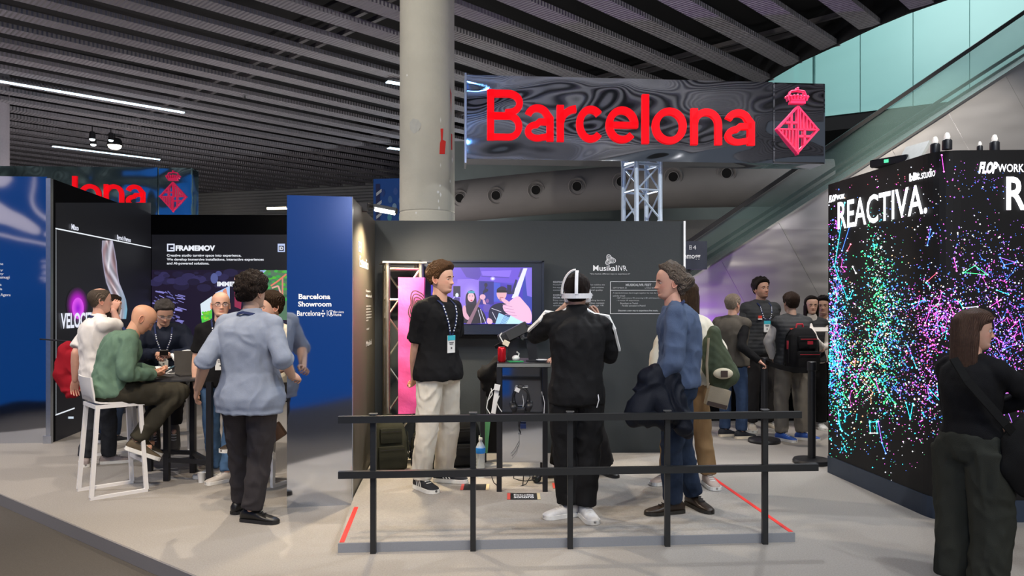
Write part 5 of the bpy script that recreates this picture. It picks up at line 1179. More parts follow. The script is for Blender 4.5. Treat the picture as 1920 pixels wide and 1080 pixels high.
def hand_template(curl, spread=0.0):
    mb = MB(); rings = []
    for y, rx, rz in ((-.03, .024, .020), (0, .027, .018), (.03, .036, .016), (.06, .041, .014), (.085, .040, .012), (.092, .037, .009)):
        rings.append([Vector((rx*math.cos(2*PI*j/14), y, rz*math.sin(2*PI*j/14))) for j in range(14)])
    mb.rings(rings)
    def finger(root, ang, segs, r, cv, side=0):
        p = Vector(root); a = 0; pts = [p]; 
        for i, L in enumerate(segs):
            a += cv*(.6 if i == 0 else 1.0); d = Vector((math.sin(ang), math.cos(ang)*math.cos(a), -math.sin(a))); p = p+d*L; pts.append(p)
        for i in range(len(pts)-1): mb.tube([pts[i], pts[i+1]], [r*(1-.08*i), r*(1-.08*(i+1))], 8); mb.ball(pts[i+1], r*(1-.08*(i+1)), 8, 6)
        mb.ball(pts[0], r, 8, 6)
    for i, (x, L) in enumerate(((-.030, .072), (-.0105, .080), (.0095, .074), (.029, .058))):
        finger((x, .084, 0), (i-1.5)*(.05+spread)+0, (L*.45, L*.32, L*.26), .0084, curl*(1+.08*i))
    for a_, b_, r in (((-.022, .012, -.004), (-.048, .045, -.014), .0125), ((-.048, .045, -.014), (-.052-.004*curl, .078, -.020-.01*curl), .0105), ((-.052-.004*curl, .078, -.020-.01*curl), (-.044, .100, -.026-.012*curl), .0092)):
        mb.tube([a_, b_], [r, r*.95], 8); mb.ball(b_, r*.95, 8, 6); mb.ball(a_, r, 8, 6)
    v, n, f = remesh(mb, .0036, 1); return v, (f if isinstance(f, np.ndarray) else f)
HANDS = {'relaxed': hand_template(.42), 'grip': hand_template(1.05), 'flat': hand_template(.15, .02)}
def shoe_data(kind):
    """upper and sole as lists of rings; toe towards +y, ankle at origin above the ground"""
    up = MB(); so = MB()
    if kind == 'sneaker': prof = [(-.088, .010, .02, .055), (-.080, .028, .02, .075), (-.06, .036, .02, .098), (-.02, .040, .02, .104), (.03, .043, .02, .095), (.07, .046, .02, .078), (.11, .050, .02, .062), (.15, .050, .02, .052), (.18, .043, .02, .045), (.198, .028, .02, .036), (.204, .010, .02, .028)]; sh, sw = .030, 1.10
    else: prof = [(-.088, .010, .02, .05), (-.080, .028, .02, .07), (-.06, .034, .02, .092), (-.02, .037, .02, .098), (.03, .038, .02, .088), (.07, .041, .02, .070), (.11, .046, .02, .055), (.15, .046, .02, .046), (.19, .037, .02, .038), (.212, .022, .02, .032), (.218, .008, .02, .026)]; sh, sw = .022, 1.08
    rings = []
    for y, w_, z0, z1 in prof:
        r = []
        for j in range(16):
            a = 2*PI*j/16; sx = math.sin(a); cz = math.cos(a); r.append(Vector((w_*(abs(sx)**.8)*(1 if sx > 0 else -1), y, z0*.5+(z1-z0*.5)*(.5+.5*(abs(cz)**.75)*(1 if cz > 0 else -1)))))
        rings.append(r)
    up.rings(rings)
    out = [(w_*sw+.002, y) for y, w_, _, _ in prof]+[(-w_*sw-.002, y) for y, w_, _, _ in prof[::-1]]
    so.prism(out, sh)
    return up, so
SHOES = {k: shoe_data(k) for k in ('sneaker', 'leather')}
skin_mats = {}
def skin(c):
    k = tuple(c)
    if k not in skin_mats:
        m = mat('skin_%d' % len(skin_mats), c, .5, attr=True, noise=.05, nscale=40); m.node_tree.nodes['Principled BSDF'].inputs['Subsurface Weight'].default_value = .08
        m.node_tree.nodes['Principled BSDF'].inputs['Subsurface Radius'].default_value = (.01, .004, .002); skin_mats[k] = m
    return skin_mats[k]
lens_m = mat('spectacle_lens', (.8, .85, .9), .05, alpha=.12)
white_sole = mat('white_rubber_sole', (.75, .74, .70), .6)
def cloth(name, col, **k): return mat(name, col, k.pop('rough', .88), noise=k.pop('noise', .10), nscale=k.pop('nscale', 14), bump=k.pop('bump', .25), bscale=k.pop('bscale', 260), spec=.15, **k)
ALL_PEOPLE = {}
PROF = [(-.20, .150, .095), (-.14, .165, .108), (-.05, .172, .116), (.06, .168, .112), (.16, .155, .104), (.28, .146, .100), (.42, .150, .104), (.55, .158, .111), (.68, .167, .117), (.78, .172, .114), (.86, .168, .102), (.92, .140, .086), (.97, .095, .072), (1.02, .062, .060)]
PROF_F = [(-.20, .145, .095), (-.14, .165, .110), (-.05, .172, .115), (.06, .160, .108), (.16, .142, .098), (.28, .130, .088), (.42, .134, .094), (.55, .142, .112), (.68, .148, .118), (.78, .150, .104), (.86, .148, .090), (.92, .122, .078), (.97, .082, .066), (1.02, .054, .054)]
def person(key, px, d, z0, heading, H, label, skin_c, hair, top, bottom, shoes, arms=None, feet=None, pelvis=None, neck=None, knees=None, head=(0, 0, 0), headoff=None, build=1.0, belly=0.0, female=False, stubble=0.0, vx=.011, twist=0.0, extras=(), cx=None, shw=1.0, glasses=None, lanyard=None, group=None, eyes=True):
    k = H/1.76; root_p = Vector((X(px, d).x, d, z0)); hv = Vector(heading).normalized(); rz = math.atan2(-hv.x, hv.y)
    RM = Matrix.Translation(root_p) @ Matrix.Rotation(rz, 4, 'Z'); RI = RM.inverted()
    def loc(p):
        if isinstance(p, tuple) and p and p[0] == 'W': return RI @ P(*p[1:])
        return Vector(p)*k if not isinstance(p, Vector) else p
    root = tag(empty('person', tuple(root_p), rz), label, 'person', group)
    P0 = loc(pelvis) if pelvis else Vector((0, 0, .935*k)); N_ = loc(neck) if neck else Vector((0, .005*k, 1.478*k))
    mid = (P0+N_)/2+Vector((0, -.02*k, 0)) if neck is None else (P0+N_)/2+Vector((0, -.06*k, .02*k))
    def sp(u):
        uu = max(0, min(1, u)); p = P0*(1-uu)**2+mid*2*uu*(1-uu)+N_*uu*uu; t = ((mid-P0)*2*(1-uu)+(N_-mid)*2*uu).normalized()
        if u < 0: t = Vector((0, 0, 1)) if pelvis is None else ((mid-P0).normalized()*.6+Vector((0, 0, .4))).normalized(); p = P0+t*u*(N_-P0).length
        if u > 1: p = N_+t*(u-1)*(N_-P0).length
        return p, t
    prof = PROF_F if female else PROF; bw = build
    def frame(u):
        p, t = sp(u); a = twist*max(0, min(1, u)); lat = Vector((math.cos(a), math.sin(a), 0)); lat = (lat-t*lat.dot(t)).normalized(); fr = t.cross(lat); return p, t, lat, fr
    def torso(mb, g, u0, u1, flare=0.0, gn=None, n=28, cap=True):
        rings = []; us_ = [u0]+[q[0] for q in prof if u0+.03 < q[0] < u1-.02]+[u1]
        for u in us_:
            ra = np.interp(u, [q[0] for q in prof], [q[1] for q in prof])*k*bw; rb = np.interp(u, [q[0] for q in prof], [q[2] for q in prof])*k*bw
            gg = g
            if u > .9 and gn is not None: gg = g+(gn-g)*(u-.9)/.1
            if u < .3 and flare: gg = g+flare*(.3-u)/.4
            bl = belly*k*math.exp(-((u-.22)/.22)**2); p, t, la, fr = frame(u); r = []
            for j in range(n):
                a = 2*PI*j/n; c, s = math.cos(a), math.sin(a); q = 2/2.35
                xx = math.copysign(abs(c)**q, c)*(ra+gg); yy = math.copysign(abs(s)**q, s)*(rb+gg)+(bl if s > 0 else 0)*max(s, 0)
                r.append(p+la*xx+fr*yy)
            rings.append(r)
        mb.rings(rings)
    p88, t88, la88, fr88 = frame(.875)
    SH = {s: p88+la88*(s*.168*k*bw*shw*(.93 if female else 1))-t88*.0 for s in (-1, 1)}
    arms = arms or {}; A = {}
    for s in (-1, 1):
        ar = arms.get('R' if s == 1 else 'L')
        if ar is None: el = SH[s]+Vector((s*.05, -.03, -.285))*k; wr = el+Vector((s*.0, .06, -.25))*k; opt = {}
        else: el, wr = loc(ar[0]), loc(ar[1]); opt = ar[2] if len(ar) > 2 else {}
        if opt.get('sh') is not None: SH[s] = SH[s]+Vector(opt['sh'])*k
        # keep limb lengths human
        du = el-SH[s]; Lu = .295*k; el = SH[s]+du.normalized()*min(max(du.length, Lu*.86), Lu*1.08) if du.length > 1e-4 else el
        df = wr-el; Lf = .262*k; wr = el+df.normalized()*min(max(df.length, Lf*.86), Lf*1.10)
        A[s] = (SH[s], el, wr, opt)
    def limb(mb, pts, rads, n=14):
        for i in range(len(pts)-1): mb.tube([pts[i], pts[i+1]], [rads[i], rads[i+1]], n)
        for i in range(1, len(pts)-1): mb.ball(pts[i], rads[i], n, 8)
    feet = feet or {}; LG = {}
    for s in (-1, 1):
        f = feet.get('R' if s == 1 else 'L'); hipj = P0+Vector((s*.092*k*bw, 0, -.05*k))
        if f is None: an = Vector((s*.11*k, -.02*k, .085*k)); ft = (s*.12, 1); fz = 0
        else:
            if f[0] == 'G': g_ = G(f[1], f[2], z0); an = RI @ g_; an.z = .085*k; ft = f[3]; fz = 0
            else: an = loc(f[0]); ft = f[1]; fz = an.z-.085*k
            if isinstance(ft, tuple) and ft[0] == 'WD': q = Vector((ft[1], ft[2], 0)); q = RI.to_3x3() @ q; ft = (q.x, q.y)
        kn_ = knees.get('R' if s == 1 else 'L') if knees else None
        if kn_ is None: kn = (hipj*.47+an*.53)+Vector((s*.012*k, .028*k, 0))
        else: kn = loc(kn_)
        LG[s] = (hipj, kn, an, Vector((ft[0], ft[1], 0)).normalized(), fz)
    neck_top = N_+Vector((0, .022*k, .105*k)) if headoff is None else N_+Vector(headoff)*k
    hy, hp, hr = [math.radians(v) for v in head]
    HM = Matrix.Translation(neck_top) @ Matrix.Rotation(hy, 4, 'Z') @ Matrix.Rotation(-hp, 4, 'X') @ Matrix.Rotation(hr, 4, 'Y') @ Matrix.Translation((0, 0, -.055*k)) @ Matrix.Scale(k**.5*(1.0 if not female else .97), 4)
    # ---- body
    mb = MB(); torso(mb, -.012, -.16, 1.02)
    nk = .056 if not female else .047
    limb(mb, [N_-Vector((0, 0, .03*k)), N_*.35+neck_top*.65, neck_top+HM.to_3x3() @ Vector((0, -.012, .03))], [nk*k*1.15, nk*k, nk*k*.95])
    for s in (-1, 1):
        S, el, wr, opt = A[s]; am = .9 if female else 1.0
        mb.ball(S, .050*k*bw*am, 12, 8); limb(mb, [S, S.lerp(el, .5), el, el.lerp(wr, .35), wr, wr+(wr-el).normalized()*.012], [.047*k*am, .045*k*am, .039*k*am, .041*k*am, .027*k*am, .026*k*am])
        h_, kn, an, ft, fz = LG[s]; limb(mb, [h_, kn, an], [.075*k, .052*k, .035*k]); limb(mb, [an, an+Vector((0, 0, -.05*k))], [.035*k, .035*k]); mb.tube([an-Vector((0, 0, .045*k)), an-Vector((0, 0, .055*k))+ft*.13*k], [.03*k, .022*k], 10)
    v, n_, f = remesh(mb, vx, 2); V = [v]; FS = [tuple(q) for q in f]; C = [np.ones((len(v), 3))]; n0 = len(v)
    hv_, hf, hc = get_head(female, stubble); M = np.array(HM); V.append(hv_ @ M[:3, :3].T+M[:3, 3]); FS += [tuple(i+n0 for i in q) for q in hf]; C.append(hc); n0 += len(hv_)
    for s in (-1, 1):
        S, el, wr, opt = A[s]; dv = loc(opt['hd']) - wr if 'hd' in opt and isinstance(opt['hd'], tuple) and opt['hd'][0] == 'W' else (Vector(opt['hd']) if 'hd' in opt else (wr-el)); dv.normalize()
        pn = Vector(opt.get('pn', (-s, 0, 0))); pn = (pn-dv*pn.dot(dv)).normalized(); up_ = -pn; xx = dv.cross(up_).normalized()
        hvv, hff = HANDS[opt.get('hand', 'relaxed')]; q = hvv.copy()
        if s == -1: q[:, 0] *= -1
        sc_h = k*(.92 if female else 1.0); B = np.array([[xx.x, dv.x, up_.x], [xx.y, dv.y, up_.y], [xx.z, dv.z, up_.z]])*sc_h
        V.append(q @ B.T+np.array(wr)); FS += [tuple(i+n0 for i in (fq[::-1] if s == -1 else fq)) for fq in np.array(hff).tolist()]; C.append(np.tile([1, .95, .94], (len(q), 1))); n0 += len(q)
    np_mesh('body', np.vstack(V), FS, skin(skin_c), root, np.vstack(C))
    # ---- face parts
    if eyes:
        for s in (-1, 1):
            e = MB(); e.col = (.55, .52, .50); rr = .0122; rings = []
            M2 = HM @ Matrix.Translation((s*.031, .0715, .117)) @ Matrix.Rotation(-PI/2, 4, 'X')
            for i in range(9):
                a = PI*i/8; e.col = (.55, .52, .50) if i < 7 else (.03, .02, .015); rings.append([Vector((math.sin(a)*rr*math.cos(2*PI*j/12), math.sin(a)*rr*math.sin(2*PI*j/12), -math.cos(a)*rr)) for j in range(12)])
            for i, r in enumerate(rings):
                e.col = (.55, .52, .50) if i < 7 else (.03, .02, .015)
                e.v += [tuple(M2 @ q) for q in r]; e.c += [e.col]*12
            e.f = [(i*12+j, i*12+(j+1) % 12, (i+1)*12+(j+1) % 12, (i+1)*12+j) for i in range(8) for j in range(12)]
            e.build('eye', mat_print('eye_surface', .2), root, smooth=True, color=True)
            e = MB(); e.tube([HM @ Vector((s*x, y, z)) for x, y, z in ((.013, .0915, .1335), (.024, .0925, .1375), (.037, .0885, .1375), (.047, .0805, .133))], [.0026, .0036, .0032, .0016], 6); e.build('eyebrow', hair_mat(hair), root, smooth=True)
    # ---- hair
    make_hair(root, HM, hair, female)
    # ---- glasses
    if glasses:
        gm = glasses; e = MB()
        for s in (-1, 1):
            e.tube([HM @ Vector((s*.033+.024*math.cos(a), .096-.006*abs(math.cos(a)), .116+.018*math.sin(a))) for a in np.linspace(0, 2*PI, 17)], .0016, 6)
            e.tube([HM @ Vector(q) for q in ((s*.057, .089, .120), (s*.074, .060, .120), (s*.079, -.005, .116))], .0018, 6)
        e.tube([HM @ Vector(q) for q in ((-.009, .097, .119), (0, .100, .121), (.009, .097, .119))], .0016, 6)
        go = e.build('glasses', gm, root, smooth=True); e = MB()
        for s in (-1, 1): e.add([HM @ Vector((s*.033+.023*math.cos(a), .095-.006*abs(math.cos(a)), .116+.017*math.sin(a))) for a in np.linspace(0, 2*PI, 16, endpoint=False)], [tuple(range(16))])
        e.build('lens', lens_m, go)
    # ---- clothes
    def wrinkle(v, nrm, amp, sc, seed, vert=1.0):
        q = v*np.array(sc); r = vnoise(q+vnoise(v*5, seed+3)[:, None]*1.2, seed); r2 = vnoise(q*2.1+7, seed+1)
        return v+nrm*((1-np.abs(r)*2)*amp*.95+r2*amp*.55+vnoise(q*4.3+3, seed+2)*amp*.22)[:, None]
    sd = abs(hash(key)) % 1000 if False else sum(ord(c) for c in key)
    for nm, tp in (('top', top),)+tuple(('vest', e_) for e_ in extras):
        if tp is None: continue
        mb = MB(); g = tp.get('g', .016)*1.0; hem = tp.get('hem', -.10)
        torso(mb, g, hem, tp.get('u1', .985), tp.get('flare', .0), gn=tp.get('gn', .004))
        sl = tp.get('sleeve', 'short'); sg = tp.get('sg', .012)
        for s in (-1, 1):
            S, el, wr, opt = A[s]; q0 = p88+la88*(s*.10*k*bw)+t88*.02*k
            limb(mb, [sp(.97)[0]+la88*s*.03*k, S+t88*.008*k], [(.048 if not female else .042)*k+g*.5, .044*k*bw+g*.6])
            mb.ball(S, (.050 if not female else .044)*k*bw+g*.8, 14, 10)
            if sl == 'none': continue
            ra = (.049 if not female else .043)*k*bw**.5+sg; rb = (.043 if not female else .037)*k+sg; rc = (.032 if not female else .028)*k+sg*.8
            if sl == 'short': e_ = S.lerp(el, tp.get('slen', .72)); limb(mb, [S, e_], [ra, ra*.97+tp.get('sf', .006)])
            elif sl == 'rolled': e_ = el.lerp(wr, tp.get('slen', .18)); limb(mb, [S, el, e_], [ra, rb+.004, rb+.006]); mb.tube([el.lerp(wr, .02), e_], [rb+.014, rb+.013], 14)
            else: e_ = el.lerp(wr, tp.get('slen', .97)); limb(mb, [S, S.lerp(el, .5), el, e_], [ra, ra*.96, rb, rc])
        if tp.get('collar'):
            c = tp['collar']; ring = []
            for (h_, rr) in ((.94, .086), (1.0, .078), (1.0+c, .070)):
                p_, t_, la_, fr_ = frame(min(h_, 1.0)); p_ = p_+t_*max(0, h_-1)*.5*k; ring.append([p_+la_*math.cos(2*PI*j/20)*rr*k*(1 if not female else .86)+fr_*(math.sin(2*PI*j/20)*rr*.95*k+.008*k) for j in range(20)])
            mb.rings(ring)
        v, nrm, f = remesh(mb, tp.get('vx', vx), 3); v = wrinkle(v, nrm, tp.get('amp', .006)*k, tp.get('sc', (13, 13, 9)), sd)
        np_mesh(tp['name'], v, f, tp['mat'], root)
        if tp.get('stripe'):       # white band along both arms
            for s in (-1, 1):
                S, el, wr, opt = A[s]; e = MB(); rr = .049*k+sg
                pts_ = [sp(.97)[0]+la88*s*.06*k+t88*(.058*k+g*.6), sp(.93)[0]+la88*s*.12*k+t88*(.030*k+g), S+(la88*s*.55+t88*.85).normalized()*(.058*k*bw+g*.9)]
                for fr_ in (.15, .3, .5, .7, .9):
                    q = S.lerp(el, fr_); dd = (el-S).normalized(); o_ = la88*s*.8+t88*.35-frame(.8)[3]*.35; o_ = (o_-dd*o_.dot(dd)).normalized(); pts_.append(q+o_*(rr+.008))
                for a_, b_ in zip(pts_[:-1], pts_[1:]): e.bar(a_, b_+(b_-a_)*.08, .028, .014, up=tuple((a_-S.lerp(el, .3)).normalized()+Vector((0, 0, .01))))
                e.build('sleeve_stripe', mat('white_stripe_fabric', (.80, .80, .78), .8), root)
    if bottom:
        mb = MB(); torso(mb, bottom.get('g', .008), -.17, .14)
        tw, kw, hw = bottom.get('r', (.090, .066, .058)); ln = bottom.get('len', .96)
        for s in (-1, 1):
            h_, kn, an, ft, fz = LG[s]; e_ = kn.lerp(an, ln); limb(mb, [h_+Vector((0, 0, .02*k)), h_.lerp(kn, .5), kn, kn.lerp(an, .5), e_], [tw*k*bw, (tw*.55+kw*.45)*k*bw**.5, kw*k, (kw+hw)/2*k, hw*k], 18)
        v, nrm, f = remesh(mb, bottom.get('vx', vx), 3); v = wrinkle(v, nrm, bottom.get('amp', .007)*.8*k, bottom.get('sc', (13, 13, 8)), sd+5)
        np_mesh(bottom['name'], v, f, bottom['mat'], root)
    # ---- shoes
    if shoes:
        for s in (-1, 1):
            h_, kn, an, ft, fz = LG[s]; up, so = SHOES[shoes.get('kind', 'sneaker')]; sc_s = k*shoes.get('size', 1.0)
            yv = ft.copy(); tip = shoes.get('tip', 0)
            if tip: yv = (ft*math.cos(tip)+Vector((0, 0, -math.sin(tip)))).normalized()
            xv = Vector((ft.y, -ft.x, 0)); zv = xv.cross(yv); B = Matrix((xv, yv, zv)).transposed().to_4x4(); B = B @ Matrix.Scale(sc_s, 4); B.translation = Vector((an.x, an.y, max(fz, 0)+(.002 if fz <= 0 else .0)))-yv*.0
            mb = MB(); mb.add(up.v, up.f, B); us = mb.build('shoe', shoes['mat'], root, smooth=True, angle=70)
            mb = MB(); mb.add(so.v, so.f, B); mb.build('sole', shoes.get('sole', white_sole), us)
            mb = MB()
            for i in range(4): y = .035+i*.022; mb.tube([B @ Vector(q) for q in ((-.022, y, .094-i*.0105), (0, y+.006, .100-i*.0115), (.022, y, .094-i*.0105))], .0035*sc_s, 6)
            mb.build('laces', shoes.get('lace', white_sole), us, smooth=True)
            if shoes.get('stripes'):
                mb = MB()
                for sx in (-1, 1):
                    for i in range(3): y = .0+i*.025; mb.add([B @ Vector((sx*q[0], q[1], q[2])) for q in ((.0435, y-.018, .082), (.0435, y-.006, .082), (.0515, y+.022, .034), (.0515, y+.010, .034))], [(0, 1, 2, 3)])
                mb.build('side_stripes', white_sole, us)
    # ---- lanyard
    if lanyard:
        lm = lanyard.get('mat', cloth('navy_lanyard', (.02, .03, .09), rough=.6)); g = (top or {}).get('g', .016)+(.016 if extras else 0); e = MB()
        def surf(u, xoff, back=False):
            ra = np.interp(u, [q[0] for q in prof], [q[1] for q in prof])*k*bw+g; rb = np.interp(u, [q[0] for q in prof], [q[2] for q in prof])*k*bw+g
            bl = belly*k*math.exp(-((u-.22)/.22)**2); p, t, la, fr = frame(u); xx = xoff*k; yy = rb*max(0, 1-abs(xx/ra)**2.35)**(1/2.35)+bl
            return p+la*xx+fr*((yy+.006)*(-1 if back else 1))
        drop = lanyard.get('drop', .42)
        if lanyard.get('front', True):
            for s in (-1, 1):
                pts_ = [surf(.93, s*.072, True)+t88*.03*k, sp(.97)[0]+la88*s*.082*k+t88*.055*k, surf(.93, s*.072)+t88*.012*k, surf(.82, s*.062), surf(.68, s*.040), surf(drop+.08, s*.018), surf(drop, s*.006)]
                for a_, b_ in zip(pts_[:-1], pts_[1:]): e.bar(a_, b_+(b_-a_)*.03, .016, .004, up=tuple(fr88))
            bp = surf(drop-.09, 0)+frame(drop)[3]*.004; p, t, la, fr = frame(drop); Mx = Matrix((la, fr, t)).transposed().to_4x4(); Mx.translation = bp
        for a_, b_ in zip(*(lambda L_: (L_[:-1], L_[1:]))([sp(1.0)[0]+la88*q*.075*k-frame(1.0)[3]*(.078*k*math.sqrt(max(0, 1-(q*.8)**2)))+t88*(.02-.012*abs(q))*k for q in np.linspace(-1, 1, 9)])): e.bar(a_, b_, .018, .004, up=tuple(-frame(.98)[3]+Vector((0, 0, .3))))
        ly = e.build('lanyard', lm, root)
        if lanyard.get('front', True):
            for s in (-1, 1):
                e = MB()
                q_ = [surf(.93, s*.072)+t88*.012*k, surf(.82, s*.062), surf(.68, s*.040), surf(drop+.08, s*.018)]
                for a_, b_ in zip(q_[:-1], q_[1:]):
                    for t_ in (.1, .4, .7): e.bar(a_.lerp(b_, t_)+fr88*.0025, a_.lerp(b_, t_+.15)+fr88*.0025, .010, .004, up=tuple(fr88))
                lp_ = e.build('lanyard_print', mat('white_lanyard_print', (.7, .72, .75), .6), ly); lp_['kind'] = 'stuff'
        if lanyard.get('front', True):
            e = MB(); e.box((0, 0, 0), (.085, .004, .135), Mx); e.build('badge', mat('badge_card', (.75, .76, .74), .4), ly)
            e = MB(); e.box((0, .003, .048), (.085, .003, .038), Mx); e.build('badge_band', lanyard.get('band', mat('cyan_badge_band', (.05, .45, .55), .5)), ly)
            e = MB(); 
            for zz, w_ in ((.012, .05), (.0, .04), (-.03, .015)): e.box((0, .003, zz), (w_, .002, .006 if w_ > .02 else .014), Mx)
            e.build('badge_print', mat('badge_ink', (.08, .08, .09), .6), ly)
    ALL_PEOPLE[key] = dict(root=root, RM=RM, HM=HM, SH=SH, A=A, k=k, frame=frame, sp=sp, N=N_, RI=RI, LG=LG, p88=p88, la=la88, t=t88, fr=fr88)
    return ALL_PEOPLE[key]
def hair_mat(h):
    c = h.get('col', (.04, .025, .015)); nm = h.get('mname') or ('hair_%02d%02d%02d' % tuple(int(v*99) for v in c)); first = nm not in MATS
    m = mat(nm, c, .6, noise=.45, nscale=60, spec=.18)
    if first: bump_node(m, 'wave', .8, .01, (1, 1, .25), dir='X', s=60, distort=3, detail=2)
    return m
def make_hair(root, HM, h, female):
    if h.get('none'): return
    NA, NZ = 84, 70; x, y, z = head_surface(NA, NZ, female)
    yk = h.get('line_y', [-.11, -.05, -.03, -.005, .018, .030, .045, .062, .085, .11]); zk = h.get('line_z', [.040, .045, .078, .098, .098, .128, .150, .172, .182, .186])
    zt = np.interp(y, yk, zk); m = np.clip((z-zt)/h.get('soft', .022), 0, 1); m = m*m*(3-2*m)
    if h.get('bald'):      # thin crown
        cr = np.clip((z-h['bald'])/.02, 0, 1); m = m*(1-cr)
    T = h.get('side', .012)+(h.get('topt', .025)-h.get('side', .012))*np.clip((z-.12)/.08, 0, 1)
    T = T+h.get('fringe', 0)*np.clip((y-.04)/.04, 0, 1)*np.clip((z-.17)/.03, 0, 1)+h.get('backt', 0)*np.clip((-y-.04)/.04, 0, 1)*np.clip((.17-z)/.04, 0, 1)
    th = m*T-(1-m)*.007
    V = np.stack([x, y, z], -1).reshape(-1, 3); D = V-np.array([0, -.005, .11]); D /= np.linalg.norm(D, axis=1)[:, None]
    fr_ = h.get('freq', 40); nz = vnoise(V*fr_, 11)*h.get('lump', .004)+vnoise(V*np.array([fr_*2.6, fr_*2.6, fr_*h.get('zf', 1.4)]), 12)*h.get('lump', .004)*.7
    V = V+D*(th.reshape(-1)+nz*m.reshape(-1))[:, None]
    M = np.array(HM); V = V @ M[:3, :3].T+M[:3, 3]; np_mesh('hair', V, grid_faces(NA, NZ), hair_mat(h), root)
    if h.get('long'):
        Lg = h['long']; NB, NR = 72, 40; vs = []
        for i in range(NR):
            t = i/(NR-1); zc = .185-t*(.185+Lg); wide = h.get('wide', .090)*(.82+.25*min(1, t*3))*(1-.10*max(0, t-.6)); 
            for j in range(NB):
                # C-shaped lock: outer sweep from left front round the back to the right front, then the inner way back
                half = NB//2; out = j < half; q = (j/(half-1)) if out else (1-(j-half)/(half-1)); a = math.radians(h.get('open', 55)+(360-2*h.get('open', 55))*q)
                r0 = 1.0 if out else (.80 if t < .9 else .9); st = math.sin(a*17+t*1.2)*.0028+math.sin(a*41+t*2+1)*.0018
                rr = r0+(st/.09 if out else 0); xx = math.sin(a)*wide*rr; yy = math.cos(a)*(.098 if t < .4 else .098-.018*(t-.4))*rr-.022-.02*t
                vs.append((xx, yy, zc+(-.012*math.sin(a*9)*(t**3) if i == NR-1 else 0)))
        fs = []
        for i in range(NR-1):
            for j in range(NB): a = i*NB+j; b = i*NB+(j+1) % NB; fs.append((a, b, b+NB, a+NB))
        fs.append(tuple((NR-1)*NB+j for j in range(NB)))
        V = np.array(vs); V = V @ M[:3, :3].T+M[:3, 3]; np_mesh('long_hair', V, fs, hair_mat(h), root)
LY = dict(mat=cloth('navy_lanyard', (.02, .03, .09), rough=.6))
denim = cloth('dark_denim', (.022, .034, .062), nscale=30, noise=.3); denim_b = cloth('blue_denim', (.07, .14, .26), nscale=20, noise=.35)
blackc = cloth('black_cotton', (.009, .009, .010)); blackt = cloth('black_track_cloth', (.011, .011, .012), rough=.7)
W_ = 'W'
# --- man in black T-shirt
person('p1', 822, 5.85, PZT, (.80, -.60), 1.775, 'young man in black T-shirt and cream trousers standing by the television, looking right', (.70, .40, .28), dict(col=(.115, .058, .026), side=.010, topt=.031, fringe=.005, backt=.006, lump=.008, freq=36, zf=2, line_z=[.05, .060, .080, .100, .105, .135, .155, .174, .184, .188]),
       dict(name='t_shirt', mat=blackc, sleeve='short', slen=.80, sg=.024, hem=-.13, g=.024, flare=.012, amp=.008), dict(name='trousers', mat=cloth('cream_trousers', (.62, .58, .50)), r=(.098, .085, .078), len=.97, amp=.010),
       dict(kind='sneaker', mat=mat('black_suede', (.012, .013, .018), .8), stripes=True), arms={'R': ((W_, 777, 662, 5.80), (W_, 776, 712, 5.98), dict(pn=(0, -1, 0), hand='grip')), 'L': ((.20, -.02, 1.14) if False else (-.25, -.06, 1.15), (-.06, -.20, .96), dict(pn=(0, -1, 0), hand='grip'))},
       feet={'R': ('G', 790, 917, ('WD', .65, -.75)), 'L': ('G', 832, 903, ('WD', .97, -.20))}, head=(14, 2, 0), stubble=.25, lanyard=dict(LY, drop=.47), build=1.03, vx=.0085)
# --- man with the headset
vr = person('p2', 1082, 5.05, PZT, (.02, 1), 1.64, 'man in black track top seen from behind, hands raised to the white headset he wears', (.50, .30, .22), dict(col=(.016, .010, .008), side=.014, topt=.024, lump=.005, backt=.004),
       dict(name='track_top', mat=blackt, sleeve='long', sg=.024, hem=-.16, g=.026, stripe=True, collar=.16, amp=.009, slen=.30), dict(name='trousers', mat=blackt, r=(.102, .088, .078), amp=.012), dict(kind='sneaker', mat=mat('white_sneaker', (.62, .61, .60), .55, noise=.25, nscale=30)),
       arms={'L': ((W_, 1008, 628, 5.24), (W_, 1056, 578, 5.22), dict(pn=(1, .4, 0), hand='grip', sh=(0, 0, .03))), 'R': ((W_, 1142, 664, 5.16), (W_, 1124, 600, 5.20), dict(pn=(-1, 0, 0), hand='grip', hd=(-.28, .15, 1)))},
       feet={'L': ('G', 1066, 968, ('WD', -.8, -.35)), 'R': ('G', 1097, 970, ('WD', .25, -.95))}, head=(-6, 4, 0), shw=1.04, build=1.03, vx=.009)
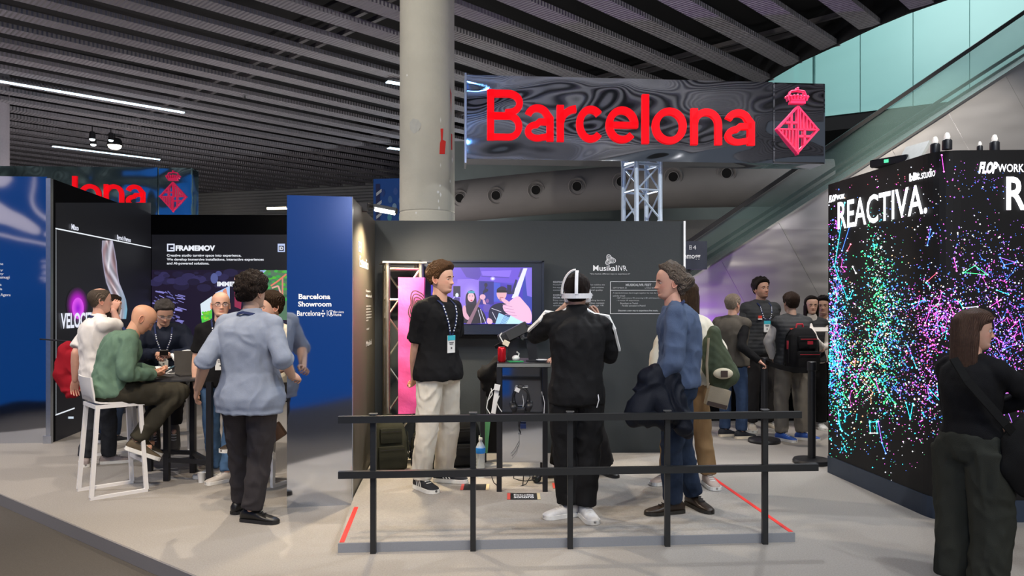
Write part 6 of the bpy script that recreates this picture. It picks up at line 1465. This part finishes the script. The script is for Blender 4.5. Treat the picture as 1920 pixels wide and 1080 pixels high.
# --- man in blue sweater
bs = person('p3', 1272, 5.09, PZT, (-1, .22), 1.73, 'man in blue sweater and jeans in profile facing left, grey wavy hair, beside the railing', (.62, .34, .25), dict(col=(.13, .10, .078), side=.018, topt=.022, backt=.034, lump=.015, freq=34, zf=2.2, line_y=[-.11, -.05, -.03, -.005, .018, .030, .045, .062, .085, .11], line_z=[.000, .020, .060, .110, .125, .165, .185, .200, .208, .208]),
       dict(name='sweater', mat=cloth('blue_knit', (.085, .118, .20), bump=.5, bscale=330), sleeve='long', sg=.020, hem=-.02, g=.022, collar=.03, amp=.010, sc=(15, 15, 11)), dict(name='jeans', mat=denim, r=(.094, .074, .066), amp=.009), dict(kind='leather', mat=mat('dark_brown_leather', (.028, .018, .012), .35), sole=mat('dark_sole', (.02, .018, .015), .6), lace=black_m),
       arms={'L': ((W_, 1262, 690, 4.82), (W_, 1224, 716, 4.90), dict(pn=(0, 0, -1), hand='grip')), 'R': ((W_, 1252, 680, 5.32), (W_, 1236, 722, 5.12), dict(hand='grip', hd=(.3, .2, -1)))}, feet={'L': ('G', 1262, 962, ('WD', -1, -.25)), 'R': ('G', 1301, 950, ('WD', .35, -.9))}, head=(14, 3, 0), belly=.03, build=1.06, vx=.009, neck=(0, .03, 1.47), lanyard=dict(LY, front=False))
# --- person behind him
person('p4', 1290, 6.0, PZT, (-.35, .94), 1.63, 'person in khaki trousers and white top mostly hidden behind the man in the blue sweater', (.55, .34, .26), dict(col=(.06, .035, .02), side=.016, topt=.022, long=.03, open=70, wide=.085, lump=.004),
       dict(name='white_top', mat=cloth('white_knit', (.66, .62, .52), bump=.5), sleeve='long', sg=.020, g=.018, amp=.008), dict(name='trousers', mat=cloth('khaki_cotton', (.25, .155, .075)), r=(.092, .078, .070), amp=.010), dict(kind='sneaker', mat=mat('beige_sneaker', (.42, .33, .28), .6)),
       arms={'L': ((W_, 1216, 690, 5.85), (W_, 1226, 735, 5.75), {}), 'R': ((W_, 1350, 655, 5.95), (W_, 1346, 700, 5.8), {})}, feet={'R': ('G', 1328, 910, ('WD', .1, -1)), 'L': ('G', 1252, 905, ('WD', -.7, -.5))}, female=True, vx=.013, eyes=False)
# --- striped shirt
person('p5', 468, 5.14, 0, (.30, .95), 1.715, 'stout curly haired man in light blue shirt seen from behind, near the mirrored panel', (.50, .31, .22), dict(col=(.020, .013, .010), side=.022, topt=.036, backt=.010, lump=.014, freq=42, zf=2.6),
       dict(name='shirt', mat=cloth('pale_blue_shirt', (.23, .265, .34), bump=.2, noise=.06, nscale=60), sleeve='rolled', slen=.10, sg=.016, hem=-.25, g=.030, flare=.028, collar=.10, amp=.0065, sc=(11, 11, 7)), dict(name='trousers', mat=cloth('charcoal_trousers', (.045, .040, .042)), r=(.100, .082, .070), amp=.012),
       dict(kind='leather', mat=mat('black_leather', (.012, .011, .010), .38), sole=black_m, lace=black_m), arms={'L': ((W_, 386, 675, 5.02), (W_, 371, 728, 5.15), dict(pn=(.6, .6, 0))), 'R': ((W_, 531, 672, 4.98), (W_, 548, 706, 5.22), dict(hd=(-.1, 1, -.1), pn=(-.7, 0, -.7), hand='grip'))},
       feet={'R': ('G', 472, 978, ('WD', .95, -.25)), 'L': ('G', 452, 960, ('WD', .4, .9))}, head=(-6, 2, 0), build=1.12, belly=.05, vx=.009, lanyard=dict(LY, front=False))
# --- bald man with glasses
person('p7', 414, 6.50, 0, (.35, -.94), 1.615, 'bald man with round glasses, black T-shirt and blue jeans standing behind the table', (.66, .38, .27), dict(col=(.10, .06, .04), none=True),
       dict(name='t_shirt', mat=blackc, sleeve='short', g=.018, hem=-.10), dict(name='jeans', mat=denim_b, r=(.088, .070, .062), amp=.010), dict(kind='sneaker', mat=mat('white_grey_sneaker', (.50, .46, .42), .6, noise=.3, nscale=18)),
       feet={'L': ('G', 425, 903, ('WD', -.55, -.6)), 'R': ('G', 404, 893, ('WD', -.8, -.5))}, head=(6, -2, 0), glasses=mat('thin_spectacle_frame', (.05, .04, .04), .3), lanyard=dict(LY, band=mat('pink_badge_band', (.7, .10, .18), .5)), vx=.012, belly=.03)
# --- young man seated by the panel
person('p6', 519, 6.45, 0, (-.45, -.90), 1.74, 'young dark haired man in cream polo seated on a stool beside the mirrored panel', (.66, .40, .29), dict(col=(.045, .025, .014), side=.012, topt=.030, fringe=.016, lump=.006),
       dict(name='polo_shirt', mat=cloth('cream_polo', (.66, .60, .47)), sleeve='short', slen=.85, collar=.06, g=.02), dict(name='trousers', mat=cloth('black_chinos', (.03, .028, .028)), r=(.09, .07, .06)), dict(kind='sneaker', mat=mat('brown_sneaker', (.05, .035, .025), .6)),
       pelvis=(0, -.02, .83), neck=(0, .04, 1.345), knees={'L': (-.13, .42, .80), 'R': (.13, .42, .80)}, feet={'L': ((-.12, .30, .40), (0, 1)), 'R': ((.12, .30, .40), (0, 1))}, arms={'L': ((-.24, .10, 1.02), (-.10, .32, .93), {}), 'R': ((.24, .10, 1.02), (.10, .32, .93), {})}, head=(-24, 4, 0), vx=.013, lanyard=LY)
# --- seated man in navy jacket
person('p8', 306, 7.45, 0, (.45, -.90), 1.76, 'grey haired man in navy jacket and glasses seated behind the table, looking down', (.56, .32, .23), dict(col=(.075, .065, .058), side=.009, topt=.019, lump=.008, freq=40, soft=.03),
       dict(name='jacket', mat=cloth('navy_jacket', (.012, .016, .030), rough=.6), sleeve='long', sg=.026, g=.028, collar=.06, amp=.009), dict(name='trousers', mat=cloth('black_chinos', (.03, .028, .028)), r=(.09, .072, .062)), dict(kind='sneaker', mat=mat('grey_suede', (.11, .095, .08), .8), sole=mat('grey_sole', (.2, .18, .15), .7), tip=.9),
       pelvis=(0, -.05, .82), neck=(0, .06, 1.30), headoff=(0, .065, .085), knees={'L': (-.12, .40, .74), 'R': (.12, .40, .74)}, feet={'L': ((-.09, .36, .36), (.1, 1)), 'R': ((.08, .36, .36), (.1, 1))}, arms={'L': ((-.26, .10, 1.02), (-.04, .30, 1.02), dict(hand='grip', pn=(.5, 0, -.6))), 'R': ((.26, .10, 1.02), (.05, .31, 1.04), dict(hand='grip', pn=(-.5, 0, -.6)))}, head=(8, 32, 0), glasses=mat('silver_spectacle_frame', (.6, .6, .58), .3, .8), lanyard=dict(LY, drop=.40, band=mat('pink_badge_band', (.7, .10, .18), .5)), vx=.013)
# --- bald man in green sweater on the stool
grn = cloth('sage_green_knit', (.13, .215, .155), bump=.4)
person('p9', 219, 6.10, 0, (.80, .50), 1.76, 'bald man in green sweater seated on the front white stool, looking at his phone', (.62, .33, .21), dict(col=(.12, .07, .05), none=True),
       dict(name='sweater', mat=grn, sleeve='long', sg=.020, g=.024, hem=-.10, amp=.010), dict(name='trousers', mat=cloth('dark_olive_trousers', (.040, .036, .026)), r=(.098, .078, .064), amp=.012), dict(kind='sneaker', mat=mat('olive_suede', (.10, .075, .045), .8), tip=.45),
       pelvis=(0, -.05, .83), neck=(0, .10, 1.27), headoff=(0, .050, .080), knees={'L': (-.12, .44, .82), 'R': (.10, .46, .78)}, feet={'L': ((-.08, .16, .40), (.05, 1)), 'R': ((.12, .12, .40), (-.05, 1))},
       arms={'L': ((-.24, .07, .98), (-.06, .28, .95), dict(hand='grip', pn=(.4, 0, .8))), 'R': ((.25, .04, .97), (.08, .26, .94), dict(hand='grip', pn=(-.4, 0, .8)))}, head=(0, 40, 0), build=1.08, stubble=.25, belly=.02, lanyard=dict(LY, front=False))
# --- man in white polo
person('p10', 182, 6.86, 0, (.72, .70), 1.655, 'man in white polo and dark jeans seen from behind, left of the table', (.60, .33, .24), dict(col=(.10, .075, .055), side=.007, topt=.006, lump=.0015, bald=.212),
       dict(name='polo_shirt', mat=cloth('white_polo', (.72, .68, .64)), sleeve='short', slen=.85, sg=.024, g=.024, hem=-.14, collar=.08, amp=.008), dict(name='jeans', mat=cloth('dark_grey_denim', (.035, .038, .045), nscale=30, noise=.3), r=(.094, .076, .068), amp=.010), dict(kind='sneaker', mat=mat('grey_pink_sneaker', (.30, .25, .24), .6, noise=.4, nscale=22)),
       arms={'L': ((W_, 138, 668, 6.82), (W_, 140, 715, 6.9), {}), 'R': ((W_, 219, 612, 6.95), (W_, 213, 582, 7.12), dict(hand='grip', pn=(-.6, .6, 0), hd=(0, .3, .9)))}, feet={'L': ('G', 160, 874, ('WD', -.5, .8)), 'R': ('G', 205, 869, ('WD', .9, .4))}, build=1.08, belly=.03, lanyard=dict(LY, front=False), vx=.012)
# --- woman beyond him
person('p11', 208, 8.2, 0, (.5, .85), 1.60, 'dark haired woman hidden behind the man in the white polo', (.6, .4, .3), dict(col=(.03, .018, .012), side=.016, topt=.022, long=.06, open=60, wide=.088, lump=.004),
       dict(name='top', mat=cloth('dark_grey_top', (.04, .04, .045)), sleeve='long'), dict(name='trousers', mat=denim, r=(.09, .07, .06)), dict(kind='sneaker', mat=mat('black_suede', (.012, .013, .018), .8)), female=True, vx=.016, eyes=False)
# --- man in dark vest, far
vest = cloth('charcoal_quilted_vest', (.045, .047, .050), rough=.7); bump_node(vest, 'wave', .25, .012, dir='Z', s=7)
person('p12', 1425, 9.0, 0, (.22, -.97), 1.82, 'tall dark haired bearded man in a grey quilted vest, facing the camera', (.48, .27, .19), dict(col=(.012, .009, .008), side=.014, topt=.030, lump=.009, freq=34),
       dict(name='shirt', mat=cloth('grey_sleeves', (.06, .062, .066)), sleeve='long', g=.016, collar=.06), dict(name='trousers', mat=cloth('black_chinos', (.03, .028, .028)), r=(.094, .078, .070)), dict(kind='sneaker', mat=mat('beige_running_shoe', (.42, .36, .28), .6)),
       feet={'R': ((.12, .02, .085), (.5, 1)), 'L': ((-.10, 0, .085), (-.2, 1))}, head=(8, -4, 0), stubble=.75, lanyard=dict(LY, drop=.60), build=1.06, vx=.014, extras=(dict(name='vest', mat=vest, sleeve='none', g=.034, hem=-.06, gn=.02, collar=.08),))
# --- grey haired man in vest from behind
person('p13', 1372, 8.5, 0, (.72, .62), 1.615, 'grey haired man in brown grey vest and jeans with one hand on the queue post', (.60, .34, .25), dict(col=(.24, .19, .15), side=.009, topt=.012, lump=.003),
       dict(name='shirt', mat=blackc, sleeve='long', g=.014), dict(name='jeans', mat=cloth('mid_blue_denim', (.03, .05, .10), nscale=25, noise=.3), r=(.092, .074, .066)), dict(kind='sneaker', mat=mat('black_suede', (.012, .013, .018), .8), sole=mat('cream_sole', (.70, .60, .46), .6)),
       arms={'R': ((W_, 1388, 662, 8.2), (W_, 1424, 677, 8.2), dict(pn=(0, 0, -1), hand='grip')), 'L': ((-.22, .02, 1.12), (-.15, .25, 1.05), {})}, feet={'L': ((-.10, 0, .085), (.4, .9)), 'R': ((.12, .02, .085), (.5, 1))}, build=1.08, belly=.03, vx=.014, extras=(dict(name='vest', mat=cloth('brown_grey_vest', (.085, .075, .062)), sleeve='none', g=.034, hem=-.08, gn=.02, collar=.07),))
# --- person with backpack
bp = person('p14', 1485, 8.33, 0, (-.12, .99), 1.635, 'person in grey vest and beige trousers seen from behind, wearing a backpack', (.55, .35, .26), dict(col=(.035, .020, .014), side=.012, topt=.016, lump=.003),
       dict(name='shirt', mat=cloth('white_sleeves', (.70, .66, .62)), sleeve='long', g=.014), dict(name='trousers', mat=cloth('beige_grey_trousers', (.20, .18, .15)), r=(.098, .084, .074), amp=.012), dict(kind='sneaker', mat=mat('blue_running_shoe', (.03, .10, .42), .5, noise=.3, nscale=30)),
       arms={'R': ((W_, 1527, 640, 8.2), (W_, 1543, 652, 8.45), {}), 'L': ((W_, 1440, 640, 8.4), (W_, 1450, 672, 8.5), {})}, feet={'L': ((-.13, 0, .085), (.3, -.6)), 'R': ((.13, .0, .085), (.8, -.5))}, build=1.04, vx=.014, extras=(dict(name='vest', mat=vest, sleeve='none', g=.034, hem=-.08, gn=.02, collar=.06),))
# --- two women by the LED wall
person('p15', 1521, 9.1, 0, (-.15, -1), 1.60, 'woman with long dark hair and pale high collar facing the camera beside the LED wall', (.62, .38, .28), dict(col=(.020, .012, .010), side=.016, topt=.020, long=.05, open=52, wide=.088, lump=.003, line_z=[.05, .06, .08, .1, .13, .165, .185, .192, .196, .20]),
       dict(name='top', mat=cloth('pale_polo_neck', (.58, .54, .50)), sleeve='long', collar=.12, g=.012), dict(name='trousers', mat=blackc, r=(.095, .085, .09)), dict(kind='sneaker', mat=mat('white_sneaker', (.62, .61, .60), .55, noise=.25, nscale=30)), female=True, vx=.015, extras=(dict(name='vest', mat=vest, sleeve='none', g=.028, hem=-.06),), arms={'R': ((.22, .04, 1.12), (.08, .25, 1.10), {}), 'L': ((-.22, .04, 1.12), (-.06, .25, 1.08), {})})
person('p16', 1545, 9.35, 0, (-.5, -.86), 1.59, 'dark haired person in white sleeves cut off by the LED wall edge', (.55, .34, .25), dict(col=(.010, .008, .008), side=.018, topt=.026, lump=.009),
       dict(name='shirt', mat=cloth('white_sleeves', (.70, .66, .62)), sleeve='long'), dict(name='trousers', mat=blackc, r=(.09, .075, .07)), dict(kind='sneaker', mat=mat('brown_sneaker', (.05, .035, .025), .6)), vx=.016)
# --- person hidden behind the headset man
person('p18', 1086, 6.32, PZT, (-.7, -.72), 1.52, 'person in wide black trousers hidden behind the man with the headset', (.62, .36, .26), dict(col=(.03, .02, .015), side=.014, topt=.02),
       dict(name='top', mat=blackc, sleeve='long', sg=.02), dict(name='trousers', mat=cloth('wide_black_trousers', (.018, .017, .018)), r=(.095, .095, .115), amp=.010), dict(kind='leather', mat=mat('black_leather', (.012, .011, .010), .38), sole=black_m, lace=black_m),
       arms={'R': ((W_, 1062, 668, 6.15), (W_, 1038, 672, 5.95), dict(pn=(0, 0, -1)))}, feet={'R': ('G', 1052, 889, ('WD', -.6, -.7)), 'L': ('G', 1132, 889, ('WD', .5, -.8))}, female=True, vx=.014, eyes=False)
# --- woman in front at the right
pw = person('p17', 1822, 3.97, 0, (.90, .44), 1.472, 'woman with straight brown hair and wide dark trousers in front of the LED wall', (.58, .34, .25), dict(col=(.085, .048, .034), mname='hair_brown', side=.016, topt=.022, long=.165, open=72, wide=.116, lump=.003, freq=30, fringe=.004, line_z=[.05, .06, .08, .1, .11, .14, .15, .155, .160, .165]),
       dict(name='top', mat=blackc, sleeve='long', sg=.018, g=.016, hem=.10, amp=.006), dict(name='trousers', mat=cloth('dark_olive_wool', (.030, .032, .026)), r=(.122, .118, .104), g=.018, len=1.04, amp=.014), dict(kind='leather', mat=mat('black_leather', (.012, .011, .010), .38), sole=black_m, lace=black_m),
       arms={'R': ((W_, 1905, 722, 3.85), (W_, 1872, 765, 3.98), dict(pn=(-.3, 0, 1), hand='relaxed', hd=(-.9, .2, .1))), 'L': ((-.20, .12, 1.06), (.05, .22, 1.02), dict(hd=(1, 0, 0), pn=(0, -1, 0)))}, head=(-46, 0, 0), female=True, build=1.10, vx=.009)
# ================================================================== things worn, held, hung or set down
def cloth_blob(name, label, cat, parts, m, vx=.010, amp=.010, sc=(12, 12, 7), seed=3, sm=3, loc=None, obj='fabric'):
    """soft folded thing built from capsules and balls given in hall coordinates, fused and creased"""
    loc = Vector(loc if loc is not None else parts[0][1]); mb = MB()
    for p in parts:
        if p[0] == 'ball': mb.ball(Vector(p[1])-loc, p[2], 14, 10)
        else: mb.tube([Vector(p[1])-loc, Vector(p[2])-loc], [p[3], p[4]], 14); mb.ball(Vector(p[1])-loc, p[3], 14, 8); mb.ball(Vector(p[2])-loc, p[4], 14, 8)
    v, n, f = remesh(mb, vx, sm); q = v*np.array(sc); r = vnoise(q+vnoise(v*6, seed+2)[:, None]*1.5, seed); v = v+n*((1-2*np.abs(r))*amp)[:, None]
    root = tag(empty(name, tuple(loc)), label, cat); np_mesh(obj, v, f, m, root); return root
def face_of(k): return ALL_PEOPLE[k]
# headset worn by the man at the counter
H = face_of('p2'); HM = H['RM'] @ H['HM']; q = tag(empty('headset', tuple(HM @ Vector((0, 0, .12)))), 'white virtual reality headset with head strap worn by the man in black', 'headset')
hw = mat('white_headset_plastic', (.74, .74, .76), .4, noise=.03)
def hring(z, r_x, r_f, r_b, a0, a1, n=28, zf=0.0): return [HM @ Vector((r_x*math.sin(a), (r_f if math.cos(a) > 0 else r_b)*math.cos(a)-.005, z+zf*math.cos(a))) for a in np.linspace(a0, a1, n)]
pts = hring(.098, .100, .115, .128, 0, 2*PI, 33, .012)
mb = MB()
for a, b in zip(pts[:-1], pts[1:]): mb.bar(a, b+(b-a)*.05, .012, .034)
world_parent(mb.build('side_strap', hw), q)
mb = MB(); top_ = [HM @ Vector((s*.002, -.118*math.cos(t)-.005 if False else -.142*math.cos(t), .098+.176*math.sin(t))) for s, t in ((1, t) for t in np.linspace(.0, 2.2, 14))]
for a, b in zip(top_[:-1], top_[1:]): mb.bar(a, b+(b-a)*.05, .022, .008, up=tuple((a-(HM @ Vector((0, 0, .12)))).normalized()))
world_parent(mb.build('top_strap', hw), q)
mb = MB(); arc_ = [HM @ Vector((-.102+.102*(1-math.cos(t))*.95, -.066-.02*math.sin(t), .108+.165*math.sin(t))) for t in np.linspace(0, PI*.5, 10)]
for a, b in zip(arc_[:-1], arc_[1:]): mb.bar(a, b+(b-a)*.05, .018, .008, up=tuple((a-(HM @ Vector((0, 0, .10)))).normalized()))
world_parent(mb.build('top_strap', hw), q)
mb = MB(); M2 = HM @ Matrix.Translation((0, .135, .108)); mb.box((0, 0, 0), (.19, .075, .105), M2, bev=.025); world_parent(mb.build('visor', hw, smooth=True, angle=50), q)
mb = MB(); mb.tube([P(x, y, 5.2) for x, y in ((1108, 580), (1114, 586), (1116, 592), (1114, 594))], .004, 6); mb.box(P(1115, 594, 5.2), (.03, .02, .03)); world_parent(mb.build('cable', hw, smooth=True, angle=40), q)
mb = MB(); mb.tube([P(x, y, d) for x, y, d in ((1121, 738, 4.95), (1123, 750, 4.93), (1119, 764, 4.95))], .0035, 6); mb.tube([P(x, y, d) for x, y, d in ((1018, 742, 5.7), (1021, 755, 5.7), (1020, 775, 5.7))], .0035, 6); o = mb.build('cable', hw, smooth=True); tag(o, 'thin white cables dangling beside the man with the headset', 'cable')
# navy jacket over the forearm of the man in the blue sweater
D = 4.86
cloth_blob('jacket', 'dark navy jacket with a white tag draped over the arm of the man in blue', 'jacket',
    [('t', P(1232, 700, D), P(1196, 775, D-.02), .060, .085), ('t', P(1215, 712, D), P(1250, 770, D-.02), .07, .075), ('t', P(1250, 700, D+.02), P(1262, 775, D), .055, .07), ('t', P(1262, 705, D+.05), P(1282, 800, D+.02), .045, .06), ('t', P(1196, 775, D-.02), P(1240, 790, D-.02), .07, .055), ('ball', P(1190, 782, D-.02), .06), ('ball', P(1222, 722, D), .075), ('t', P(1205, 730, D), P(1240, 725, D+.12), .06, .06), ('t', P(1282, 800, D+.02), P(1290, 812, D+.02), .05, .035), ('t', P(1236, 775, D), P(1252, 800, D), .05, .035)],
    cloth('black_navy_nylon', (.009, .011, .018), rough=.45), .009, .014, (9, 9, 6), 5)
mb = MB(); mb.box((0, 0, 0), (.035, .004, .065), Matrix.Translation(P(1229, 809, D-.03)) @ Matrix.Rotation(-.3, 4, 'Y')); o = mb.build('tag', mat('white_paper', (.75, .76, .78), .6)); o.parent = bpy.data.objects['jacket']; o.matrix_parent_inverse = Matrix.Translation(bpy.data.objects['jacket'].location).inverted()
# green quilted jacket and beige bag of the person behind
D = 5.72; quilt = cloth('olive_quilted_nylon', (.055, .070, .042), rough=.6); bump_node(quilt, 'wave', .25, .01, (1, 1, 1), dir='DIAGONAL', s=9)
cloth_blob('jacket', 'olive green quilted jacket hanging over the arm behind the man in blue', 'jacket',
    [('t', P(1338, 625, D), P(1342, 700, D), .055, .085), ('t', P(1345, 650, D), P(1368, 705, D), .05, .075), ('t', P(1368, 700, D), P(1352, 728, D), .07, .05), ('t', P(1330, 640, D), P(1330, 690, D), .05, .06), ('t', P(1330, 690, D), P(1345, 722, D), .06, .045)], quilt, .010, .008, (10, 10, 8), 9)
q = tag(empty('shoulder_bag', tuple(P(1345, 745, 5.66))), 'beige canvas bag with a brown patch hanging under the olive jacket', 'bag')
bg = cloth('beige_canvas', (.26, .22, .16)); brn = mat('brown_patch', (.035, .020, .015), .6)
mb = MB(); mb.box((0, 0, 0), (.17, .08, .15), Matrix.Rotation(.25, 4, 'Y'), bev=.02); mb.build('bag_body', bg, q, smooth=True, angle=50)
mb = MB(); mb.box((.0, -.042, -.055), (.15, .006, .03), Matrix.Rotation(.25, 4, 'Y')); mb.build('base_patch', brn, q)
mb = MB(); mb.ball((.03, -.05, .185), (.075, .03, .042), 18, 10); mb.build('flap', mat('cream_flap', (.50, .45, .33), .7), q, smooth=True)
mb = MB(); mb.box((.03, -.082, .185), (.05, .006, .048), Matrix.Rotation(0, 4, 'Y')); mb.build('flap_patch', brn, q)
mb = MB(); mb.tube([(-.07, 0, .07), (-.08, 0, .25), (-.06, .02, .45)], .010, 8); mb.build('strap', bg, q, smooth=True)
# red coat hanging by the black display
D = 7.6
cloth_blob('coat', 'red coat hanging beside the black display behind the man in the white polo', 'coat',
    [('t', P(122, 655, D), P(120, 700, D), .06, .085), ('t', P(120, 700, D), P(132, 735, D), .09, .06), ('t', P(135, 665, D), P(138, 735, D), .06, .06), ('ball', P(112, 700, D), .05), ('ball', P(130, 650, D), .05)], cloth('red_wool', (.33, .012, .022)), .011, .016, (10, 10, 6), 21, loc=P(130, 655, D))
mb = MB(); mb.tube([P(130, 640, D), P(130, 640, D)+Vector((-.33, .05, .02))], .008, 8); o = mb.build('hook', black_m); o.parent = bpy.data.objects['coat']; o.matrix_parent_inverse = Matrix.Translation(bpy.data.objects['coat'].location).inverted()
# black coat over the side table
D = 6.5
cloth_blob('coat', 'black coat crumpled over the dark side table behind the counter', 'coat',
    [('t', P(912, 700, D), P(926, 690, D), .07, .06), ('t', P(926, 690, D), P(934, 676, D), .06, .035), ('t', P(916, 700, D), P(912, 725, D), .06, .03), ('ball', P(932, 702, D), .07), ('t', P(908, 695, D), P(905, 705, D), .035, .03), ('t', P(925, 712, D), P(918, 740, D), .04, .02)], cloth('black_fleece', (.012, .012, .013)), .009, .016, (13, 13, 9), 31)
# backpacks
def backpack(loc, rz, sc, label, m, m2, lean=.0, accent=None):
    r = tag(empty('backpack', loc, rz), label, 'backpack'); M = Matrix.Rotation(lean, 4, 'X') @ Matrix.Scale(sc, 4)
    mb = MB(); rings = []
    for z, w_, d_ in ((0, .10, .06), (.02, .145, .095), (.12, .155, .105), (.28, .150, .098), (.38, .130, .080), (.44, .09, .05), (.455, .03, .02)):
        rings.append([M @ Vector((math.copysign(abs(math.cos(t))**.6, math.cos(t))*w_, math.copysign(abs(math.sin(t))**.6, math.sin(t))*d_, z)) for t in np.linspace(0, 2*PI, 24, endpoint=False)])
    mb.rings(rings); v, n, f = remesh(mb, .012, 1); v = v+n*(vnoise(v*np.array([14, 14, 9]), 4)*.007)[:, None]; np_mesh('main_pack', v, f, m, r)
    for z0, z1, w_, y_, nm in ((.03, .22, .12, -.125, 'front_pocket'), (.24, .37, .10, -.105, 'top_pocket')):
        mb = MB(); mb.box((0, y_+.012, (z0+z1)/2), (w_*1.9, .06, z1-z0), M, bev=.029); mb.build(nm, m2, r, smooth=True, angle=60)
        mb = MB(); mb.bar(M @ Vector((-w_*.85, y_-.032, z1-.03)), M @ Vector((w_*.85, y_-.032, z1-.03)), .006, .006); mb.build('zip', accent or black_m, r)
    mb = MB(); mb.tube([M @ Vector(p) for p in ((-.04, .05, .43), (-.03, .05, .48), (.03, .05, .48), (.04, .05, .43))], .010*sc, 8); mb.build('handle', accent or m2, r, smooth=True)
    for s in (-1, 1):
        mb = MB(); pp = [M @ Vector((s*x, y, z)) for x, y, z in ((.06, .08, .42), (.08, .135, .36), (.09, .15, .22), (.11, .12, .08), (.12, .08, .04))]
        for a, b in zip(pp[:-1], pp[1:]): mb.bar(a, b+(b-a)*.05, .045*sc, .012*sc, up=(0, 1, 0))
        mb.build('shoulder_strap', m2, r)
        mb = MB(); mb.bar(M @ Vector((s*.155, -.02, .33)), M @ Vector((s*.165, -.04, .10)), .02*sc, .006*sc, up=(s, 0, 0)); mb.build('side_strap', m2, r)
    return r
ol = cloth('olive_ripstop', (.030, .030, .020)); ol2 = cloth('dark_olive_ripstop', (.020, .021, .015))
p = G(724, 893, PZT); backpack((p.x, p.y+.18, PZT), .35, 1.02, 'olive backpack leaning at the foot of the short truss', ol, ol2, -.12)
backpack((X(796, 6.62).x, 6.66, PZT), -.3, .80, 'small dark backpack behind the legs of the man in black T-shirt', ol2, black_m)
bk = cloth('black_ripstop', (.011, .011, .012)); green_m = cloth('mint_green_panel', (.18, .52, .26))
q = backpack((X(872, 6.75).x, 6.72, PZT), .25, .95, 'black backpack with a mint green side panel beside the water bottle', bk, bk, -.08)
mb = MB(); mb.box((.13, -.10, .30), (.07, .07, .30), Matrix.Rotation(.10, 4, 'Y'), bev=.012); mb.build('side_panel', green_m, q, smooth=True, angle=50)
mb = MB(); mb.tube([(.10, -.16, .30), (.11, -.17, .15), (.09, -.16, .05)], .006, 6); mb.build('piping', whp, q, smooth=True)
# worn by the person by the LED wall
b14 = face_of('p14'); redz = mat('red_strap', (.45, .02, .04), .6)
yb_ = b14['p88']; R14 = b14['root']
q = backpack((R14.location.x+.0, R14.location.y-.29, .78), R14.rotation_euler.z, 1.08, 'black backpack with red handle and zips on the back of the vest wearer', bk, bk, 0, redz)
mb = MB(); mb.box((.0, -.17, .33), (.06, .005, .035)); mb.build('logo_patch', redz, q); mb = MB(); mb.box((-.175, -.02, .30), (.006, .03, .09)); mb.build('red_tab', redz, q)
for k_, g_ in (('p14', -.02), ('p12', .02), ('p13', 0)):   # red and white shoulder patch on the vests
    pr = ALL_PEOPLE[k_]; fr = pr['frame'](.72); s = -1; sgn_ = 1 if k_ == 'p12' else -1
    base = fr[0]+fr[2]*(-.09 if k_ != 'p12' else .10)*1.0+fr[3]*(.172*sgn_)
    if k_ == 'p13': continue
    M = Matrix((fr[2], fr[3], fr[1])).transposed().to_4x4(); M.translation = base; mb = MB(); mb.box((0, 0, 0), (.045, .012, .03), M); mb.build('patch', mat('red_patch', (.65, .05, .03), .6), pr['root']); mb = MB(); mb.box((0, 0, -.024), (.05, .012, .014), M); mb.build('patch', white_sole, pr['root'])
# phones held by the seated men
def phone_at(k_, off, label, sc=1.0, tilt=.5):
    pr = ALL_PEOPLE[k_]; a = pr['A']; c = (a[1][2]+a[-1][2])/2+Vector(off); w_ = pr['RM'] @ c; q = tag(empty('phone', tuple(w_), pr['root'].rotation_euler.z), label, 'phone')
    R = Matrix.Rotation(tilt, 4, 'X'); mb = MB(); mb.box((0, 0, 0), (.075*sc, .15*sc, .009), R, bev=.003); mb.build('body', black_m, q); mb = MB(); mb.box((0, 0, .0052), (.068*sc, .14*sc, .001), R); mb.build('glass', mat('phone_glass', (.03, .06, .07), .08, emis=(.05, .12, .14), estr=.5), q)
phone_at('p9', (0, .10, .015), 'dark phone in the hands of the man in green'); phone_at('p8', (0, .11, .02), 'white phone in the hands of the man in the navy jacket')
# brown bag hung under the stool by the panel
q = tag(empty('shoulder_bag', tuple(P(515, 812, 6.15))), 'brown leather bag hanging low beside the stool by the mirrored panel', 'bag'); lb = mat('brown_leather_bag', (.06, .032, .018), .45)
mb = MB(); mb.box((0, 0, 0), (.16, .07, .13), Matrix.Rotation(-.6, 4, 'Y'), bev=.02); mb.build('bag_body', lb, q, smooth=True, angle=50); mb = MB(); mb.tube([(-.05, 0, .06), (.0, .02, .25), (.02, .05, .38)], .008, 8); mb.build('strap', lb, q, smooth=True)
# dark shoulder bag and strap of the woman at the right
pr = ALL_PEOPLE['p17']; D = 3.78
q = tag(empty('shoulder_bag', tuple(P(1905, 850, D))), 'dark bag with a long strap on the hip of the woman at the right', 'bag'); bgm = cloth('black_canvas', (.009, .009, .009))
cl = [P(1788, 672, 3.86), P(1812, 712, 3.80), P(1850, 755, 3.76), P(1885, 795, 3.74), P(1915, 830, D)]
mb = MB()
for a, b in zip(cl[:-1], cl[1:]): mb.bar(a, b+(b-a)*.04, .042, .010, up=(0, -1, 0))
world_parent(mb.build('strap', bgm), q)
mb = MB(); mb.ball((.05, 0, -.02), (.13, .06, .20), 20, 14); v, n, f = remesh(mb, .012, 1); v = v+n*(vnoise(v*12, 8)*.012)[:, None]; np_mesh('bag_body', v, f, bgm, q)
# clear name: papers held by the woman near the LED wall
p = P(1540, 618, 8.75); q = tag(empty('tablet', tuple(p)), 'pale tablet held by the women beside the LED wall', 'tablet'); mb = MB(); mb.box((0, 0, 0), (.20, .14, .01), Matrix.Rotation(.3, 4, 'X')); mb.build('body', mat('pale_tablet', (.55, .53, .50), .4), q)
